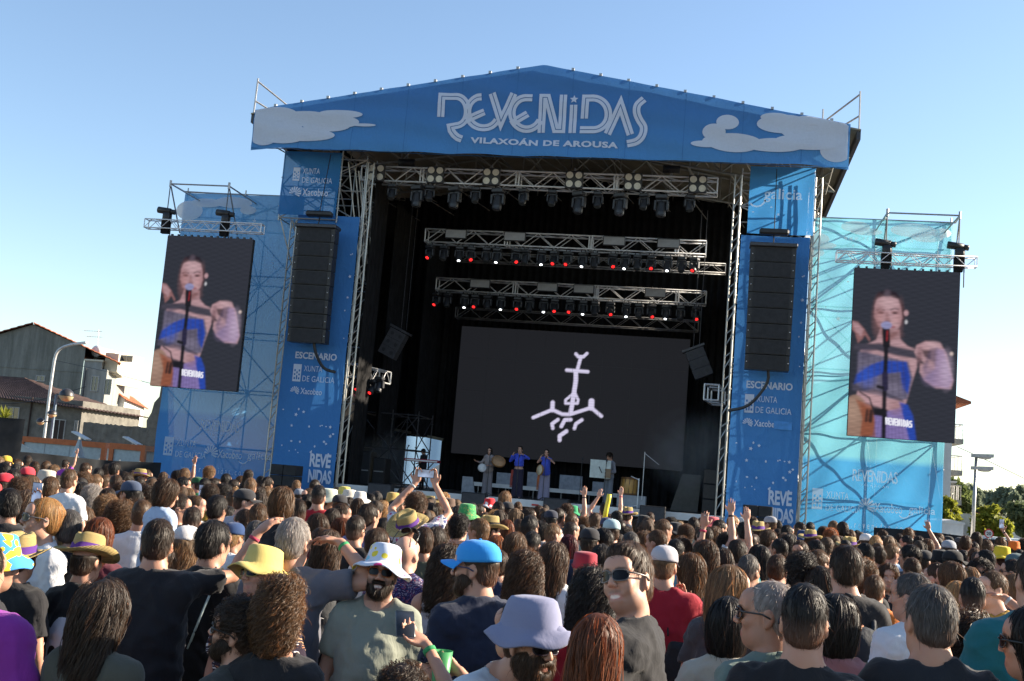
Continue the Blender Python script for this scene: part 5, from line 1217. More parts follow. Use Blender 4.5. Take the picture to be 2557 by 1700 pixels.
def make_shirt(name, b, sleeve=.62, loose=.016, neck=1.0, fold=.012, seed=1, mats=None, hem=.86, strap=False, fine=False):
    s = SDF(); f = b['sex'] == 'f'; torso_prims(s, b['sex'], b['w'], b['fat'], loose, True, .07)
    s.rc((0, b['fat']*.03, 1.2), (0, b['fat']*.02, hem), .10+loose+b['fat']*.05, .105+loose+b['fat']*.05, .10)
    th = b['th']
    for q, s0, el, wr, dr, pn in b['arms']:
        if sleeve > 0:
            s.el(s0 + (-q*.012, 0, -.014), (.059+b['fat']*.01, .060, .070), .06)
            d = (el-s0)/np.linalg.norm(el-s0); L = np.linalg.norm(el-s0)
            if sleeve <= 1: e = s0 + d*L*sleeve; s.rc(s0, e + d*.05, th+.016+b['fat']*.012, th+.023+b['fat']*.010, .035)
            else: s.rc(s0, el, th+.018, th+.010, .035); wf = sleeve-1; e = el + (wr-el)*wf; s.rc(el, e, th+.010, .040, .02)
    for q, s0, el, wr, dr, pn in b['arms']:
        if 0 < sleeve <= 1:
            d = (el-s0)/np.linalg.norm(el-s0); L = np.linalg.norm(el-s0); e = s0 + d*L*sleeve
            R = np.stack([np.cross(d, (0, 1, 0)) if abs(d[1]) < .9 else np.cross(d, (1, 0, 0)), np.zeros(3), d], 1); R[:, 0] /= np.linalg.norm(R[:, 0]); R[:, 1] = np.cross(d, R[:, 0])
            c = e + d*.062; s.p.append(('e', c-.15, c+.15, (c, R, np.array([.086+b['fat']*.02, .086+b['fat']*.02, .062])), .006, -1))
            s.rc(e - d*.0, e + d*.06, th-.006+b['fat']*.012, th+.006+b['fat']*.01, .012, -1)
        if sleeve == 0: s.el(s0 + (q*.022, 0, .0), (.062, .16, .095), .012, -1)
    s.rc((0, -.030, 1.40), (0, -.026, 1.450), .074+loose*.5, .062+loose*.5, .05); s.el((0, .040, 1.548), (.080*neck+b['fat']*.008, .118*neck, .082*neck), .012, -1)
    if strap: s.el((0, -.02, 1.44), (.075, .16, .10), .02, -1)
    s.half((0, 0, hem), (0, 0, -1), -1, .01)
    F, ax = s.field(.030 if fine == -1 else .0150 if fine else .0215, ((), (), ())); V, Q = surface_nets(F, ax); V = relax(V, Q, 2, .4); N = vnormals(V, Q)
    n = wob(V, 2.6, seed, (1.6, 1.6, .55), 6)*fold + wob(V, 7, seed+50, (1.3, 1.3, .6), 5)*fold*.45
    P2 = V.copy(); P2[:, 2] += .5*np.abs(V[:, 0]); n += np.maximum(0, wob(P2, 5.0, seed+9, (.5, .5, 1.5), 4))**2*fold*.9*(V[:, 2] < 1.2)
    cr = wob(P2, 3.4, seed+21, (1.2, .8, .8), 5); n += np.maximum(0, .32-np.abs(cr))/.32*fold*.75 - fold*.15; cr2 = wob(V, 4.6, seed+33, (.8, .8, 1.3), 5); n += np.maximum(0, .25-np.abs(cr2))/.25*fold*.5
    n = np.maximum(n, -.010); V = V + N*n[:, None]; return to_mesh(name, V, Q, mats or [M_SHIRT])
def make_trousers(name, b, mats=None, wide=0.0):
    s = SDF(); fat = b['fat']; s.el((0, 0, .95), (.165+fat*.02, .120+fat*.03, .115), .05)
    for q in (-1, 1):
        if not b['sit']:
            s.rc((q*.088, 0, .93), (q*.095, .012, .50), .090+fat*.01, .064+wide*.6, .04); s.rc((q*.095, .006, .50), (q*.10, -.018, .07), .062+wide*.6, .052+wide, .02); s.rc((q*.10, -.045, .042), (q*.115, .135, .034), .042, .036, .01)
        else: s.rc((q*.088, 0, .93), (q*.11, .34, .90), .082, .062, .04); s.rc((q*.11, .34, .90), (q*.11, .36, .56), .058, .05, .02); s.rc((q*.11, .34, .48), (q*.115, .47, .46), .042, .034, .02)
    F, ax = s.field(.028); V, Q = surface_nets(F, ax); V = relax(V, Q, 1, .4); N = vnormals(V, Q); V = V + N*(wob(V, 4, 3, (1, 1, .6))*.004)[:, None]
    return to_mesh(name, V, Q, mats or [M_TROUSERS])

# --- hair
def sample_field(F, ax, P):
    """value and gradient by trilinear reading"""
    idx = []; fr = []
    for i in range(3):
        h = ax[i][1]-ax[i][0]; u = np.clip((P[:, i]-ax[i][0])/h, 0, len(ax[i])-1.001); j = u.astype(int); idx.append(j); fr.append(u-j)
    def val(i, j, k_): return F[idx[0]+i, idx[1]+j, idx[2]+k_]
    x, y, z = fr; c = [[[val(i, j, k_) for k_ in (0, 1)] for j in (0, 1)] for i in (0, 1)]
    def mixz(i, j): return c[i][j][0]*(1-z) + c[i][j][1]*z
    v = (mixz(0, 0)*(1-y)+mixz(0, 1)*y)*(1-x) + (mixz(1, 0)*(1-y)+mixz(1, 1)*y)*x
    gx = (mixz(1, 0)*(1-y)+mixz(1, 1)*y) - (mixz(0, 0)*(1-y)+mixz(0, 1)*y)
    gy = (mixz(0, 1)-mixz(0, 0))*(1-x) + (mixz(1, 1)-mixz(1, 0))*x
    gz = ((c[0][0][1]-c[0][0][0])*(1-y)+(c[0][1][1]-c[0][1][0])*y)*(1-x) + ((c[1][0][1]-c[1][0][0])*(1-y)+(c[1][1][1]-c[1][1][0])*y)*x
    g = np.stack([gx, gy, gz], 1); return v, g/(np.linalg.norm(g, axis=1, keepdims=True)+1e-9)
def make_hair(name, style, seed=1, hatted=False, lod=False, raw=False):
    r = np.random.default_rng(seed); s = SDF()
    P = dict(n=700, steps=7, step=.02, curl=0.0, cf=60, width=.0052, lift=.003, rel=.003, rf=16, rs=(1, 1, .25), g=.8, end=-.6, up=0.0, zmin=-1.)
    face = lambda a=.085, b=.076, c=.108, y=.098, z=-.045: s.el((0, y, z), (a, b, c), .018, -1)
    cap = lambda g, top=0.0: s.el((0, -.014, .030+top*.5), (.069+g, .092+g, .089+g+top*.5), .02)
    ears = lambda: [s.el((q*.086, .004, -.018), (.026, .033, .040), .012, -1) for q in (-1, 1)]
    if style in ('short', 'short_messy', 'fade', 'buzz', 'quiff'):
        g = {'short': .0065, 'short_messy': .011, 'fade': .0040, 'buzz': .0036, 'quiff': .006}[style]; cap(g, {'short': .006, 'short_messy': .012, 'fade': .016, 'buzz': 0, 'quiff': .026}[style]); s.el((0, -.052, -.030), (.056+g*.5, .044+g*.4, .048), .03)
        if style == 'quiff': s.el((0, .052, .098), (.052, .034, .030), .03)
        face(.088, .078, .105, .104, -.045); ears(); s.half((0, 0, -.060), (0, .38, -1), -1, .014); s.half((0, .085, .05), (0, 1, -.25))
        P.update(n={'short': 900, 'short_messy': 900, 'fade': 800, 'buzz': 500, 'quiff': 900}[style], steps=4, step={'short': .0075, 'short_messy': .012, 'fade': .008, 'buzz': .004, 'quiff': .010}[style], width=.0042, lift={'short_messy': .008}.get(style, .004), rel=.0022 if style != 'buzz' else .0008, rf=26, rs=(1, 1, .5), g=.35, curl=.003 if style == 'short_messy' else 0)
    elif style == 'balding':
        cap(.006); s.el((0, -.052, -.038), (.064, .05, .052), .03); face(.088, .078, .105, .104, -.045); ears(); s.half((0, 0, -.088), (0, .15, -1)); s.el((0, .02, .125), (.082, .105, .092), .02, -1); P.update(n=500, steps=3, step=.008, width=.004, lift=.003, rel=.001, g=.5)
    elif style in ('curly_short', 'curly_top'):
        g = .019; s.el((0, -.012, .050), (.069+g, .090+g, .083+g), .02); s.el((0, -.05, -.02), (.066, .056, .065), .03)
        face(.086, .080, .105, .112, -.045); ears() if style == 'curly_top' else None; s.half((0, 0, -.085), (0, .15, -1)); P.update(n=1300, steps=6, step=.007, curl=.010, cf=150, width=.0052, lift=.004, rel=.007, rf=20, rs=(1, 1, 1), g=.3)
    elif style == 'afro':
        s.el((0, -.022, .008), (.112, .115, .128), .03); s.el((0, -.03, -.075), (.120, .095, .09), .05); face(.078, .085, .115, .115, -.055); P.update(n=2300, steps=7, step=.009, curl=.013, cf=130, width=.0058, lift=.006, rel=.010, rf=15, rs=(1, 1, 1), g=.4)
    elif style == 'bun':
        cap(.016, .01); s.el((0, -.06, -.03), (.07, .06, .07), .04); s.el((.01, -.030, .125), (.074, .074, .052), .03); s.el((.0, -.055, .02), (.088, .082, .110), .03); s.el((0, -.060, -.075), (.070, .058, .060), .04); face(.086, .080, .105, .108, -.045); ears(); s.half((0, 0, -.125), (0, .3, -1), -1, .02); P.update(n=1900, steps=7, step=.009, curl=.010, cf=120, width=.0055, lift=.005, rel=.009, rf=16, rs=(1, 1, 1), g=.25, up=.5)
    elif style == 'ponytail':
        cap(.010, .004); s.el((0, -.05, -.02), (.068, .055, .06), .03); face(.086, .078, .108, .104, -.045); ears(); s.half((0, 0, -.075), (0, .4, -1)); s.rc((0, -.105, .045), (0, -.150, -.03), .024, .034, .02); s.rc((0, -.150, -.03), (0, -.135, -.20), .034, .014, .02); P.update(n=900, steps=9, step=.02, width=.0045, lift=.002, rel=.002, rf=22, rs=(1, 1, .2))
    elif style == 'bob':
        cap(.018, .004); s.el((0, -.030, -.035), (.089, .088, .125), .03); face(.076, .085, .125, .108, -.06); s.half((0, 0, -.135), (0, .10, -1), -1, .02); P.update(n=1300, steps=10, step=.022, width=.0056, lift=.003, rel=.0035, rf=18, rs=(1, 1, .18))
    elif style == 'kid_bob':
        cap(.022, .006); s.el((0, -.030, -.030), (.095, .092, .115), .03); face(.074, .085, .115, .112, -.055); s.half((0, 0, -.115), (0, .1, -1), -1, .02); P.update(n=1500, steps=9, step=.02, width=.006, lift=.006, curl=.006, cf=35, rel=.006, rf=13, rs=(1, 1, .3))
    elif style in ('long', 'long_wavy', 'long_curly', 'long_messy'):
        g = {'long': .014, 'long_wavy': .018, 'long_curly': .024, 'long_messy': .018}[style]; cap(g, .004); wd = {'long': -.003, 'long_wavy': .003, 'long_curly': .015, 'long_messy': .007}[style]
        s.el((0, -.030, -.03), (.080+wd, .085+wd*.5, .13), .03); s.el((0, -.062, -.15), (.086+wd, .062+wd*.3, .17), .05); s.el((0, -.075, -.26), (.074+wd, .044+wd*.2, .12), .05)
        face(.076, .088, .15, .105, -.07); s.el((0, .04, -.22), (.12, .06, .10), .02, -1)
        P.update(n={'long': 1500, 'long_wavy': 1600, 'long_curly': 2400, 'long_messy': 1700}[style], steps=10 if style == 'long' else 12 if style != 'long_curly' else 13, step=.039 if style == 'long' else .032 if style != 'long_curly' else .026, width=.0062, lift=.004, curl={'long': .003, 'long_wavy': .008, 'long_curly': .012, 'long_messy': .010}[style], cf={'long': 20, 'long_wavy': 34, 'long_curly': 75, 'long_messy': 26}[style], rel={'long': .004, 'long_wavy': .007, 'long_curly': .011, 'long_messy': .009}[style], rf={'long_curly': 12}.get(style, 13), rs=(1, 1, .12) if style == 'long' else ((1, 1, .35) if style != 'long_curly' else (1, 1, .8)))
    elif style in ('beard', 'beard_full'):
        g = .006 if style == 'beard' else .014
        s.el((0, .022, -.050), (.064+g, .064+g, .070+g), .02); s.el((0, .054, -.092-g*.8), (.036+g, .034+g*.8, .030+g), .03); s.half((0, 0, -.030), (0, -.45, 1), -1, .01); s.half((0, -.012, 0), (0, -1, .3), -1, .01)
        s.el((0, .098, -.067), (.026, .022, .013), .008, -1); s.el((0, .13, -.01), (.034, .06, .030), .01, -1); s.rc((-.024, .094, -.050), (.024, .094, -.050), .006+g*.2, None, .008)
        P.update(n=700 if style == 'beard' else 900, steps=4, step=.006 if style == 'beard' else .010, width=.0034, lift=.004, rel=.0025, rf=36, rs=(1, 1, .5), g=1.0, curl=.002, cf=120)
    if hatted: s.half((0, 0, .046), (0, 0, 1), -1, .008)
    h = .0088 if style not in ('short', 'fade', 'buzz', 'quiff', 'beard', 'balding') else .0062
    if lod: h = .025; P['steps'] = max(2, P['steps']//3); P['step'] *= 2.6; P['lift'] *= 2
    F, ax = s.field(h)
    hh = h
    for i in range(3): ax[i] = (ax[i][0] + hh*np.arange(len(ax[i]))).astype(np.float32)
    V, Q = surface_nets(F, ax); V = relax(V, Q, 1, .4); N = vnormals(V, Q)
    V2 = V + N*((wob(V, P['rf']*1.5, seed, P['rs'], 6) - .3)*P['rel']*(1.3 if lod else .5))[:, None]
    tv = .72 + .22*wob(V, P['rf']*1.4, seed+3, P['rs'], 5)
    # strands
    w = np.clip((N[:, 2] + 1.2)*.6, .12, 1); w *= (V[:, 2] > P['zmin']); w = np.where(hatted & (V[:, 2] > .030), .001, w); 
    P['n'] = int(P['n']*(.07 if lod else .9 if hatted else 1.6)); P['width'] *= 1.6 if lod else .44; root = r.choice(len(V), P['n'], p=w/w.sum()); X = V[root] + r.normal(0, .003, (P['n'], 3)); n_ = len(X)
    crown = np.array([0, -.035, .12 + P['up']*.06]); path = []; nor = []; ph = r.uniform(0, 6.283, n_); cf = P['cf']*r.uniform(.7, 1.4, n_); amp = P['curl']*r.uniform(.5, 1.5, n_); lf = P['lift']*r.uniform(.1, 2.1, n_); fly = r.random(n_) < .05; lf[fly] *= 4.5; sv = r.normal(0, .16, (n_, 3)); sv[fly] *= 2.5; run = np.zeros(n_); tw = r.normal(0, .7, (n_, 1))
    for t in range(P['steps']+1):
        v, g = sample_field(F, ax, X); X = X - g*np.clip(v - lf*(t/P['steps'])**1.2, -.02, .02)[:, None]
        rad_ = X - crown; rad_[:, 2] *= .5; rad_ /= np.linalg.norm(rad_, axis=1, keepdims=True)+1e-9
        d = rad_*(1-P['g']) + np.array([0, -.15, -1.0])*P['g'] + sv*.6; d -= g*(d*g).sum(1, keepdims=True); d /= np.linalg.norm(d, axis=1, keepdims=True)+1e-9
        sd = np.cross(d, g); off = sd*(amp*np.sin(cf*run+ph))[:, None] + g*(amp*(np.cos(cf*run+ph)+.4))[:, None]
        path.append(X + off); nor.append((g, sd)); X = X + d*P['step']*r.uniform(.85, 1.15, n_)[:, None]; run += P['step']
    m = len(path); SV = []; ti = []
    sh = np.clip(r.normal(1.05, .42, n_), .3, 2.2)
    for t in range(m):
        tp = path[min(t+1, m-1)] - path[max(t-1, 0)]; tp /= np.linalg.norm(tp, axis=1, keepdims=True)+1e-9; wv_ = np.cross(tp, nor[t][0]) + nor[t][0]*tw; wv_ /= np.linalg.norm(wv_, axis=1, keepdims=True)+1e-9
        wd = P['width']*.5*(1 - .85*(t/(m-1))**2.2)*(.5 if t == 0 else 1); SV += [path[t] - wv_*wd, path[t] + wv_*wd]; ti += [sh*(.9+.2*t/m)]*2
    SV = np.concatenate(SV); ti = np.concatenate(ti); b0 = len(V); Qs = []
    I = np.arange(n_)
    for t in range(m-1):
        o = b0 + t*2*n_; o2 = o + 2*n_; Qs.append(np.stack([o+I, o+n_+I, o2+n_+I, o2+I], 1))
    VV = np.concatenate([V2, SV]); QQ = np.concatenate([Q] + Qs); tt = np.concatenate([tv, ti]); T = np.ones((len(VV), 4)); T[:, :3] = np.clip(tt, .25, 2.3)[:, None]
    if style in ('fade', 'quiff', 'buzz', 'short', 'curly_top', 'balding'):
        k_ = {'fade': .62, 'quiff': .5, 'buzz': .38, 'short': .40, 'curly_top': .4, 'balding': .3}[style]; T[:, 3] = 1 - k_*np.clip((({'fade': .034}.get(style, .0)) - VV[:, 2])/.075, 0, 1)*np.clip((.075 - VV[:, 1])/.03, 0, 1)
    if raw: return VV, QQ, T
    return to_mesh(name, VV, QQ, [M_HAIR], T)

# --- hats and glasses, in the head's own frame
def hat_bucket(brim=.062, drop=.040, h=.105, mats=None, r0=.098, seed=2):
    b = MB(); prof = [(.0, h), (.04, h+.002), (.072, h-.004), (.084, h-.016), (r0-.008, h-.06), (r0, h-.100), (r0+.002, h-.106), (r0+brim*.5, h-.106-drop*.5), (r0+brim, h-.106-drop), (r0+brim-.002, h-.112-drop), (r0+brim*.45, h-.115-drop*.45), (r0-.004, h-.112)]
    rr = random.Random(seed); a = [rr.uniform(0, 6) for _ in range(4)]
    def fn(x, y, z, q, k): 
        w = .008*sin(2*q+a[0])*(k > 6) + .006*sin(5*q+a[1])*(k > 6) + .005*sin(3*q+a[2]+z*30)*(2 < k < 6); return (x*.95*(1+w*2), y*1.20*(1+w*2) - .008, z + w*(1.6 if k > 6 else .8) + .046)
    b.lathe(prof, 40, (0, 0, 0), fn); return b.mesh('bucket_hat', mats or [M_HAT], smooth=True)
def hat_straw(brim=.085, h=.13, mats=None):
    b = MB(); r0 = .088; prof = [(.0, h-.022), (.03, h-.018), (.055, h-.004), (.070, h-.004), (.080, h-.020), (.086, .055), (r0+.004, .020), (r0+.012, .012), (r0+brim*.5, .004), (r0+brim, .012), (r0+brim+.002, .009), (r0+brim*.5, -.002), (r0, .008)]
    def fn(x, y, z, q, k):
        up = .040*(cos(q)**2)**1.3*(max(0, sqrt(x*x+y*y)-r0)/brim) - .012*(sin(q)**2)*(max(0, sqrt(x*x+y*y)-r0)/brim); dent = -.018*max(0, 1-abs(x)/.03)*(k < 4); return (x*.95, y*1.16-.014, z + up + dent + .035)
    b.lathe(prof, 44, (0, 0, 0), fn); n0 = len(b.f); b.mi = 1
    b.lathe([(.0895, .062), (.0945, .022), (r0+.009, .020)], 44, (0, 0, 0), fn); return b.mesh('straw_hat', mats or [M_STRAW, M_BAND], smooth=True)
def hat_cap(back=False, mats=None, snap=True):
    b = MB(); n = 36; prof = [(.0, .119), (.03, .117), (.056, .107), (.074, .089), (.083, .066), (.086, .035), (.086, .022), (.082, .021)]
    def fn(x, y, z, q, k): return (x*1.0, y*1.26-.008, z + .016 - .008*sin(q)*(k > 4) )
    b.lathe(prof, n, (0, 0, 0), fn); b.ico((0, -.010, .136), (.008, .008, .005), 8, 4)
    def bill(u, v):
        a = (u-.5)*2*radians(62); r = .084; x0, y0 = r*sin(a)*1.0, r*cos(a)*1.25-.008; L = .072*cos(a*1.15)**.6; z = .034
        return (x0 + sin(a)*L*v*.30, y0 + L*v, z - .008*v*v - .022*(abs(a)**1.8)*v + .002)
    b.grid(bill, 16, 6); b.grid(lambda u, v: tuple(np.array(bill(1-u, v)) - (0, 0, .004)), 16, 6)
    return b.mesh('cap', mats or [M_HAT], smooth=True)
def glasses_mesh():
    b = MB()
    for q in (-1, 1):
        def lens(u, v):
            a = 2*pi*u; r = v; ca, sa = cos(a), sin(a); x = q*(.032 + .0265*r*np.sign(ca)*abs(ca)**.7); z = .004 + .0190*r*np.sign(sa)*abs(sa)**.75 - .003*r*ca*q*0; return (x, .106 - 8.0*max(0, abs(x)-.006)**2, z)
        b.mi = 0; b.grid(lens, 20, 3); b.mi = 1
        pts = [np.array(lens(i/20, 1.06)) for i in range(21)]; b.path(pts, .0027, 5)
        b.path([(q*.060, .094, .012), (q*.074, .070, .012), (q*.080, .01, .010), (q*.081, -.018, -.002)], .0032, 6)
    b.path([(-.008, .109, .010), (0, .112, .012), (.008, .109, .010)], .003, 5); return b.mesh('sunglasses', [M_SHADES, M_FRAME], smooth=True)
def head_on(child, body):
    R, o = body['R'], body['o']; m = Matrix.Identity(4)
    for i in range(3):
        for j in range(3): m[i][j] = R[i][j]
        m[i][3] = o[i]
    child.matrix_basis = m
# ------------------------------------------------------------------ the crowd
BODIES, SHIRTS, TROUS, HAIRS = {}, {}, {}, {}
def get_body(**kw):
    key = tuple(sorted((k, (tuple(map(tuple, v)) if isinstance(v, (list, tuple)) and v and isinstance(v[0], (list, tuple)) else v)) for k, v in kw.items()))
    if key not in BODIES: BODIES[key] = make_body('body', **kw); BODIES[key]['key'] = key
    return BODIES[key]
def get_shirt(b, **kw):
    key = (b['key'], tuple(sorted((k, str(v)) for k, v in kw.items())))
    if key not in SHIRTS: SHIRTS[key] = make_shirt('shirt', b, **kw)
    return SHIRTS[key]
def get_trousers(b, wide=0.0, mats=None):
    key = (b['sit'], b['fat'], wide, str(mats))
    if key not in TROUS: TROUS[key] = make_trousers('trousers', b, mats, wide)
    return TROUS[key]
def get_hair(style, v=0, hatted=False):
    if style not in ('short', 'fade', 'short_messy', 'curly_short'): v = 0
    key = (style, v, hatted)
    if key not in HAIRS: HAIRS[key] = make_hair('beard' if 'beard' in style else 'hair', style, v*17+3, hatted)
    return HAIRS[key]
HATS = {}
def get_hat(kind, mat=None):
    key = (kind, mat.name if mat else '')
    if key not in HATS:
        HATS[key] = {'bucket': lambda: hat_bucket(mats=[mat or M_HAT]), 'bucketbig': lambda: hat_bucket(.050, .044, .120, [mat or M_HAT], .106, 5), 'straw': hat_straw, 'cap': lambda: hat_cap(mats=[mat or M_HAT]), 'beanie': lambda: hat_bucket(.002, .001, .11, [mat or M_HAT], .094, 8)}[kind]()
        HATS[key].name = {'bucket': 'bucket_hat', 'bucketbig': 'bucket_hat', 'straw': 'straw_hat', 'cap': 'cap', 'beanie': 'beanie'}[kind]
    return HATS[key]
GLASSES = glasses_mesh()
SKINS = [(.46, .27, .19), (.42, .24, .165), (.38, .215, .145), (.50, .31, .23), (.34, .185, .12)]
HC_ = dict(black=(.019, .016, .015), dark=(.038, .025, .017), brown=(.068, .039, .022), midbrown=(.105, .060, .030), light=(.19, .12, .062), blond=(.36, .24, .11), auburn=(.15, .048, .017), ginger=(.24, .09, .03), burgundy=(.07, .010, .016), grey=(.30, .295, .285), darkgrey=(.10, .098, .096), white=(.5, .49, .47))
HWORD = dict(black='black', dark='dark', brown='dark brown', midbrown='brown', light='light brown', blond='blond', auburn='auburn', ginger='ginger', burgundy='burgundy', grey='grey', darkgrey='greying', white='white')
TOPS = dict(black=(.019, .019, .022), charcoal=(.05, .051, .056), navy=(.024, .032, .068), grey=(.20, .20, .22), white=(.68, .69, .71), cream=(.52, .47, .38), red=(.36, .014, .025), maroon=(.10, .018, .03), mustard=(.45, .26, .04), olive=(.085, .085, .055), sage=(.21, .27, .21), teal=(.02, .16, .18), sky=(.25, .38, .55), purple=(.19, .03, .28), pink=(.48, .25, .26), brown=(.11, .06, .04), lilac=(.26, .24, .40), green=(.03, .20, .07), orange=(.55, .16, .03))
TWORD = dict(sky='light blue', cream='cream')
STYLEWORD = dict(short='short', short_messy='tousled', fade='close-cropped', buzz='buzzed', quiff='swept-up', balding='balding', curly_short='curly', curly_top='curly', afro='bushy curly', bun='curled-up', ponytail='ponytailed', bob='bobbed', kid_bob='chin-length', long='long straight', long_wavy='long wavy', long_curly='long curly', long_messy='long loose')
PEOPLE = []; LABELS = set()
PARM = dict(yaw=0, pitch=0, roll=0)
def add_part(me, name, par, col=(.5, .5, .5), body=None):
    o = bpy.data.objects.new(name, me); COL.objects.link(o); o.parent = par; o.color = tuple(col) + (1,)
    if body is not None: head_on(o, body)
    return o
def person(label, head, rot=0.0, sex='m', w=1.0, fat=0.0, arms=('down', 'down'), yaw=0, pitch=0, roll=0, hair='short', hv=0, hc='dark', hat=None, hatcol=(.5, .5, .5), hatmat=None, glasses=None, up=False, beard=None, smile=0, stubble=0, top='black', shirtmat=None, sleeve=.62, skin=0, group=None, scale=None, sit=False, fine=False, trcol=(.03, .035, .05), hatband=(.10, .03, .22), hatpose=None, curl=.5, seed=1, wide=0.0, neck=1.0, strap=False, name='person', hem=.86, cat='person', lean=(0, 0, 0), loose=.018, z0=None):
    """head: world position of the head's centre"""
    hcol = HC_[hc] if isinstance(hc, str) else hc
    b = get_body(sex=sex, w=w, fat=fat, armL=arms[0], armR=arms[1], yaw=yaw, pitch=pitch, roll=roll, smile=smile, beard=.7 if beard else 0, stubble=stubble, sit=sit, fine=fine, curl=curl, lean=tuple(lean))
    o = b['o']; s = scale or head[2]/o[2]; q = radians(rot)
    base = np.array([head[0] - s*(o[0]*cos(q) - o[1]*sin(q)), head[1] - s*(o[0]*sin(q) + o[1]*cos(q)), (head[2] - s*o[2]) if scale else 0.0])
    t = thing(name, label, cat, base, group, q); t.scale = (s, s, s)
    add_part(b['mesh'], 'body', t, SKINS[skin % 5] if not hasattr(skin, '__len__') else skin)
    tc_ = TOPS[top] if isinstance(top, str) else top
    add_part(get_shirt(b, sleeve=sleeve, seed=seed, mats=[shirtmat] if shirtmat else None, neck=neck, strap=strap, hem=hem, loose=loose, fine=-1 if fine == -1 else bool(scale is None and head[1] < 6.6)), 'shirt', t, tc_)
    add_part(get_trousers(b, wide), 'trousers', t, trcol)
    if hair and hair != 'none': add_part(get_hair(hair, hv, bool(hat)), 'hair', t, hcol, b)
    if beard: add_part(get_hair(beard), 'beard', t, hcol, b)
    if hat:
        ho = add_part(get_hat(hat, hatmat), get_hat(hat, hatmat).name, t, hatband if hat == 'straw' else hatcol, b)
        if hatpose: ho.matrix_basis = ho.matrix_basis @ Matrix.Translation(hatpose[0]) @ Euler([radians(a) for a in hatpose[1]]).to_matrix().to_4x4()
    if glasses:
        g = add_part(GLASSES, 'sunglasses', t, glasses, b)
        if up: g.matrix_basis = g.matrix_basis @ Matrix.Translation((0, -.035, .085)) @ Matrix.Rotation(radians(38), 4, 'X')
    for i_, nm in enumerate(arms):
        if b['arms'][i_][3][2] > 1.5:
            q_, s0, el, wr, dr, pn = b['arms'][i_]; dd = (el-wr)/np.linalg.norm(el-wr)
            if (len(PEOPLE)+i_) % 3 != 2:
                m_ = MB(); m_.tube(wr+dd*.022, wr+dd*.040, .029, 12); ob = m_.build('wristband' if len(PEOPLE) % 2 else 'watch', M_HAT, t, True, True); ob.color = [(.03, .03, .035, 1), (.05, .35, .12, 1), (.5, .5, .5, 1), (.45, .05, .10, 1)][(len(PEOPLE)+i_) % 4]
    PEOPLE.append(dict(o=t, b=b, s=s, q=q, base=base, head=np.asarray(head, float), px=proj(head))); LABELS.add(label)
    return PEOPLE[-1]
def on_person(p, v):
    v = np.asarray(v, float)*p['s']; return p['base'] + np.array([v[0]*cos(p['q']) - v[1]*sin(p['q']), v[0]*sin(p['q']) + v[1]*cos(p['q']), v[2]])
def hand_point(p, side, along=.095, palm=.03):
    q, s0, el, wr, dr, pn = p['b']['arms'][side]; dr = dr/np.linalg.norm(dr); pn = pn/np.linalg.norm(pn); return on_person(p, wr + dr*along + pn*palm)
def phone(p, pos, label, rot=0.0, land=False, tilt=0.0):
    t = thing('phone', label, 'phone', pos, 'phones held up in the crowd', rot); W_, H_ = (.155, .076) if land else (.076, .155)
    b = MB(); b.bbox((-W_/2, -.004, -H_/2), (W_/2, .005, H_/2), .004); b.build('case', M_PHONE, t, True, True)
    b = MB(); b.box((-W_/2+.004, -.0052, -H_/2+.005), (W_/2-.004, -.0042, H_/2-.005)); b.build('display', M_PSCREEN, t, local=True); t.rotation_euler = (tilt, 0, rot); t.scale = (p['s'],)*3
def backpack(p, label, col, mat=None, dx=0.0, dz=0.0, sc=1.0, straps=True, kind='backpack'):
    b = p['b']; pos = on_person(p, (dx, -.135-b['fat']*.02, 1.20+dz)); t = thing(kind, label, kind, pos, None, p['q']); t.scale = (p['s']*sc,)*3
    s = SDF()
    if kind == 'backpack': s.el((0, -.085, -.01), (.150, .085, .225), .02); s.el((0, -.135, -.09), (.115, .055, .10), .03); s.rc((-.08, -.05, .13), (.08, -.05, .13), .055, None, .05); s.half((0, .0, 0), (0, 1, 0), -1, .01)
    else: s.el((0, -.06, -.08), (.135, .07, .17), .02); s.rc((-.04, -.05, .10), (.04, -.05, .10), .035, None, .06); s.half((0, .0, 0), (0, 1, 0), -1, .01)
    F, ax = s.field(.013); V, Q = surface_nets(F, ax); N = vnormals(V, Q); V = V + N*(wob(V, 5, 4, (1, 1, .5))*.007)[:, None]
    add_part(to_mesh('sack', V, Q, [mat or M_BAG]), 'sack', t, col)
    m = MB()
    for q in (-1, 1): m.path(swoop([(q*.085, -.02, .16), (q*.10, .035, .235), (q*.115, .15, .235), (q*.135, .24, .10), (q*.16, .22, -.10), (q*.15, .03, -.19)], 4), .013 if kind == 'backpack' else .006, 6)
    o = m.build('straps', [mat or M_BAG], t, True, True); o.color = tuple(col) + (1,)
    if kind == 'backpack':
        m = MB(); m.path([(-.10, -.165, .03), (0, -.185, .05), (.10, -.165, .03)], .005, 5); o = m.build('zip', M_DARKST, t, True, True)
    return t
def cup(pos, label, col, h=.13, r=.042):
    t = thing('cup', label, 'cup', pos); b = MB(); b.lathe([(r*.78, 0), (r, h), (r*.96, h), (r*.75, .006), (0, .006)], 20); k = NT('cup_' + label[:12].replace(' ', '_')); m = k.done(k.mix(.35, k.bsdf(col, .35, 0, .5), k.transl(col))); b.build('wall', m, t, True, True)

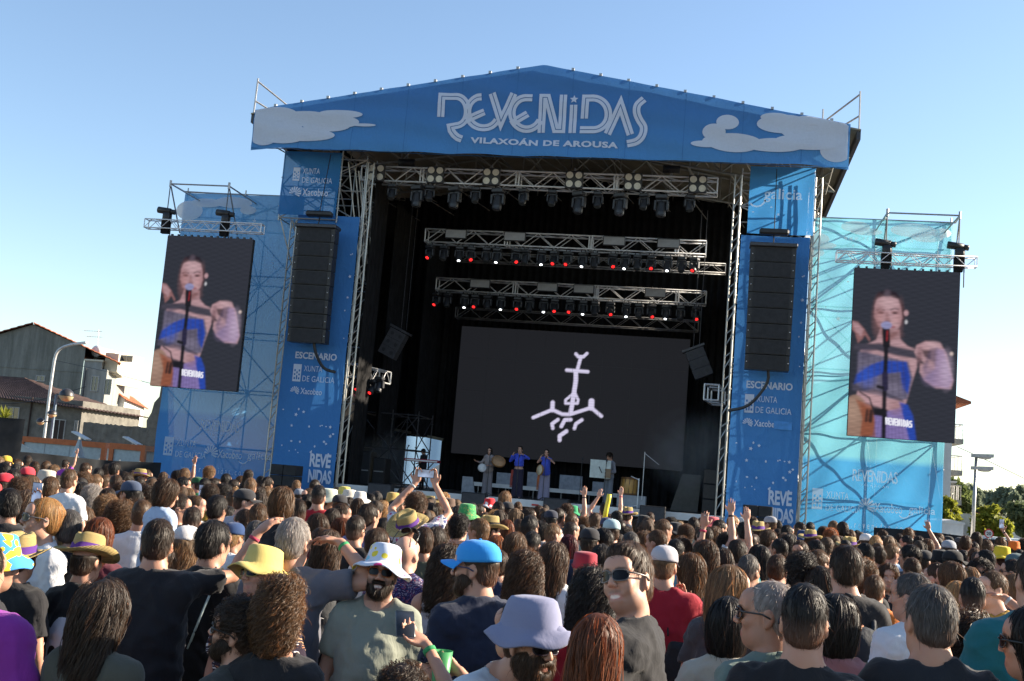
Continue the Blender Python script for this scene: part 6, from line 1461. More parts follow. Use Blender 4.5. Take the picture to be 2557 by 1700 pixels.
# --- shirts with prints that belong to one person
def skull(k):
    tc = k.n('ShaderNodeTexCoord'); sp = k.n('ShaderNodeSeparateXYZ'); k.l(tc.outputs['Object'], sp.inputs[0]); n = k.noise(16, 3, .6)
    ex = k.math('POWER', k.math('DIVIDE', k.math('ADD', sp.outputs[0], .0), .105), 2.0); ez = k.math('POWER', k.math('DIVIDE', k.math('ADD', sp.outputs[2], -1.17), .17), 2.0)
    ins = k.math('LESS_THAN', k.math('ADD', k.math('ADD', ex, ez), k.math('MULTIPLY', k.math('ADD', n, -.5), .5)), 1.0); ins = k.math('MULTIPLY', ins, k.math('LESS_THAN', sp.outputs[1], 0.0))
    e2 = k.math('ADD', k.math('POWER', k.math('DIVIDE', k.math('ADD', k.math('ABSOLUTE', sp.outputs[0]), -.045), .030), 2.0), k.math('POWER', k.math('DIVIDE', k.math('ADD', sp.outputs[2], -1.14), .04), 2.0)); ins = k.math('MULTIPLY', ins, k.math('GREATER_THAN', e2, 1.0))
    return k.mixc(ins, (.013, .013, .015), (.55, .56, .62))
M_SKULLSHIRT = fabric('skull_print_cloth', skull)
def logo_red(k):
    tc = k.n('ShaderNodeTexCoord'); sp = k.n('ShaderNodeSeparateXYZ'); k.l(tc.outputs['Object'], sp.inputs[0])
    d = k.math('SQRT', k.math('ADD', k.math('POWER', sp.outputs[0], 2.0), k.math('POWER', k.math('ADD', sp.outputs[2], -1.405), 2.0))); m = k.math('MULTIPLY', k.math('LESS_THAN', d, .036), k.math('GREATER_THAN', d, .020)); m = k.math('MULTIPLY', m, k.math('GREATER_THAN', sp.outputs[2], 1.39)); m = k.math('MULTIPLY', m, k.math('LESS_THAN', sp.outputs[1], 0.0))
    return k.mixc(m, (.013, .013, .015), (.5, .03, .04))
M_LOGOSHIRT = fabric('red_arc_print_cloth', logo_red)

def H(px, py, Z): return atz(px, py, Z)
FLIP = pi
# --- the people standing nearest, one by one
person('person in blue and yellow bucket hat cut by the left edge', H(-14, 1416, 5.2), -50, hat='bucketbig', hatmat=M_SUNHAT, hair='fade', hc='brown', top='black', stubble=.6)
person('person in bright purple t-shirt at the lower left corner', H(-48, 1432, 4.25), 0, w=1.12, fat=.3, hair='short', top=(.25, .035, .30), skin=1, seed=4, arms=('hang', 'hang'))
person('person in a straw hat partly hidden at the far left, black shirt', H(50, 1400, 5.9), -8, hat='straw', hair='short', hc='dark', top='black', hatpose=((0, 0, 0), (6, 0, 20)), skin=1)
person('person in straw hat with purple band and skull print on black shirt', H(217, 1404, 6.0), -5, hat='straw', hair='short', hc='dark', shirtmat=M_SKULLSHIRT, hatpose=((0, 0, .0), (-14, -6, -12)), w=1.02, skin=1)
person('laughing woman with sunglasses and blond hair in white t-shirt', H(105, 1298, 6.6), 150, 'f', 1.12, .55, ('fwd', 'down'), yaw=-18, hair='ponytail', hc=(.40, .24, .09), glasses=(.1, .1, .1), smile=1, top='white', fine=True, skin=0, pitch=-6)
person('person with long loose dark hair in olive top, lower left', H(258, 1535, 4.2), -6, 'f', 1.05, .2, hair='long_messy', hc='dark', top=(.085, .085, .068), seed=5, skin=1, yaw=-12)
p = person('broad bearded man in black t-shirt with right arm raised', H(393, 1360, 5.7), 4, 'm', 1.16, .25, ('hang', ((.32, .20, 1.50), (.42, .24, 1.72), (.5, .3, .6), (0, .3, -1))), yaw=14, hair='short', hc='dark', beard='beard_full', top='black', seed=6, skin=1)
person('person in white cap with loose light hair and black shirt', H(466, 1362, 7.2), -8, 'f', hair='long_messy', hc='light', hat='cap', hatcol=(.60, .58, .57), top='black')
p = person('man with tousled black hair and small red arc on black shirt', H(533, 1362, 6.2), -12, hair='short_messy', hc='black', yaw=-10, shirtmat=M_LOGOSHIRT, skin=1)
b = MB()
for q in (-1, 1): b.path([(q*.10, .02, 1.490), (q*.115, -.10, 1.44), (q*.09, -.150, 1.28), (q*.03, -.150, 1.10)], .007, 5)
b.build('bag_straps', plain('pale_cord', (.42, .52, .52), .7), p['o'], True, True)
person('laughing man in sunglasses leaning back, seen in profile', H(592, 1580, 4.2), 82, 'm', 1.0, .1, yaw=14, pitch=-10, roll=-6, hair='curly_top', hc='dark', glasses=(.02, .02, .02), beard='beard', smile=1, top=(.05, .05, .045), fine=True, skin=0)
person('person in pale yellow bucket hat and round sunglasses, leaf-print shirt', H(650, 1438, 5.5), 165, 'm', 1.12, .2, ('fwd', 'hang'), yaw=-8, roll=6, hair='short', hc='blond', hat='bucket', hatcol=(.60, .47, .15), glasses=(.35, .27, .1), stubble=.4, pitch=-10, hatpose=((0, .006, .0), (5, 0, 0)), shirtmat=M_LEAFSHIRT, fine=True)
person('person with piled-up brown curls in black top, lower left centre', H(696, 1545, 4.2), 3, 'f', 1.02, .1, hair='bun', hc='midbrown', top='black', yaw=4, skin=1, neck=1.25)
p = person('grey-haired man in grey t-shirt with right hand to his head', H(732, 1359, 5.7), -4, 'm', 1.04, .15, ('hang', 'head'), hair='short', hv=1, hc='grey', top=(.135, .135, .16), seed=7, skin=0)
b = MB(); b.path([(.11, .05, 1.485), (.10, -.08, 1.48), (.09, -.150, 1.35), (.0, -.168, 1.20), (-.09, -.155, 1.02)], .012, 5); b.build('bag_strap', plain('light_blue_strap', (.12, .42, .66), .7), p['o'], True, True)
person('smiling bearded man in patterned bucket hat and sage t-shirt facing us', H(953, 1434, 5.6), 190, 'm', 1.02, .5, ('hang', 'hang'), yaw=0, roll=-4, pitch=-9, hair='short', hc='dark', hat='bucket', hatmat=M_PARTYHAT, glasses=(.30, .09, .02), beard='beard', smile=1, top=(.27, .29, .235), fine=True, seed=8, skin=3, hatpose=((0, .006, .0), (5, 0, 0)))
person('bald man with sunglasses on his head and purple dash-print shirt', H(1014, 1386, 6.9), -10, 'm', 1.08, .25, hair=None, skin=3, glasses=(.02, .02, .02), up=True, shirtmat=M_DASHSHIRT, seed=9)
person('person with long dark curls and pale grey top beside blue cap', H(1116, 1418, 6.6), 0, 'f', 1.0, .1, hair='long_curly', hc='dark', top=(.40, .40, .44), sleeve=0, strap=True, skin=1)
p = person('man in bright blue cap and sunglasses, profile, navy t-shirt', H(1188, 1422, 5.3), 42, 'm', 1.05, .1, ('hang', 'hang'), yaw=40, hair='fade', hc='brown', hat='cap', hatcol=(.04, .33, .80), glasses=(.02, .03, .08), beard='beard', top=(.020, .026, .05), fine=True, skin=0)
pB = person('bearded man in lilac-grey bucket hat, sunglasses and white shirt', H(1324, 1610, 3.9), -122, 'm', 1.1, .3, yaw=-8, pitch=2, hair='short', hc='brown', hat='bucketbig', hatcol=(.23, .24, .36), glasses=(.03, .02, .03), beard='beard_full', top='white', fine=True, seed=3, skin=0, lean=(0, .10, -.02), hatpose=((0, .006, .004), (4, 0, 0)))
person('person with long shiny auburn hair, bottom centre', H(1490, 1636, 3.6), -14, 'f', 1.0, 0, hair='long', hc='auburn', top='charcoal', yaw=6)
person('laughing man in dark sunglasses turning round, black t-shirt', H(1569, 1452, 4.4), 78, 'm', 1.0, 0, ('hang', 'hang'), yaw=72, pitch=-10, roll=13, hair='quiff', hc='brown', glasses=(.12, .10, .09), stubble=.55, smile=1, top='black', fine=True, skin=0)
pR = person('man in pale cap and red t-shirt with a drawstring bag', H(1658, 1416, 7.1), -6, 'm', 1.10, .3, ('fwd', 'chin'), hair='fade', hc='light', hat='cap', hatcol=(.46, .44, .47), top=(.34, .014, .028), seed=10, skin=0)
backpack(pR, 'black drawstring bag hanging on the red t-shirt', (.012, .012, .014), None, .15, -.10, .9, True, 'bag')
person('person with long black curls and red top left of laughing man', H(1476, 1490, 5.3), 8, 'f', 1.0, .1, hair='long_curly', hv=1, hc='black', top='red')
person('person with long dark brown curls above the lilac bucket hat', H(1310, 1434, 6.4), 4, 'f', hair='long_curly', hc='brown', top='charcoal')
person('person with long wavy brown hair and white t-shirt sleeve', H(1382, 1406, 7.2), -10, 'f', hair='long_wavy', hc='brown', top='white', arms=('fwd', 'down'))
person('person with long straight light brown hair in profile', H(1824, 1476, 5.9), -22, 'f', hair='long', hc='light', top='charcoal', yaw=-48, fine=True, skin=0)
pK = person('person with dark bobbed hair carrying a checkered backpack', H(1822, 1568, 4.8), -10, 'f', hair='bob', hc='black', top='cream', yaw=-20)
backpack(pK, 'black and white checkered backpack below the dark bob', (.5, .5, .5), M_CHECK, -.17, -.06, .9)
person('older man with cropped grey hair and sunglasses, sage t-shirt, profile', H(1918, 1538, 4.1), 40, 'm', 1.06, .25, yaw=40, hair='buzz', hc=(.34, .32, .30), glasses=(.02, .02, .02), stubble=.3, top=(.17, .23, .195), fine=True, skin=1)
person('man with cropped dark hair and black t-shirt, near right', H(2007, 1560, 3.9), -4, 'm', 1.05, .1, hair='fade', hc='black', top='black', glasses=(.02, .02, .02), skin=0, seed=11)
person('person with long black bob and glasses, dusty pink top', H(2095, 1566, 4.7), -8, 'f', hair='bob', hv=1, hc='black', glasses=(.4, .15, .04), top=(.34, .15, .15), yaw=-24, skin=0)
p = person('man with thick dark hair, black t-shirt and dark backpack', H(2110, 1426, 6.5), 6, 'm', 1.05, .05, ('fwd', 'hang'), hair='short_messy', hv=1, hc='dark', top='black', yaw=8)
backpack(p, 'dark grey-blue backpack on the thick-haired man', (.022, .026, .034), None, .03, -.04)
person('man with short greying hair reaching out his left arm', H(2321, 1556, 4.0), 6, 'm', 1.06, .2, (((.42, .10, 1.20), (.60, .34, 1.22), (.9, .5, 0), (0, 0, -1)), 'hang'), hair='short', hc='darkgrey', top=(.02, .022, .028), seed=12, yaw=10, skin=0)
person('man with greying hair in white shirt, head turned left', H(2274, 1494, 5.9), 25, 'm', 1.0, .2, yaw=35, hair='short', hc='darkgrey', top='white', skin=1)
person('person with big bushy dark curls at the lower right', H(2416, 1602, 4.9), 0, 'f', hair='afro', hc='dark', top='lilac')
person('man in white t-shirt resting his right hand on his head', H(2427, 1496, 7.0), 0, 'm', 1.0, .1, ('hang', 'head'), hair='fade', hc='black', top='white', skin=1)
person('person in teal t-shirt at the right edge', H(2592, 1452, 4.75), 6, 'm', 1.15, .4, hair='short', hc='dark', top='teal', seed=13)
person('dark-haired person with sunglasses cut by the right edge', H(2584, 1612, 3.9), 60, 'f', hair='long', hc='black', glasses=(.02, .02, .02), top='charcoal', yaw=10)
person('top of a dark curly head at the bottom edge', H(1002, 1762, 3.5), 0, 'f', hair='curly_short', hc='dark', top='black')
pS = person('person in striped shirt holding out a phone and a green cup', H(1292, 1576, 4.4), 76, 'f', .95, 0, (((.22, .20, 1.36), (.10, .38, 1.54), (-.1, .9, .35), (.3, .3, 1)), ((.24, .14, 1.24), (.14, .32, 1.42), (-.1, 1, .1), (-1, 0, 0))), hair='short', hc='dark', shirtmat=M_STRIPESHIRT, curl=.8, sleeve=.8)
ph = thing('phone', 'black phone held out beside the blue-capped man', 'phone', hand_point(pS, 0, .11, .035), 'phones held up in the crowd', .3)
b = MB(); b.bbox((-.038, -.004, -.078), (.038, .005, .078), .004); b.build('case', M_PHONE, ph, True, True); b = MB(); b.box((-.034, -.0052, -.073), (.034, -.0042, .073)); b.build('display', M_PSCREEN, ph, local=True); ph.rotation_euler = (radians(58), 0, radians(200))
cup(hand_point(pS, 1, .06, .05) - np.array([0, 0, .06]), 'green plastic cup held beside the white shirt', (.10, .42, .16))
# --- the rows behind, read from the photograph: (x, y in a crop, hair style, hair colour, top, extras)
RA, RB, RC_, RD = (0, 1150, 2.8516), (600, 1150, 2.8515), (1240, 1150, 2.8515), (1880, 1150, 2.8508)
MID = [
 (RA, [(820, 178, 'fade', 'brown', 'white'), (870, 405, 'afro', 'midbrown', 'lilac'), (705, 560, 'long', 'auburn', 'maroon'), (478, 500, 'short', 'darkgrey', 'black'), (588, 450, 'long', 'midbrown', 'charcoal'), (1010, 390, 'buzz', 'midbrown', 'white'),
       (765, 285, 'long', 'dark', 'grey'), (660, 262, 'long_curly', 'grey', 'white'), (32, 178, 'short', 'dark', 'red', dict(hat='cap', hatcol=(.42, .02, .04))), (55, 330, 'short_messy', 'black', 'black', dict(arms=('hang', 'phone'))), (190, 318, 'long_wavy', 'brown', 'brown', dict(yaw=40, glasses=(.02, .02, .02))),
       (130, 235, 'curly_short', 'brown', 'charcoal'), (95, 140, 'short', 'black', 'black'), (320, 170, 'short', 'brown', 'grey', dict(hat='bucket', hatcol=(.5, .46, .38))), (192, 125, 'short', 'dark', 'red', dict(hat='cap', hatcol=(.55, .04, .06))), (44, 22, 'short', 'brown', 'mustard', dict(hat='cap', hatcol=(.55, .36, .04))),
       (355, 215, 'short', 'midbrown', 'sage'), (600, 165, 'curly_short', 'midbrown', 'navy'), (925, 245, 'short', 'black', 'navy', dict(hat='cap', hatcol=(.05, .07, .12))), (1340, 260, 'long', 'light', 'grey', dict(arms=('hang', 'phone'))), (1492, 262, 'curly_short', 'dark', 'mustard'),
       (1545, 355, 'short_messy', 'black', 'red', dict(w=1.08)), (1652, 300, 'fade', 'midbrown', (.27, .15, .18)), (1742, 300, 'fade', 'dark', (.42, .43, .47), dict(hat='cap', hatcol=(.035, .035, .04), w=1.1)), (1272, 345, 'short', 'dark', 'black', dict(yaw=-60, glasses=(.02, .02, .02))), (1030, 275, 'curly_short', 'dark', 'black'), (960, 300, 'long', 'black', 'navy'),
       (240, 60, 'short', 'brown', 'black'), (700, 110, 'short', 'black', 'navy'), (880, 150, 'short', 'dark', 'charcoal', dict(rot=170, glasses=(.02, .02, .02))), (1090, 200, 'long', 'darkgrey', 'grey'), (1270, 130, 'curly_short', 'black', 'black', dict(arms=('hang', 'up'))), (1400, 175, 'short', 'dark', 'green', dict(hat='cap', hatcol=(.02, .10, .04))), (1460, 190, 'short', 'black', 'white'), (1525, 185, 'short', 'dark', 'grey'), (1668, 190, 'short', 'dark', 'black'), (1590, 250, 'curly_short', 'black', 'charcoal'), (1680, 245, 'long', 'blond', 'cream')]),
 (RB, [(418, 262, 'short', 'dark', 'white', dict(hat='cap', hatcol=(.20, .22, .26))), (482, 256, 'buzz', 'brown', 'charcoal', dict(rot=140, glasses=(.02, .02, .02))), (688, 240, 'short', 'dark', 'black'), (735, 252, 'short', 'dark', 'grey', dict(hat='bucket', hatcol=(.62, .52, .12))), (778, 275, 'short', 'brown', 'white', dict(hat='bucket', hatcol=(.58, .54, .47))), (852, 292, 'short', 'dark', 'cream', dict(hat='bucket', hatcol=(.58, .57, .54))), (630, 288, 'short', 'dark', 'sage', dict(hat='bucket', hatcol=(.56, .60, .48))),
       (540, 480, 'long', 'brown', 'maroon'), (655, 430, 'long', 'dark', 'brown'), (705, 505, 'long', 'auburn', 'navy'), (822, 505, 'fade', 'dark', 'black', dict(yaw=-45, glasses=(.02, .02, .02))), (915, 412, 'short', 'dark', 'lilac'), (1012, 360, 'long_wavy', 'blond', 'black'), (1085, 304, 'short', 'dark', 'mustard', dict(hat='beanie', hatcol=(.42, .29, .09))), (1128, 330, 'buzz', 'brown', 'sky'),
       (1272, 285, 'short', 'dark', 'black'), (1342, 318, 'short', 'brown', 'floral', dict(hat='straw', hatband=(.02, .02, .02))), (1482, 352, 'fade', 'dark', 'white', dict(hat='beanie', hatcol=(.12, .075, .055), w=1.05)), (1450, 295, 'curly_short', 'blond', 'cream'), (1205, 478, 'short', 'dark', 'sage', dict(hat='straw', w=1.12, hatpose=((0, 0, 0), (30, 14, 10)))), (1120, 490, 'bun', 'darkgrey', 'charcoal'), (1612, 412, 'short', 'dark', 'sky', dict(hat='bucket', hatmat='green')), (1772, 335, 'short', 'dark', 'red', dict(hat='bucket', hatmat='toad')), (1702, 372, 'short', 'dark', 'black'), (1832, 362, 'fade', 'dark', 'charcoal'), (1902, 356, 'fade', 'black', 'navy', dict(hat='cap', hatcol=(.03, .03, .035))), (1880, 280, 'long', 'light', 'black'),
       (1560, 495, 'curly_short', 'black', 'olive'), (1425, 500, 'afro', 'brown', 'grey'), (1782, 505, 'short', 'black', 'white', dict(hat='straw', hatband=(.02, .02, .02), rot=-20)), (1812, 430, 'long_messy', 'blond', 'navy'), (1890, 500, 'long', 'auburn', 'white'), (1815, 640, 'long', 'ginger', 'sky'), (620, 640, 'long_wavy', 'brown', 'black', dict(bp=(.03, .032, .035))), (560, 590, 'ponytail', 'midbrown', 'olive'), (590, 330, 'long', 'midbrown', 'purple'), (480, 310, 'short', 'black', 'maroon'), (920, 290, 'short', 'black', 'teal'), (830, 335, 'long', 'brown', 'pink'), (1350, 370, 'bob', 'black', 'green'), (1160, 250, 'short', 'dark', 'grey'), (1540, 330, 'long', 'midbrown', 'white')]),
 (RC_, [(60, 275, 'long', 'light', 'black'), (78, 362, 'fade', 'black', 'navy', dict(hat='cap', hatcol=(.028, .028, .032))), (150, 348, 'fade', 'midbrown', (.20, .21, .24)), (232, 402, 'short_messy', 'dark', 'charcoal'), (302, 375, 'long', 'brown', 'cream'), (385, 430, 'short', 'black', 'white', dict(hat='cap', hatcol=(.025, .030, .05))), (442, 412, 'fade', 'dark', 'teal'), (532, 385, 'short', 'dark', 'green', dict(hat='bucket', hatcol=(.03, .28, .12))), (536, 445, 'fade', 'midbrown', 'white'), (626, 420, 'fade', 'brown', 'black'),
       (322, 505, 'bob', 'black', 'grey'), (236, 490, 'short', 'black', 'navy'), (510, 625, 'long', 'burgundy', 'black'), (130, 630, 'long_wavy', 'midbrown', 'olive'), (660, 590, 'short', 'dark', 'navy', dict(hat='cap', hatcol=(.02, .02, .025))), (748, 585, 'short', 'black', (.055, .055, .06), dict(w=1.08)), (815, 515, 'short', 'brown', 'black', dict(hat='cap', hatcol=(.34, .46, .50))), (780, 478, 'short', 'dark', 'purple', dict(hat='cap', hatcol=(.03, .035, .09))), (876, 492, 'buzz', 'dark', 'brown'), (950, 610, 'short', 'darkgrey', 'red'), (912, 560, 'long_curly', 'dark', 'maroon'), (935, 398, 'short', 'dark', 'grey', dict(hat='straw')), (1092, 422, 'fade', 'brown', 'green'), (1190, 505, 'fade', 'midbrown', 'cream'), (1247, 462, 'afro', 'black', 'charcoal'), (1342, 540, 'curly_short', 'brown', (.06, .065, .06)),
       (1462, 462, 'short_messy', 'midbrown', 'white'), (1538, 470, 'short', 'brown', 'navy', dict(hat='bucket', hatcol=(.60, .12, .14))), (1060, 585, 'long_wavy', 'midbrown', 'sage'), (1480, 570, 'fade', 'dark', 'white', dict(arms=('hang', 'up'), w=1.05)), (1632, 618, 'curly_short', 'black', 'olive', dict(arms=('hang', 'up'))), (1812, 592, 'buzz', 'brown', 'black'), (1872, 690, 'long', 'black', 'brown'), (1605, 730, 'long', 'dark', 'charcoal', dict(arms=('up', 'hang'))), (1745, 460, 'short', 'dark', 'grey', dict(hat='cap', hatcol=(.5, .5, .48))), (1756, 515, 'short_messy', 'black', 'white'), (1862, 515, 'short', 'dark', 'cream', dict(hat='straw')), (1275, 660, 'short', 'black', (.10, .36, .50)), (1365, 790, 'long_wavy', 'midbrown', 'black'), (622, 810, 'ponytail', 'blond', 'white', dict(hat='beanie', hatcol=(.34, .03, .05))), (765, 360, 'short', 'dark', 'pink', dict(arms=('upin', 'up'))), (500, 380, 'curly_short', 'brown', 'sky', dict(arms=('hang', 'up'))), (850, 420, 'short', 'black', 'mustard'), (1000, 470, 'long', 'dark', 'black'), (1045, 470, 'short', 'black', 'black', dict(hat='beanie', hatcol=(.02, .02, .022))), (1400, 470, 'short', 'dark', 'sage'), (1590, 490, 'short', 'dark', 'red'), (690, 470, 'long', 'brown', 'lilac'), (1320, 640, 'long_curly', 'brown', 'purple')]),
 (RD, [(185, 640, 'short', 'black', 'black'), (178, 785, 'short', 'brown', 'navy', dict(w=1.06)), (345, 818, 'curly_short', 'black', 'charcoal'), (62, 700, 'long', 'black', 'grey'), (335, 660, 'short', 'brown', 'black', dict(rot=150, smile=1)), (440, 650, 'short_messy', 'black', 'black', dict(yaw=70, beard='beard')), (462, 900, 'long', 'dark', 'cream'), (552, 562, 'curly_top', 'ginger', 'white'), (412, 568, 'short', 'brown', 'pink', dict(hat='straw')), (690, 630, 'short', 'dark', 'sky', dict(hat='straw')), (802, 588, 'short', 'dark', 'black', dict(hat='cap', hatcol=(.60, .58, .57))), (876, 605, 'fade', 'blond', 'white'), (968, 590, 'fade', 'dark', 'charcoal', dict(hat='cap', hatcol=(.028, .028, .03))), (1108, 540, 'short_messy', 'midbrown', 'red'), (920, 545, 'short', 'brown', 'navy'), (1040, 575, 'short', 'dark', 'grey'), (246, 520, 'short', 'black', 'green'), (330, 492, 'short', 'dark', 'olive'), (408, 492, 'short', 'black', 'maroon'), (166, 475, 'short', 'black', 'red'),
       (790, 825, 'long_curly', 'midbrown', 'black'), (1112, 695, 'short_messy', 'black', 'charcoal'), (1130, 790, 'short', 'brown', 'black', dict(w=1.1)), (1222, 725, 'short', 'dark', 'navy', dict(hat='cap', hatcol=(.03, .03, .034))), (1302, 842, 'fade', 'brown', 'olive'), (1332, 745, 'short', 'black', 'black', dict(hat='beanie', hatcol=(.016, .016, .018))), (1425, 735, 'short', 'black', 'black', dict(hat='cap', hatcol=(.018, .018, .02), yaw=-70, stubble=.5)), (1395, 645, 'short', 'dark', 'grey', dict(hat='cap', hatcol=(.30, .32, .36))), (1328, 625, 'long', 'brown', 'brown'), (965, 835, 'long_wavy', 'brown', 'black', dict(rot=175)), (1622, 800, 'afro', 'black', 'navy', dict(rot=170, glasses=(.02, .02, .02))), (1845, 800, 'short', 'black', (.05, .05, .07), dict(yaw=75, glasses=(.02, .02, .02), beard='beard')), (1770, 705, 'short', 'brown', 'grey', dict(hat='bucket', hatcol=(.72, .52, .03))), (1858, 645, 'short', 'dark', 'black', dict(hat='beanie', hatcol=(.70, .16, .02))), (1592, 565, 'long', 'dark', 'black'), (1502, 650, 'long', 'midbrown', 'maroon'), (1470, 600, 'short', 'dark', 'charcoal', dict(hat='cap', hatcol=(.05, .055, .06))), (1650, 720, 'short', 'black', 'purple', dict(yaw=60, glasses=(.02, .02, .02))), (1180, 600, 'short', 'dark', 'white', dict(arms=('hang', 'upin'))), (1385, 590, 'short', 'dark', 'black', dict(hat='cap', hatcol=(.03, .03, .03), yaw=60)), (1760, 600, 'long', 'midbrown', 'sage', dict(arms=('hang', 'phonehigh'))), (1880, 760, 'short', 'darkgrey', 'teal', dict(hat='cap', hatcol=(.10, .15, .16))), (1700, 920, 'short', 'midbrown', 'mustard', dict(rot=170)), (640, 560, 'short', 'brown', 'lilac', dict(hat='cap', hatcol=(.40, .42, .52))), (740, 545, 'short', 'black', 'sky'), (1540, 860, 'long', 'light', 'grey'), (1450, 1000, 'long', 'blond', 'white')]),
]
COLS = [(380, 'by the old houses'), (640, 'under left screen'), (850, 'under left tower'), (1000, 'at left stage corner'), (1160, 'before the keyboard'), (1330, 'before the blue singer'), (1470, 'before the third singer'), (1620, 'before the drum'), (1810, 'at right stage corner'), (1990, 'under right tower'), (2180, 'under cyan mesh'), (2360, 'under right screen'), (9999, 'under the trees')]
ROWS = [(6.0, 'near rows'), (8.0, 'second rows'), (11, 'middle rows'), (15, 'far rows'), (99, 'front rows')]
def place_words(px, Z): return next(c for x, c in COLS if px < x), next(c for z, c in ROWS if Z < z)
HATWORD = {'cap': 'cap', 'bucket': 'bucket hat', 'straw': 'straw hat', 'beanie': 'knit cap'}
def colour_word(c):
    best = min(TOPS, key=lambda k: sum((sqrt(a)-sqrt(b))**2 for a, b in zip(TOPS[k], c))); return TWORD.get(best, best)
def crowd_label(px, Z, style, hc, topw, ex):
    col, row = place_words(px, Z); hat = ex.get('hat')
    if hat: hw = (('green leafy ' if ex.get('hatmat') == 'green' else 'red white-spotted ' if ex.get('hatmat') == 'toad' else '' if hat == 'straw' else colour_word(ex['hatcol'])+' ')) + HATWORD[hat]
    else: hw = f'{STYLEWORD[style]} {HWORD[hc]} hair' if isinstance(hc, str) else STYLEWORD[style]+' hair'
    ar = ex.get('arms', ('', '')); act = ', arm raised,' if any('up' in str(a) for a in ar) else ', phone raised,' if any('phone' in str(a) for a in ar) else ''
    return f'person, {hw}, {topw} top{act} {row} {col}'
GROUP = 'people in the festival crowd'
TOPORDER = list(TOPS)
rr = random.Random(5)
def crowd_person(px, py, style, hc, top, ex, zc=None, Zmax=20.5):
    sex = 'f' if style in ('long', 'long_wavy', 'long_curly', 'long_messy', 'bob', 'ponytail', 'bun', 'afro') else 'm'
    d = FWD + RGT*(px-PW/2)/PF - UPV*(py-PH/2)/PF
    zh = zc or (1.62 if sex == 'm' else 1.55)*rr.uniform(.975, 1.03)
    Z = (zh-2.1)/d[2] if d[2] < -.004 else 99
    if Z > Zmax: Z = Zmax*rr.uniform(.90, 1.0)
    Pt = atz(px, py, Z); ex = dict(ex); floral = top == 'floral'
    shirtmat = M_FLORAL if floral else None
    if floral: top = 'white'
    tw = 'floral' if floral else (TWORD.get(top, top) if isinstance(top, str) else colour_word(top))
    lab = crowd_label(px, Z, style, hc, tw, ex); n = 0
    while lab in LABELS and isinstance(top, str) and n < 40:
        top = TOPORDER[(TOPORDER.index(top)+1) % len(TOPORDER)]; tw = TWORD.get(top, top); lab = crowd_label(px, Z, style, hc, tw, ex); n += 1
    if lab in LABELS: lab = lab.replace('person,', 'other person,')
    bp = ex.pop('bp', None); hm = ex.pop('hatmat', None)
    if hm: ex['hatmat'] = {'green': M_GREENHAT, 'toad': M_TOADHAT}[hm]
    yaw = ex.pop('yaw', rr.choice([0, 0, 0, -14, 14, 30, -30, 55, -55])); rot = ex.pop('rot', rr.uniform(-16, 16)); w = ex.pop('w', rr.choice([.96, 1.04] if sex == 'm' else [.98]))
    if ex.get('hat') and style in ('short', 'curly_short'): style = 'short'
    far = Z > 13
    if Z > 8.5: w = 1.0; yaw = yaw if abs(yaw) in (0, 30) else 0 if abs(yaw) < 50 else (55 if yaw > 0 else -55)
    arms = ex.pop('arms', rr.choice([('hang', 'hang'), ('hang', 'hang'), ('fwd', 'hang'), ('fwd', 'fwd')] if Z < 8.5 else [('hang', 'hang')]))
    sc = None
    if not (1.36 < Pt[2] < 1.86): sc = .92
    p = person(lab, Pt, rot, sex, w, rr.choice([0, .2]) if Z < 8.5 else 0, arms, yaw, 0, 0, style, rr.choice([0, 1]) if not far else 0, hc, top=top, shirtmat=shirtmat, skin=rr.randrange(5), group=GROUP, seed=1 + (0 if far else rr.randrange(2)), scale=sc, fine=-1 if Z > 8.8 else False, **ex)
    if bp: backpack(p, 'dark backpack on the wavy-haired person left of the patterned bucket hat', bp)
    if any('phone' in str(a) for a in arms):
        sd = 1 if 'phone' in str(arms[1]) else 0; phone(p, hand_point(p, sd, .13, .02), f'phone held up by a {HWORD.get(hc, "dark")}-haired person {place_words(px, Z)[0]}', p['q'])
    return p
for reg, rows in MID:
    for r_ in rows:
        px, py = reg[0] + r_[0]/reg[2], reg[1] + r_[1]/reg[2]
        crowd_person(px, py, r_[2], r_[3], r_[4], r_[5] if len(r_) > 5 else {})

# --- people with something special
p = person('man with brown curls and floral shirt filming with both arms up', H(1038, 1272, 10.8), 0, 'm', 1.0, 0, ('phonehigh', 'phonehigh'), hair='curly_short', hc='brown', shirtmat=M_FLORAL, skin=0)
phone(p, (hand_point(p, 0, .10, .02) + hand_point(p, 1, .10, .02))/2, 'wide-held phone between the raised hands of the floral shirt', p['q'], True)
def on_shoulders(px, py, Z, s, label, clabel, rot=0, hair='short', hc='brown', top='white', sex='f', arms=('fwd', 'fwd'), chair='short', chc='dark', ctop='black', yaw=0, pitch=0, **kw):
    """a child sitting on the shoulders of a grown-up"""
    k = person(label, H(px, py, Z), rot, sex, .94, 0, arms, yaw, pitch, 0, hair, 0, hc, top=top, scale=s, sit=True, group='children riding on shoulders', cat='child', **kw)
    c = person(clabel, k['base'] + np.array([-.02*sin(k['q']), .11, k['b']['o'][2]*0 + (.90*s + .085)]), rot, 'm', 1.04, .1, ('chin', 'chin'), 0, 6, 0, chair, 0, chc, top=ctop); return k
on_shoulders(172, 1203, 7.9, .66, 'boy with cropped brown hair in white shirt riding on shoulders', 'grown-up carrying the boy in white', 4, 'fade', 'midbrown', 'white', 'm', ('fwd', 'fwd'))
on_shoulders(417, 1234, 7.4, .70, 'child with chin-length brown hair in light blue top on shoulders', 'grown-up carrying the child in light blue', -24, 'kid_bob', 'brown', (.40, .50, .66), yaw=-24, pitch=8)
on_shoulders(704, 1258, 7.7, .80, 'girl with brown hair and black t-shirt sitting high on shoulders', 'grown-up below the girl in black', 0, 'kid_bob', 'midbrown', 'black', arms=('hang', 'hang'))
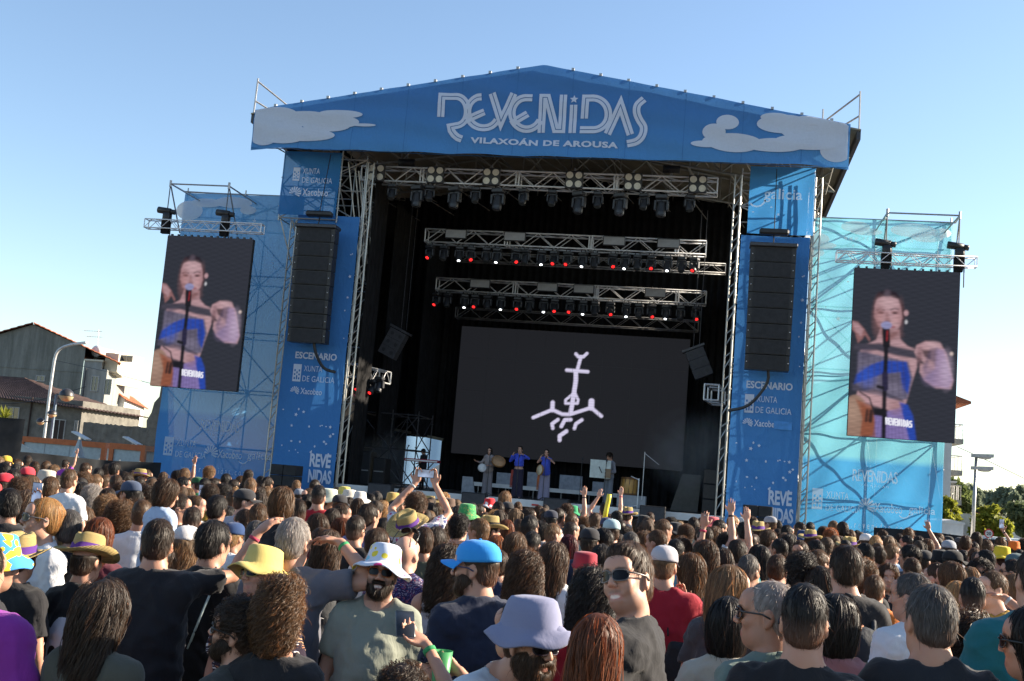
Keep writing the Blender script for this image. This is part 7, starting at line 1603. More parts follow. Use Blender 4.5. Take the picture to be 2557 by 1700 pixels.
on_shoulders(621, 1188, 17, .66, 'small long-haired girl in black riding above the far crowd', 'grown-up carrying the small girl in black', -4, 'long_messy', 'dark', 'black', arms=('hang', 'hang'))
on_shoulders(163, 1160, 18, .62, 'small child in purple riding above the far left crowd', 'grown-up carrying the child in purple', 0, 'short', 'dark', (.30, .05, .38), arms=('hang', 'up'))
on_shoulders(1262, 1247, 19, .66, 'girl with light brown hair raised above heads before the deck', 'grown-up carrying the girl before the deck', 0, 'long', 'light', 'charcoal', arms=('hang', 'hang'))
# yellow clapper stick held up
pt = H(1516, 1267, 17); t = thing('clapper_stick', 'bright yellow inflatable stick held up before the stage', 'stick', pt); b = MB(); b.path([pt + (-.03, 0, -.22), pt + (-.012, 0, -.05), pt + (.012, 0, .12), pt + (.02, 0, .2)], .035, 8); b.build('tube', plain('yellow_plastic', (.72, .60, .05), .35), t, True)

# --- more individuals between them, each where its head shows
def shows(px, py, Z, lst):
    hw = .105*PF/Z; cov = 0
    for q in lst:
        X, Y_, ZZ = q; r_ = .125*PF/ZZ
        if ZZ < Z and abs(X-px) < r_+hw*.25 and -r_*1.1 < py-Y_: 
            if abs(X-px) < r_*.75 or py - Y_ > r_: return False
        if abs(X-px) < .5*(r_+hw)*.9 and abs(Y_-py) < .5*(r_+hw)*.9: return False
    return True
heads = [(p['px'][0], p['px'][1], p['px'][2]) for p in PEOPLE]
r2 = random.Random(11); added = 0; tries = 0
STY = [('short', 6), ('fade', 6), ('short_messy', 4), ('curly_short', 2), ('long', 2.2), ('long_wavy', 1.2), ('bob', 1), ('ponytail', 2), ('buzz', 1.2)]
while added < 100 and tries < 60000:
    tries += 1; Z = 8.2*(20.5/8.2)**r2.random(); px = r2.uniform(-20, 2575); st = r2.choices([a for a, _ in STY], [c for _, c in STY])[0]
    zh = r2.gauss(1.60, .05); d0 = FWD + RGT*(px-PW/2)/PF
    py = PH/2 + ((CAM[2] + d0[2]*Z) - zh)*PF/(UPV[2]*Z)
    w_ = atz(px, py, Z)
    if w_[0] < -15.5 or w_[0] > 7 or w_[1] > 22: continue
    if 800 < px < 1830 and py - .135*PF/Z < 1206+(px-840)*.094 + 20: continue
    if any((w_[0]-p['head'][0])**2 + (w_[1]-p['head'][1])**2 < .19 for p in PEOPLE): continue
    if not shows(px, py, Z, heads): continue
    # do not stand in front of someone read from the photograph
    if any(ZZ > Z and abs(X-px) < .16*PF/Z and -.1*PF/Z < Y_-py < .5*PF/Z for X, Y_, ZZ in heads[:150] if ZZ < 11): continue
    ex = {}
    if r2.random() < .14 and st in ('short', 'fade'): ex = dict(hat=r2.choice(['cap', 'cap', 'bucket', 'straw']), hatcol=r2.choice([(.03, .03, .035), (.5, .48, .45), (.02, .05, .14), (.3, .3, .32), (.45, .05, .05)]))
    crowd_person(px, py, st, r2.choices(['black', 'dark', 'brown', 'midbrown', 'light', 'blond', 'darkgrey'], [4, 6, 6, 4, 2, 1, 1])[0], r2.choices(TOPORDER, [5, 3, 4, 5, 10, 4, 5, 2, 2, 2, 3, 2, 4, 1.5, 2.5, 1, 1.5, 1.5, 1.2])[0], ex, zc=w_[2])
    P_ = PEOPLE[-1]['px']; heads.append((P_[0], P_[1], P_[2])); added += 1
print('PEOPLE', len(PEOPLE), 'added', added, 'tries', tries, 'bodies', len(BODIES), 'shirts', len(SHIRTS))

# --- the rest of the crowd: one mass of small figures
def mini(style, sex, seed):
    s = SDF(); torso_prims(s, sex, 1.0, 0, .012, False); R, o = head_frame(); s.rc((0, -.02, 1.44), (0, .0, 1.57), .056, .05, .03)
    s.el(o + (0, .0, .0), (.068, .088, .115), .02)
    for q in (-1, 1): s.rc((q*.155, -.01, 1.40), (q*.23, -.02, 1.12), .056, .05, .04); s.rc((q*.23, -.02, 1.12), (q*.235, .06, .90), .042, .03, .02)
    s.rc((0, 0, 1.25), (0, 0, .92), .14, .15, .05)
    for q in (-1, 1): s.rc((q*.09, 0, .93), (q*.10, 0, .04), .085, .055, .03)
    F, ax = s.field(.06, ((), (), ((1.36, 1.80, .032),))); V, Q = surface_nets(F, ax); c = np.zeros(len(V), int); c[(V[:, 2] < 1.47) & (V[:, 2] > .9)] = 1; c[V[:, 2] <= .9] = 2; c[(V[:, 2] < 1.2) & (np.abs(V[:, 0]) > .2)] = 0
    V2, Q2, T2 = make_hair('hair', style, seed, False, True, True); V2 = V2 + o
    return np.concatenate([V, V2]), np.concatenate([Q, Q2+len(V)]), np.concatenate([c, np.full(len(V2), 3)]), np.concatenate([np.ones(len(V)), T2[:, 0]])
MINI = [mini('short', 'm', 1), mini('long', 'f', 2), mini('curly_short', 'm', 3), mini('fade', 'm', 4), mini('long_wavy', 'f', 5), mini('short_messy', 'm', 6)]
VV, QQ, TT = [], [], []; nv = 0; pts = [p['head'][:2] for p in PEOPLE]; r3 = random.Random(3); n = 0; tries = 0
cell = {}
for q in pts: cell.setdefault((int(q[0]//.6), int(q[1]//.6)), []).append(q)
while n < 260 and tries < 20000:
    tries += 1; y = 12.0 + (19.6-12.0)*sqrt(r3.random()); x = r3.uniform(-.66*y - .5, .38*y + .5)
    if x < -21 + .0*y or x > 9.5: continue
    ck_ = (int(x//.6), int(y//.6)); near = [q for i in (-1, 0, 1) for j in (-1, 0, 1) for q in cell.get((ck_[0]+i, ck_[1]+j), [])]
    if any((q[0]-x)**2 + (q[1]-y)**2 < .22 for q in near): continue
    cell.setdefault(ck_, []).append((x, y)); V, Q, c, tn = MINI[r3.randrange(6)]; s = min(.985, r3.gauss(.955, .03)); a = r3.uniform(-.4, .4)
    W_ = np.stack([V[:, 0]*cos(a)-V[:, 1]*sin(a), V[:, 0]*sin(a)+V[:, 1]*cos(a), V[:, 2]], 1)*s + (x, y, 0)
    cols = np.array([SKINS[r3.randrange(5)], TOPS[r3.choices(TOPORDER, [5, 3, 4, 5, 10, 4, 5, 2, 2, 2, 3, 2, 4, 1.5, 2.5, 1, 1.5, 1.5, 1.2])[0]], (.03, .03, .04), HC_[r3.choices(['black', 'dark', 'brown', 'midbrown', 'light'], [5, 7, 5, 2, .6])[0]]])
    cols = cols[c]*tn[:, None]
    VV.append(W_); QQ.append(Q+nv); TT.append(np.concatenate([cols, np.ones((len(c), 1))], 1)); nv += len(V); n += 1
k = NT('far_people'); tv = tint_node(k); M_FAR = k.done(k.bsdf(tv.outputs['Color'], .7, 0, .25))
o = bpy.data.objects.new('crowd', to_mesh('crowd', np.concatenate(VV), np.concatenate(QQ), [M_FAR], np.concatenate(TT))); COL.objects.link(o); tag(o, 'dense mass of festival goers filling the ground up to the stage', None, None, 'stuff')
print('mass', n, nv)
# ------------------------------------------------------------------ the band on the deck
M_WIDE = fabric('stage_trousers')
def performer(label, px, py, Y, rot, **kw):
    P_ = at(px, py, Y); R, o = head_frame(); s = (P_[2]-DZ)/o[2]
    p = person(label, P_, rot, scale=s, group=None, **kw); return p
p1 = performer('tambourine player with dark hair and grey mottled top', 1223, 1126, 38.6, 170, sex='f', hair='long', hc='dark', top=(.32, .27, .26), sleeve=1.6, arms=('fwd', ((.34, .02, 1.18), (.44, .22, 1.22), (.4, .8, .2), (0, 0, 1))), trcol=(.22, .20, .22), wide=.05, skin=3)
p2 = performer('singer in bright blue long-sleeved top with both elbows raised', 1299, 1123, 38.6, 176, sex='f', hair='ponytail', hc='dark', top=(.06, .10, .62), sleeve=1.9, arms=(((.42, .06, 1.36), (.20, .12, 1.47), (-.8, .1, .3), (0, -.3, -1)), ((.38, .08, 1.24), (.24, .16, 1.42), (-.3, 0, 1), (-1, 0, 0))), trcol=(.035, .03, .055), wide=.05, hem=1.08, skin=3)
p3 = performer('singer in blue bodice and lilac sleeves with a round drum', 1365, 1131, 38.6, 178, sex='f', hair='ponytail', hc='dark', top=(.07, .11, .58), sleeve=.2, arms=(((.40, .08, 1.30), (.17, .16, 1.44), (-.8, .1, .3), (0, -.3, -1)), ((.36, .08, 1.28), (.20, .18, 1.44), (-.3, 0, 1), (-1, 0, 0))), trcol=(.28, .26, .36), wide=.06, skin=3)
p4 = performer('accordion player in grey with curly hair, looking down', 1522, 1141, 38.6, 140, sex='m', hair='curly_top', hc='dark', top=(.22, .22, .25), sleeve=1.9, arms=('fwd', 'fwd'), pitch=18, trcol=(.18, .20, .24), wide=.045, skin=1)
p5 = performer('keyboard player in black standing in profile', 1057, 1128, 40.0, 70, sex='m', hair='short_messy', hc='black', top='black', arms=('fwd', 'fwd'), pitch=20, trcol=(.012, .012, .014), skin=4)
def frame_drum(pos, r, rot, tilt, label, rim, skinc, th=.07):
    t = thing('frame_drum', label, 'drum', pos); b = MB(); b.lathe([(r, -th/2), (r+.012, -th/2), (r+.012, th/2), (r, th/2), (r, -th/2)], 24); b.build('rim', plain('rim_'+label[:8], rim, .5), t, True, True)
    b = MB(); b.lathe([(0, .0), (r, .0), (r, -.006), (0, -.006)], 24, (0, 0, th/2-.012)); b.build('skin', plain('skin_'+label[:8], skinc, .6), t, True, True); t.rotation_euler = (radians(tilt), 0, radians(rot))
frame_drum(at(840+955/2.359, 780+878/2.359, 38.25), .23, 25, 50, 'large wooden frame drum held out sideways by the tambourine player', (.25, .12, .04), (.35, .20, .10))
frame_drum(at(840+858/2.359, 780+915/2.359, 38.2), .13, 20, 80, 'small white tambourine hanging by the tambourine player', (.5, .5, .5), (.6, .6, .6))
frame_drum(at(840+1200/2.359, 780+928/2.359, 38.2), .17, -50, 86, 'cream round drum at the hip of the third singer', (.3, .16, .06), (.62, .52, .36))
t = thing('sheet_music', 'pale board held before the accordion player', 'board', at(840+1555/2.359, 780+922/2.359, 38.3)); c = at(840+1555/2.359, 780+922/2.359, 38.3); b = MB(); b.obox(c, (.34, .05, 0), (0, .012, 0), (0, 0, .30)); b.build('board', plain('pale_board', (.5, .55, .52), .6), t)
b = MB(); b.path([c + (-.05, -.02, .08), c + (.02, -.02, -.05), c + (.06, -.02, -.12)], .015, 5); b.build('mark', M_DARKST, t)
t = thing('accordion', 'small tan accordion at the waist of the player in grey', 'accordion', at(840+1600/2.359, 780+945/2.359, 38.3)); c = at(840+1600/2.359, 780+948/2.359, 38.35); b = MB()
for i in range(5): b.obox(c + (0, 0, .12-.06*i), (.10-.012*(i % 2), 0, 0), (0, .08, 0), (0, 0, .03))
b.build('bellows', plain('tan_leather', (.22, .15, .09), .6), t)
for i, (p, q) in enumerate(((p2, 1), (p3, 1))):
    b = MB()
    for k_ in range(4): b.path([(.17+.02*k_, .02, .95), (.19+.02*k_, .05, .70), (.18+.025*k_, .03, .35)], .010, 4)
    b.build('sash', plain('sash_%d' % i, ((.40, .07, .05), (.5, .16, .06))[i], .7), p['o'], True, True)
# ------------------------------------------------------------------ fences and things beside the stage
M_FENCE = plain('black_fence_mesh', (.020, .022, .025), .85, 0, .15, .35, 2)
def fence(label, A, B_, z0, z1, n, cat='fence'):
    A = np.array(A, float); B_ = np.array(B_, float); t = thing('fence', label, cat, (A+B_)/2); d = B_-A; L = np.linalg.norm(d); d /= L; nn = np.array([-d[1], d[0], 0])
    b = MB(); b.grid(lambda u, v: tuple(A + d*L*u + nn*(.05*sin(u*L*2.2)+.03*sin(u*L*7+3*v)) + np.array([0, 0, z0 + (z1-z0)*v + .03*sin(u*L*1.4)*v])), max(12, int(L*5)), 4); b.build('mesh_sheet', M_FENCE, t, True)
    for i in range(n+1): b = MB(); p = A + d*L*i/n + nn*.12; b.tube(p, p + np.array([0, 0, z1+.02]), .022, 6); b.build('post', M_GALV, t)
a = at(-30, 1150, 30); c = at(395, 1215, 34); fence('black mesh fence behind the crowd before the orange cabins', (a[0], 30, 0), (c[0], 34, 0), 0, 1.72, 8)
a = at(-40, 1070, 27); c = at(60, 1070, 28); fence('higher black mesh fence corner at the far left', (a[0], 27.0, 0), (c[0], 28.0, 0), 0, 2.62, 2)
a = at(2195, 1330, 32); c = at(2600, 1380, 30); fence('black mesh fence below the trees at the right', (a[0], 33, 0), (c[0], 31, 0), 0, 1.62, 8)
# ------------------------------------------------------------------ old houses on the left
def wallmat(name, c1, c2, streak=True, sc=.5):
    k = NT(name); n = k.noise(sc, 7, .7, 'Object', (3, 3, .35) if streak else (1, 1, 1)); n2 = k.noise(3, 5, .7)
    c = k.mixc(k.math('MULTIPLY', n2, .5), k.ramp(n, [(.3, c1), (.62, c2)]), tuple(x*.55 for x in c1)); return k.done(k.bsdf(c, .9, 0, .15, k.bump(n2, .3, .05)))
M_CONC = wallmat('streaked_concrete', (.12, .125, .11), (.27, .275, .25))
M_RENDER = wallmat('grey_render', (.22, .22, .205), (.34, .34, .32), True, .8)
M_STONE = wallmat('old_stone_wall', (.10, .095, .085), (.22, .21, .185), False, 1.4)
M_CREAM = wallmat('cream_render', (.50, .46, .36), (.62, .58, .47), True, .6)
M_WHITEW = wallmat('white_render', (.60, .60, .58), (.70, .70, .68), True, .6)
M_TERRA = plain('terracotta_tile', (.30, .10, .05), .8, 0, .2, .35, 2); M_DTILE = plain('dark_roof_tile', (.075, .05, .045), .8, 0, .2, .4, 2)
k = NT('window_glass'); M_GLASS = k.done(k.bsdf((.02, .025, .03), .06, 0, .8)); M_WFRAME = plain('window_frame', (.32, .32, .31), .6); M_DOOR = plain('dark_door', (.03, .018, .015), .7)
def window(t, x0, x1, z0, z1, Y, fr=.06, door=False, side=None):
    """in a wall facing the camera at y = Y, or at x = side facing right"""
    f = (lambda u, y, z: (u, Y + y, z)) if side is None else (lambda u, y, z: (side - y, u, z))
    def bx_(b, u0, u1, y0, y1, a0, a1):
        p = [f(u, y, z) for z in (a0, a1) for (u, y) in ((u0, y0), (u1, y0), (u1, y1), (u0, y1))]; b.add(p, [(0, 3, 2, 1), (4, 5, 6, 7), (0, 1, 5, 4), (1, 2, 6, 5), (2, 3, 7, 6), (3, 0, 4, 7)])
    b = MB(); bx_(b, x0-fr, x1+fr, -.05, .02, z1, z1+fr); bx_(b, x0-fr, x1+fr, -.08, .02, z0-fr, z0); bx_(b, x0-fr, x0, -.05, .02, z0, z1); bx_(b, x1, x1+fr, -.05, .02, z0, z1); xm = (x0+x1)/2; bx_(b, xm-.02, xm+.02, -.035, .02, z0, z1)
    w_ = b.build('door' if door else 'window', M_WFRAME, t); b = MB(); bx_(b, x0, x1, -.012, .012, z0, z1); b.build('leaf' if door else 'pane', M_DOOR if door else M_GLASS, w_)
def tiles(t, P00, P10, P01, P11, mat, nu, nv, name='roof'):
    """roof slope of rows of half-round tiles: corners eave-left, eave-right, ridge-left, ridge-right"""
    P00, P10, P01, P11 = [np.array(p, float) for p in (P00, P10, P01, P11)]; nrm = np.cross(P10-P00, P01-P00); nrm /= np.linalg.norm(nrm); nrm *= 1 if nrm[2] > 0 else -1
    b = MB()
    def f(u, v): k_ = abs(sin(pi*nu*u)); row = (v*nv) % 1; return tuple((P00*(1-u)+P10*u)*(1-v) + (P01*(1-u)+P11*u)*v + nrm*(.07*k_ + .05*(1-row)))
    b.grid(f, nu*4, nv*3); b.build(name, mat, t, True)
Yh = 75.0
ap = at(83.6, 810, Yh); rb = at(214, 868, Yh); lb = at(-90, 872, Yh)
xg0, xg1 = lb[0]-3, rb[0]; zr0 = ap[2]; ze1 = rb[2]; ze0 = zr0 - (zr0-ze1)/(xg1-ap[0])*(ap[0]-xg0)
t = thing('gable_house', 'tall grey concrete gable house with streaked wall and orange roof edge', 'house', (ap[0], Yh, 0))
b = MB(); b.prism([(xg0, Yh, -1), (xg1, Yh, -1), (xg1, Yh, ze1), (ap[0], Yh, zr0), (xg0, Yh, ze0)], (-6.6, 11, 0)); b.build('wall', M_CONC, t)
for zz in (7.2, 4.9): b = MB(); b.box((xg0, Yh-.04, zz), (xg1-.02, Yh-.003, zz+.05)); b.build('floor_band', M_CONC, t)
tiles(t, (xg1+3.0, Yh-.3, ze1-1.02), (xg1-3.7, Yh+11.2, ze1-1.02), (ap[0]+.15, Yh-.3, zr0+.06), (ap[0]-6.6, Yh+11.2, zr0+.06), M_TERRA, 40, 16)
tiles(t, (xg0-.3, Yh-.3, ze0-.05), (xg0-6.9, Yh+11.2, ze0-.05), (ap[0]+.15, Yh-.3, zr0+.06), (ap[0]-6.6, Yh+11.2, zr0+.06), M_TERRA, 40, 16)
window(t, *[at(q, 945, Yh)[0] for q in (92, 111)], at(100, 950, Yh)[2], at(100, 939, Yh)[2], Yh)
pz0, pz1 = at(205, 890, Yh)[2], at(205, 860, Yh)[2]; px1 = at(236, 880, 77)[0]
b = MB(); b.box((xg1-.2, 77, pz0-1.5), (px1, 84, pz1+.1)); b.build('penthouse', M_CREAM, t)
window(t, xg1+.55, xg1+1.15, pz0+.05, pz1-.35, 77); window(t, xg1+1.75, xg1+2.6, pz0+.05, pz1-.45, 77)
bx0, bx1 = xg1+.05, at(254, 920, Yh)[0]; bz = at(240, 902, Yh)[2]
x2 = at(282, 960, Yh)[0]; z2 = at(262, 925, Yh)[2]
b = MB(); b.prism([(bx0, Yh-.02, -1), (bx1, Yh-.02, -1), (bx1, Yh-.02, bz), (bx0, Yh-.02, bz)], (-3.5, 11, 0)); b.build('terrace_block', M_RENDER, t); b = MB(); b.prism([(bx0, Yh-.1, bz), (bx1+.1, Yh-.1, bz), (bx1+.1, Yh-.1, bz+.12), (bx0, Yh-.1, bz+.12)], (-3.5, 11, 0)); b.build('parapet', M_CREAM, t)
t = thing('corner_house', 'grey rendered house with shuttered windows beside the gable house', 'house', ((bx1+x2)/2, Yh, 0))
xq = at(217, 930, Yh-1)[0]; b = MB(); b.prism([(xq, Yh-1.0, -1), (x2, Yh-1.0, -1), (x2, Yh-1.0, z2), (xq, Yh-1.0, z2)], (-4.2, 9, 0)); b.build('wall', M_RENDER, t); b = MB(); b.prism([(bx1-.1, Yh+.5, z2), (x2-.1, Yh+.5, z2), (x2-.1, Yh+.5, z2+1.3), (bx1-.1, Yh+.5, z2+1.3)], (-3.4, 7.5, 0)); b.build('upper_storey', M_CREAM, t)
for (q0, q1, r0, r1) in ((232, 247, 940, 975), (264, 279, 948, 983), (215, 221, 1017, 1050), (248, 260, 1022, 1055)):
    window(t, at(q0, r0, Yh-1)[0], at(q1, r0, Yh-1)[0], at(q0, r1, Yh-1)[2], at(q0, r0, Yh-1)[2], Yh-1.0)
b = MB(); b.box((at(214, 1008, Yh-1)[0], Yh-1.3, at(250, 1012, Yh-1)[2]), (x2+.15, Yh-1.003, at(250, 1007, Yh-1)[2])); b.build('cornice', M_RENDER, t)
b = MB(); xx = at(206, 990, Yh-1.1)[0]; b.tube((xx, Yh-1.1, -1), (xx, Yh-1.1, z2), .06, 6); b.build('drainpipe', M_DARKST, t)
t = thing('white_house', 'small white house with red roof behind the stone wall', 'house', (at(330, 1020, 82)[0], 82, 0))
wx0, wx1 = at(276, 1000, 82)[0], at(311, 1000, 82)[0]; wz0, wzr = at(290, 995, 82)[2], at(283, 971, 82)[2]
b = MB(); b.prism([(wx0-4, 82, -1), (wx1, 82, -1), (wx1, 82, wz0), (wx0, 82, wzr), (wx0-4, 82, wz0-.2)], (-5.6, 14, 0)); b.build('wall', M_WHITEW, t)
tiles(t, (wx1+.4, 81.7, wz0-.15), (wx1-5.3, 96.1, wz0-.15), (wx0, 81.7, wzr+.05), (wx0-5.7, 96.1, wzr+.05), M_TERRA, 40, 8)
window(t, wx1-1.2, wx1-.5, wz0-2.6, wz0-1.4, 82); window(t, wx1-1.6, wx1-.9, wz0-4.6, wz0-3.2, 82)
t = thing('tile_roof_cottage', 'low stone cottage with dark tiled hip roof in front of the gable house', 'house', (at(100, 1040, 62)[0], 62, 0))
cx0, cx1 = at(-120, 1000, 62)[0], at(203, 1040, 62)[0]; cz = at(60, 990, 62)[2]; cr = at(30, 940, 62)[2]
b = MB(); b.box((cx0, 62, -1), (cx1, 69, cz)); b.build('wall', M_STONE, t)
rx0, rx1 = at(-80, 940, 65)[0], at(48, 940, 65)[0]
tiles(t, (cx0, 61.5, cz-.1), (cx1+.4, 61.5, cz-.55), (rx0, 65.5, cr+.1), (rx1, 65.5, cr+.1), M_DTILE, 46, 14); tiles(t, (cx1+.4, 61.5, cz-.55), (cx1+.4, 69.5, cz-.55), (rx1, 65.5, cr+.1), (rx1, 65.6, cr+.1), M_DTILE, 18, 14)
for (q0, q1, r0, r1, dr) in ((23, 49, 1017, 1055, 0), (137, 164, 1048, 1095, 1), (190, 195, 1052, 1080, 0)): window(t, at(q0, r0, 62)[0], at(q1, r0, 62)[0], at(q0, r1, 62)[2], at(q0, r0, 62)[2], 61.985, .05, bool(dr))
b = MB(); xx = at(80, 1000, 61.9)[0]; b.tube((xx, 61.9, -1), (xx, 61.9, cz), .05, 6); b.build('drainpipe', M_DOOR, t)
t = thing('stone_wall', 'long rough stone wall below the white house', 'wall', (at(300, 1080, 58)[0], 58, 0)); b = MB(); x0_, x1_ = at(205, 1080, 58)[0], at(420, 1080, 58)[0]; zt_ = at(300, 1063, 58)[2]
rw = random.Random(4)
b.grid(lambda u, v: (x0_+(x1_-x0_)*u, 58+.05*rw.random(), -1+(zt_+1)*v + .08*rw.random()*(v == 1)), 40, 10); b.build('face', M_STONE, t); b = MB(); b.box((x0_, 58.06, -1), (x1_, 58.5, zt_-.02)); b.build('core', M_STONE, t)
t = thing('ruined_wall', 'dark ruined stone gable behind the left wing', 'ruin', (at(385, 1000, 60)[0], 60, 0)); b = MB(); b.prism([at(365, 1110, 60), at(420, 1110, 60), at(420, 950, 60), at(402, 965, 60), at(398, 990, 60), at(385, 1005, 60), at(378, 1030, 60), at(366, 1050, 60)], (0, .7, 0)); b.build('stones', M_STONE, t)
# antennas on the roofs
def antenna(px, py0, py1, Y, label, dish=True):
    a, c = at(px, py0, Y), at(px+3, py1, Y); t = thing('roof_antenna', label, 'antenna', a); b = MB(); b.tube(a, c, .03, 5); L = c[2]-a[2]
    for k_ in (0.95, .75):
        z = a[2] + L*k_; x = a[0] + (c[0]-a[0])*k_; b.tube((x-1.2*k_, Y, z), (x+.3, Y, z+.02), .015, 4)
        for i in range(7): b.tube((x-1.2*k_+.2*i, Y-.2, z), (x-1.2*k_+.2*i, Y+.2, z), .01, 4)
    b.build('mast', M_GALV, t)
    if dish: b = MB(); c0 = a + (c-a)*.25; b.lathe([(0, 0), (.25, .03), (.42, .12), (.42, .10), (.25, .01)], 16); b2 = MB(); b2.add([tuple(c0 + np.array([p[0], -.25+p[2]-.0, p[1]])) for p in b.v], b.f); b2.build('dish', M_WHITE, t, True)
antenna(243, 895, 824, 76, 'tall roof antenna with dish beside the orange roof'); antenna(262, 908, 888, 76, 'small roof antenna on the terrace', False)
# orange framed cabins, parasol, floodlights, lamps
M_ORANGE = plain('orange_frame', (.50, .12, .03), .5); M_CABIN = plain('cabin_panel', (.42, .46, .46), .6)
def cabin(label, q0, q1, y0, y1, Y):
    x0, x1 = at(q0, y0, Y)[0], at(q1, y0, Y)[0]; z1 = at((q0+q1)/2, y0, Y)[2]; t = thing('site_cabin', label, 'cabin', ((x0+x1)/2, Y, 0), 'orange framed cabins'); b = MB(); b.box((x0+.05, Y, 0), (x1-.05, Y+2.4, z1-.03)); b.build('panel', M_CABIN, t)
    b = MB(); b.box((x0, Y-.06, z1-.22), (x1, Y+2.45, z1)); b.box((x0, Y-.06, 0), (x0+.18, Y+.1, z1-.22)); b.box((x1-.18, Y-.06, 0), (x1, Y+.1, z1-.22)); b.build('frame', M_ORANGE, t)
    for i in range(1, int((x1-x0)/1.1)): b = MB(); xx = x0 + 1.1*i; b.box((xx-.012, Y-.012, .1), (xx+.012, Y-.002, z1-.24)); b.build('seam', M_GREYP, t)
cabin('long site cabin with orange roof beam at the left', 52, 268, 1097, 1160, 42.6); cabin('short site cabin with bright orange frame beside the left wing', 276, 366, 1109, 1160, 41.0)
t = thing('parasol', 'closed pale parasol before the long cabin', 'parasol', at(197, 1160, 41)); a, c = at(193, 1160, 41), at(199, 1097, 41); a[2] = 0; b = MB(); b.tube((c[0], 41, 0), c, .025, 6); b.build('pole', M_GALV, t)
b = MB(); h = c[2]; b.lathe([(.05, h), (.13, h-.35), (.20, h-.62), (.30, h-.72), (.25, h-.9), (.27, h-2.0), (.22, h-2.0)], 14, (c[0], 41, 0), lambda x, y, z, q, k: (x*(1+.18*sin(5*q)), y*(1+.18*sin(5*q)), z)); b.build('canopy', plain('parasol_cloth', (.42, .45, .46), .8), t, True)
for px, py, lab in ((203, 1088, 'white flat floodlight over the long cabin'), (331, 1101, 'white flat floodlight over the short cabin')):
    c = at(px, py, 41.5); t = thing('floodlight', lab, 'floodlight', c, 'white flat floodlights'); b = MB(); b.obox(c, (.32, 0, -.13), (0, .22, 0), (.01, 0, .025)); b.build('panel', M_WHITE, t); b = MB(); b.tube((c[0], 41.6, 0), c, .02, 6); b.build('pole', M_GALV, t)
t = thing('market_parasol', 'cream market parasol edge behind the left fence', 'parasol', at(80, 1130, 36)); c = at(38, 1098, 36); b = MB(); r_ = at(120, 1135, 36)[0]-c[0]; b.lathe([(0, c[2]), (r_*.5, c[2]-.32), (r_, c[2]-.62), (r_, c[2]-.72), (r_*.9, c[2]-.66)], 12, (c[0], 36, 0)); b.build('canopy', M_CREAM, t); b = MB(); b.tube((c[0], 36, 0), (c[0], 36, c[2]), .03, 6); b.build('pole', M_GALV, t)
t = thing('street_lamp', 'tall curved silver street lamp before the gable house', 'street lamp', (at(112, 1080, 50)[0], 50, 0)); pts = [at(x, y, 50) for x, y in ((112, 1085), (118, 1030), (127, 960), (135, 905), (142, 880), (155, 868), (172, 862), (190, 858))]; pts[0][2] = 0; b = MB(); b.path(swoop(pts, 3), .07, 8); b.build('pole', plain('lamp_pole_paint', (.5, .5, .5), .4, .3), t, True)
c = pts[-1]; b = MB(); b.obox(c + (.25, 0, .04), (.30, 0, .05), (0, .1, 0), (-.01, 0, .05)); b.build('lamp_head', M_WHITE, t)
t = thing('globe_lamp', 'blue-grey lamp post with three half-dark globe lamps', 'street lamp', (at(126, 1150, 44)[0], 44, 0)); a, c = at(126, 1155, 44), at(141, 985, 44); b = MB(); b.tube((a[0]-.1, 44, 0), c, .06, 8); b.build('post', plain('lamp_post_blue', (.12, .18, .25), .5), t)
for px, py, r_ in ((166, 988, .31), (130, 1034, .2), (101, 1053, .17)):
    g = at(px, py, 44); b = MB(); b.tube(g + (0, 0, .0), (c[0], 44, g[2]+.05), .025, 5); b.build('arm', M_DARKST, t)
    b = MB(); b.lathe([(r_, 0), (r_*.95, r_*.35), (r_*.7, r_*.7), (r_*.3, r_*.95), (0, r_)], 16, tuple(g)); b.build('hood', M_DARKST, t, True); b = MB(); b.lathe([(0, -r_*.8), (r_*.5, -r_*.7), (r_*.85, -r_*.4), (r_*.97, -.02)], 16, tuple(g)); b.build('globe', plain('globe_glass', (.42, .38, .24), .3), t, True)
def wire(label, pts, r=.012):
    b = MB(); b.path(swoop([np.asarray(p) for p in pts], 6), r, 4); tag(b.build('overhead_cable', M_BLACK), label, 'cable')
wire('thin cable sagging from the old houses to the left wing', [at(140, 900, 60), at(255, 925, 58), at(330, 945, 52), at(380, 958, 42)])
wire('cable along the old house fronts', [at(0, 1008, 61), at(90, 1000, 60), at(215, 965, 60)], .02)
wire('power line crossing the sky at the right', [at(2390, 1115, 60), at(2470, 1152, 62), at(2600, 1215, 66)], .02)
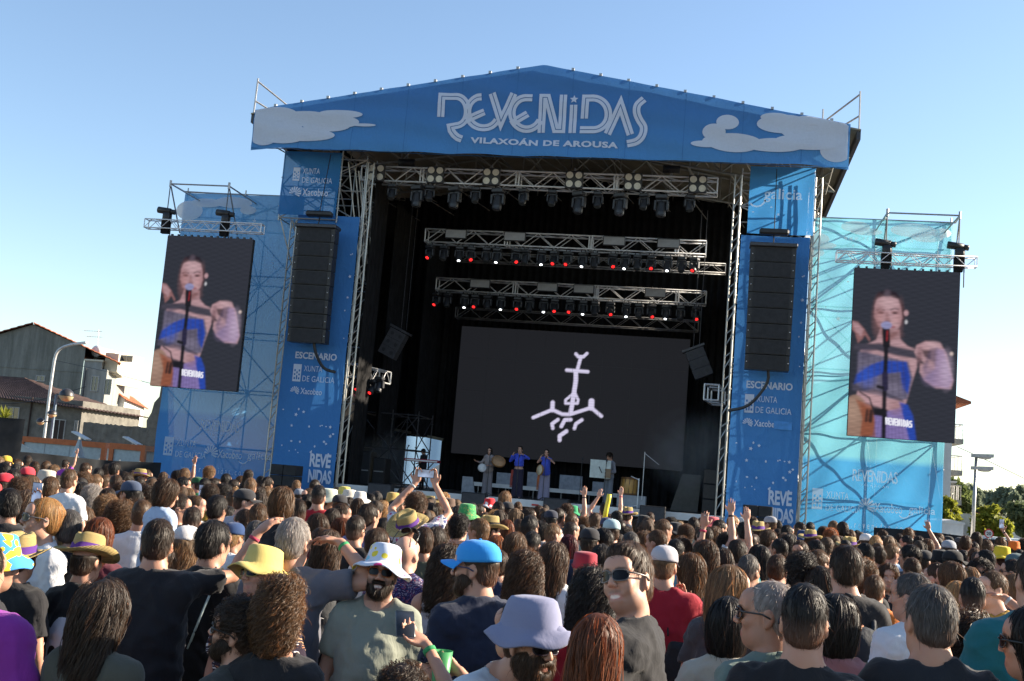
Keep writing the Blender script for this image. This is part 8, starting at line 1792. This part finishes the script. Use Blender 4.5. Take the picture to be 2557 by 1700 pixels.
# ------------------------------------------------------------------ right side: road lamps, trees, hill
def leafmat(name, c, tr=.35):
    k = NT(name); oi = k.n('ShaderNodeObjectInfo'); n = k.noise(1.3, 3, .6); cc = k.mixc(n, tuple(x*.6 for x in c), tuple(min(1, x*1.45) for x in c)); return k.done(k.mix(tr, k.bsdf(cc, .6, 0, .25), k.transl(k.mixc(.3, cc, tuple(min(1, x*1.8) for x in c)))))
M_LEAFY = leafmat('yellow_green_leaf', (.22, .23, .03), .5); M_LEAFG = leafmat('green_leaf', (.12, .15, .05), .45); M_LEAFD = leafmat('dark_leaf', (.085, .11, .05), .4); M_LEAFH = leafmat('hazed_hillside_leaf', (.17, .20, .135), .4); M_BARK = plain('bark', (.09, .07, .05), .9)  # hillside leaf colour lightened to grey-green to stand in for distance haze
def tree(label, base, H_, Rw, mat, n=2600, leaf=.16, seed=1, trunk=.28, group=None, low=.0):
    r = np.random.default_rng(seed); t = thing('tree', label, 'tree', base, group); base = np.asarray(base, float); b = MB(); hb = H_*(.32-low)
    b.path([base, base + (.05, 0, hb*.6), base + (.0, .05, hb*1.4)], trunk, 8, [1, .75, .5]); tips = []
    for i in range(9):
        a = r.uniform(0, 6.28); e = base + np.array([cos(a)*Rw*r.uniform(.3, .8), sin(a)*Rw*r.uniform(.3, .8), H_*r.uniform(.5, .92)]); s0 = base + (0, 0, hb*r.uniform(.7, 1.3)); b.path([s0, (s0+e)/2 + (0, 0, .1*H_), e], trunk*.35, 5, [1, .6, .2]); tips.append(e)
    b.build('trunk', M_BARK, t, True)
    ctr = base + np.array([0, 0, hb + (H_-hb)*.52]); cl = []
    for i in range(34):
        d = r.normal(size=3); d /= np.linalg.norm(d); q = r.uniform(.25, 1)**.5; cl.append((ctr + d*q*np.array([Rw*.86, Rw*.86, (H_-hb)*.46]), r.uniform(.22, .42)*Rw))
    c = np.array([x for x, _ in cl]); rad_ = np.array([y for _, y in cl]); w = r.choice(len(cl), n); d = r.normal(size=(n, 3)); d /= np.linalg.norm(d, axis=1, keepdims=True); p = c[w] + d*(rad_[w]*r.uniform(.55, 1.08, n))[:, None]*np.array([1, 1, .75])
    u = r.normal(size=(n, 3)); u /= np.linalg.norm(u, axis=1, keepdims=True); v = np.cross(u, d + .6*r.normal(size=(n, 3))); v /= np.linalg.norm(v, axis=1, keepdims=True)+1e-9; s = (leaf*r.uniform(.6, 1.4, n))[:, None]
    V = np.concatenate([p-u*s, p+v*s*.55, p+u*s, p-v*s*.55]) - base; I = np.arange(n); Q = np.stack([I, I+n, I+2*n, I+3*n], 1)
    me = to_mesh('crown', V, Q, [mat]); me.polygons.foreach_set('use_smooth', np.zeros(n, bool)); o = bpy.data.objects.new('crown', me); COL.objects.link(o); o.parent = t; return t
def tree_at(label, px, pbot, ptop, Y, wpx, mat, **kw):
    a, c = at(px, pbot, Y), at(px, ptop, Y); tree(label, (a[0], Y, kw.pop('z0', -.5)), c[2]+.5, wpx*Y/PF/2, mat, **kw)
tree_at('bushy yellow-green tree beside the traffic sign', 2476, 1345, 1266, 60, 92, M_LEAFY, seed=2, n=3200, leaf=.15)
tree_at('yellow-green tree half behind the right wing edge', 2358, 1330, 1242, 62, 70, M_LEAFY, seed=3, n=2600, leaf=.15)
tree_at('tall olive-green tree behind the balconies', 2385, 1300, 1195, 95, 80, M_LEAFG, seed=4, n=3200, leaf=.24)
tree_at('dark green tree cut by the right edge', 2562, 1350, 1240, 66, 90, M_LEAFD, seed=5, n=3200, leaf=.18)
for i in range(15):
    r_ = random.Random(i+30); px = 2405 + i*13 + r_.uniform(-4, 4); tree_at(f'dark hillside tree, {ORD[i]} from the right wing along the hilltop', px, 1300, 1246 + r_.uniform(-9, 12) + .06*(px-2405), 150 + r_.uniform(-12, 20), 30 + r_.uniform(-6, 12), M_LEAFH, seed=40+i, n=1100, leaf=.42, group='trees on the hill at the right', z0=1.0)
b = MB()
def hillf(u, v): x = 20 + 140*u; y = 120 + 120*v; return (x, y, -1 + 5.5*sin(pi*min(1, u*1.2+.1))*sin(pi*min(1, v*.9+.05))**.7)
k = NT('hill_green'); n = k.noise(.12, 6, .7); k.done(k.bsdf(k.ramp(n, [(.35, (.09, .11, .07)), (.65, (.19, .18, .12))]), .95, 0, .1)); b.grid(hillf, 24, 16); tag(b.build('hill', MATS['hill_green'], None, True), kind='structure')
def bank(u, v): x = -160 + 100*u; return (x, 150+90*v, -1 + 6*sin(pi*u)*sin(pi*v))
b = MB(); b.grid(bank, 20, 12); tag(b.build('hill', MATS['hill_green'], None, True), kind='structure')
# building behind the right wing: only its balconies show
t = thing('balcony_block', 'apartment block behind the right wing with projecting balconies', 'building', (at(2290, 1100, 70)[0], 72, 0)); bx1 = at(2380, 1150, 70)[0]; bt = at(2370, 1005, 70)[2]
b = MB(); b.box((bx1-9, 70.5, -1), (bx1, 84, bt)); b.build('wall', M_WHITEW, t); b = MB(); b.prism([(bx1-9.5, 70, bt+.01), (bx1+.9, 70, bt+.01), (bx1+.9, 70, bt+.15), (bx1-4, 70, bt+1.8), (bx1-9.5, 70, bt+.15)], (0, 15, 0)); b.build('roof', M_TERRA, t)
for i, py in enumerate((1105, 1185, 1260)):
    z = at(2385, py, 70)[2]; b = MB(); b.box((bx1+.003, 71, z), (bx1+.75, 76, z+.30)); o = b.build('balcony', M_RENDER, t); b = MB()
    for yy in np.linspace(71.05, 75.95, 9): b.tube((bx1+.7, yy, z+.3), (bx1+.7, yy, z+1.15), .02, 4)
    for xx in np.linspace(bx1+.1, bx1+.7, 4): b.tube((xx, 71.05, z+.3), (xx, 71.05, z+1.15), .02, 4)
    b.tube((bx1+.7, 71.05, z+1.15), (bx1+.7, 75.95, z+1.15), .025, 4); b.tube((bx1, 71.05, z+1.15), (bx1+.7, 71.05, z+1.15), .025, 4); b.build('railing', M_GALV, o)
def lamp_post(label, px, ptop, pbot, Y, heads_):
    c = at(px, ptop, Y); a = at(px-10, pbot, Y); t = thing('street_lamp', label, 'street lamp', (a[0], Y, 0), 'road lamps at the right'); b = MB(); b.tube((a[0]-.02, Y, 0), c, .09, 8, .06); b.build('pole', M_GALV, t, True)
    for (hx, hy) in heads_: h = at(hx, hy, Y); b = MB(); b.obox(h + (.05, 0, .04), (.42, 0, .02), (0, .14, 0), (0, 0, .07)); b.ico(h + (.12, 0, -.03), (.3, .12, .08), 10, 5); b.build('lamp_head', plain('lamp_head_grey', (.42, .43, .42), .5), t)
lamp_post('tall double road lamp right of the cyan wing', 2438, 1137, 1350, 50, ((2450, 1140), (2449, 1171)))
lamp_post('small distant road lamp beside the balconies', 2362, 1203, 1260, 90, ((2372, 1204),))
t = thing('white_tent', 'white square tent beside the right wing', 'tent', (at(2380, 1320, 48)[0], 48, 0)); x0, x1 = at(2348, 1310, 48)[0], at(2406, 1310, 48)[0]; zt = at(2378, 1304, 48)[2]; b = MB(); b.box((x0, 48, 0), (x1, 51, zt-.05)); b.build('wall', M_WHITE, t); b = MB(); b.prism([(x0-.05, 47.95, zt-.05), (x1+.05, 47.95, zt-.05), (x1+.05, 47.95, zt+.02), ((x0+x1)/2, 47.95, zt+.1), (x0-.05, 47.95, zt+.02)], (0, 3.1, 0)); b.build('roof', M_WHITE, t)
t = thing('low_houses', 'long pale low house on the slope behind the trees', 'house', (at(2440, 1300, 110)[0], 110, 0)); x0, x1 = at(2405, 1300, 110)[0], at(2475, 1300, 110)[0]; z1 = at(2440, 1287, 110)[2]; b = MB(); b.box((x0, 110, -1), (x1, 118, z1)); b.build('wall', M_WHITEW, t); b = MB(); b.box((x0-.3, 109.7, z1), (x1+.3, 118.3, z1+.25)); b.build('roof', M_TERRA, t)
for i in range(5): window(t, x0+1+i*2.0, x0+1.8+i*2.0, z1-1.5, z1-.6, 109.985)
t['category'] = 'house'; t.name = 'low_house'
# traffic sign
c = at(2469, 1332, 40); t = thing('speed_sign', 'round red-ringed speed limit sign reading 20', 'traffic sign', c); r_ = 10.6*40/PF
b = MB(); b.tube((c[0], 40.06, 0), (c[0], 40.06, c[2]), .03, 6); b.build('post', M_GALV, t)
b = MB(); b.lathe([(0, 0), (r_*.80, 0)], 32); b2 = MB(); b2.add([tuple(c + np.array([p[0], -.012, p[1]])) for p in b.v], b.f); b2.build('face', M_WHITE, t)
b = MB(); b.lathe([(r_*.78, .012), (r_*.78, .03), (r_, .03), (r_, .012), (r_*.78, .012)], 32); b2 = MB(); b2.add([tuple(c + np.array([p[0], .01-p[2], p[1]])) for p in b.v], b.f); b2.build('ring', M_RED, t)
b = MB(); text_on(b, '20', c[0]-r_*.5, c[0]+r_*.5, c[2]-r_*.35, c[1]-.016, r_*.72, .03); b.build('numerals', M_BLACK, t)
# parked cars and vans behind the fence
def car(label, px, py, Y, col, L=4.2, H_=1.45, van=False):
    c = at(px, py, Y); x = c[0]; t = thing('parked_car', label, 'car', (x, Y, 0), 'vehicles parked at the right'); m = plain('car_paint_'+label[:6].strip(), col, .25, .1, .6)
    prof = [(-.5, .25), (-.5, .62), (-.46, .70), (-.30, .74), (-.16, 1.0), (.18, 1.0), (.34, .74), (.48, .66), (.5, .55), (.5, .25)] if not van else [(-.5, .2), (-.5, .95), (-.47, 1.0), (.30, 1.0), (.40, .62), (.5, .52), (.5, .2)]
    b = MB(); b.prism([(x+u*L, Y, v*H_) for u, v in prof], (0, 1.7, 0)); b.build('body', m, t)
    b = MB(); b.prism([(x+u*L, Y-.01, v*H_) for u, v in ([(-.27, .76), (-.15, .95), (.16, .95), (.30, .76)] if not van else [(.05, .66), (.05, .92), (.29, .92), (.37, .66)])], (0, .012, 0)); b.build('side_window', M_GLASS, t)
    for u in (-.32, .32): b = MB(); b.tube((x+u*L, Y-.04, .32), (x+u*L, Y+.2, .32), .32, 16); b.build('wheel', M_BLACKM, t)
car('white car under the yellow-green tree', 2520, 1345, 46, (.6, .6, .6)); car('dark car roof at the right edge behind the fence', 2545, 1365, 42, (.08, .09, .11)); car('white delivery van with orange stripe beyond the tent', 2425, 1325, 62, (.6, .6, .6), 5.4, 2.3, True)
# low palm at the left edge
t = thing('palm_bush', 'bright green spiky palm bush at the left edge', 'plant', (at(14, 1060, 46)[0], 46, 0)); c = at(10, 1048, 46); r_ = random.Random(2); b = MB(); b.tube((c[0], 46, 0), (c[0], 46, c[2]-.2), .14, 8); b.build('trunk', M_BARK, t); b = MB()
for i in range(90):
    a, e = r_.uniform(0, 2*pi), r_.uniform(-.2, 1.3); d = np.array([cos(a)*cos(e), sin(a)*cos(e), sin(e)]); L = r_.uniform(.55, .85); sd = np.cross(d, (0, 0, 1.0)); sd /= np.linalg.norm(sd)+1e-9; p0 = c; p1 = c + d*L*.6; p2 = c + d*L + np.array([0, 0, -.12])
    b.add([p0, p1-sd*.035, p2, p1+sd*.035], [(0, 1, 2, 3)])
b.build('fronds', M_LEAFY, t)
t = thing('white_shed', 'pale shed seen through the rear gap of the stage', 'shed', (-14, 60, 0)); x0, x1 = at(1080, 1200, 60)[0], at(1101, 1200, 60)[0]; b = MB(); b.prism([(x0, 60, 0), (x1, 60, 0), (x1, 60, 2.75), (x0, 60, 2.4)], (0, 3, 0)); b.build('wall', M_WHITEW, t)
t = thing('blue_tarpaulin', 'light blue tarpaulin sheet behind the rear gap of the stage', 'tarpaulin', (-15, 64, 0)); b = MB(); x0, x1 = at(995, 1150, 64)[0], at(1120, 1150, 64)[0]; b.grid(lambda u, v: (x0+(x1-x0)*u, 64+.1*sin(9*u), 6.0*v), 16, 4); b.build('sheet', cloth('pale_blue_tarpaulin', (.22, .36, .52), .45), t, True)

# thin stage smoke drifting over the deck
def smoke(label, c, r, dens):
    k = NT('smoke_' + label[:4]); tc = k.n('ShaderNodeTexCoord'); g = k.n('ShaderNodeTexGradient', gradient_type='SPHERICAL'); k.l(tc.outputs['Object'], g.inputs[0]); n = k.noise(1.6, 4, .6, 'Object', None, .5)
    d = k.math('MULTIPLY', k.math('MULTIPLY', g.outputs['Fac'], k.math('MAXIMUM', k.math('ADD', n, -.32), 0.0)), dens); v = k.n('ShaderNodeVolumePrincipled'); v.inputs['Color'].default_value = (.85, .87, .9, 1); k.l(d, v.inputs['Density']); k.l(v.outputs[0], k.out.inputs['Volume'])
    b = MB(); b.ico((0, 0, 0), (1, 1, 1), 16, 9); o = b.build('stage_smoke', k.m, None, True); o.location = c; o.scale = r; tag(o, label, None, None, 'stuff')
smoke('right puff of pale stage smoke beside the slanted board', at(1745, 1130, 40), (2.1, 1.6, 1.7), 1.6)
smoke('left drift of stage smoke behind the keyboard player', at(955, 1150, 42), (1.8, 1.6, 1.4), 1.3)
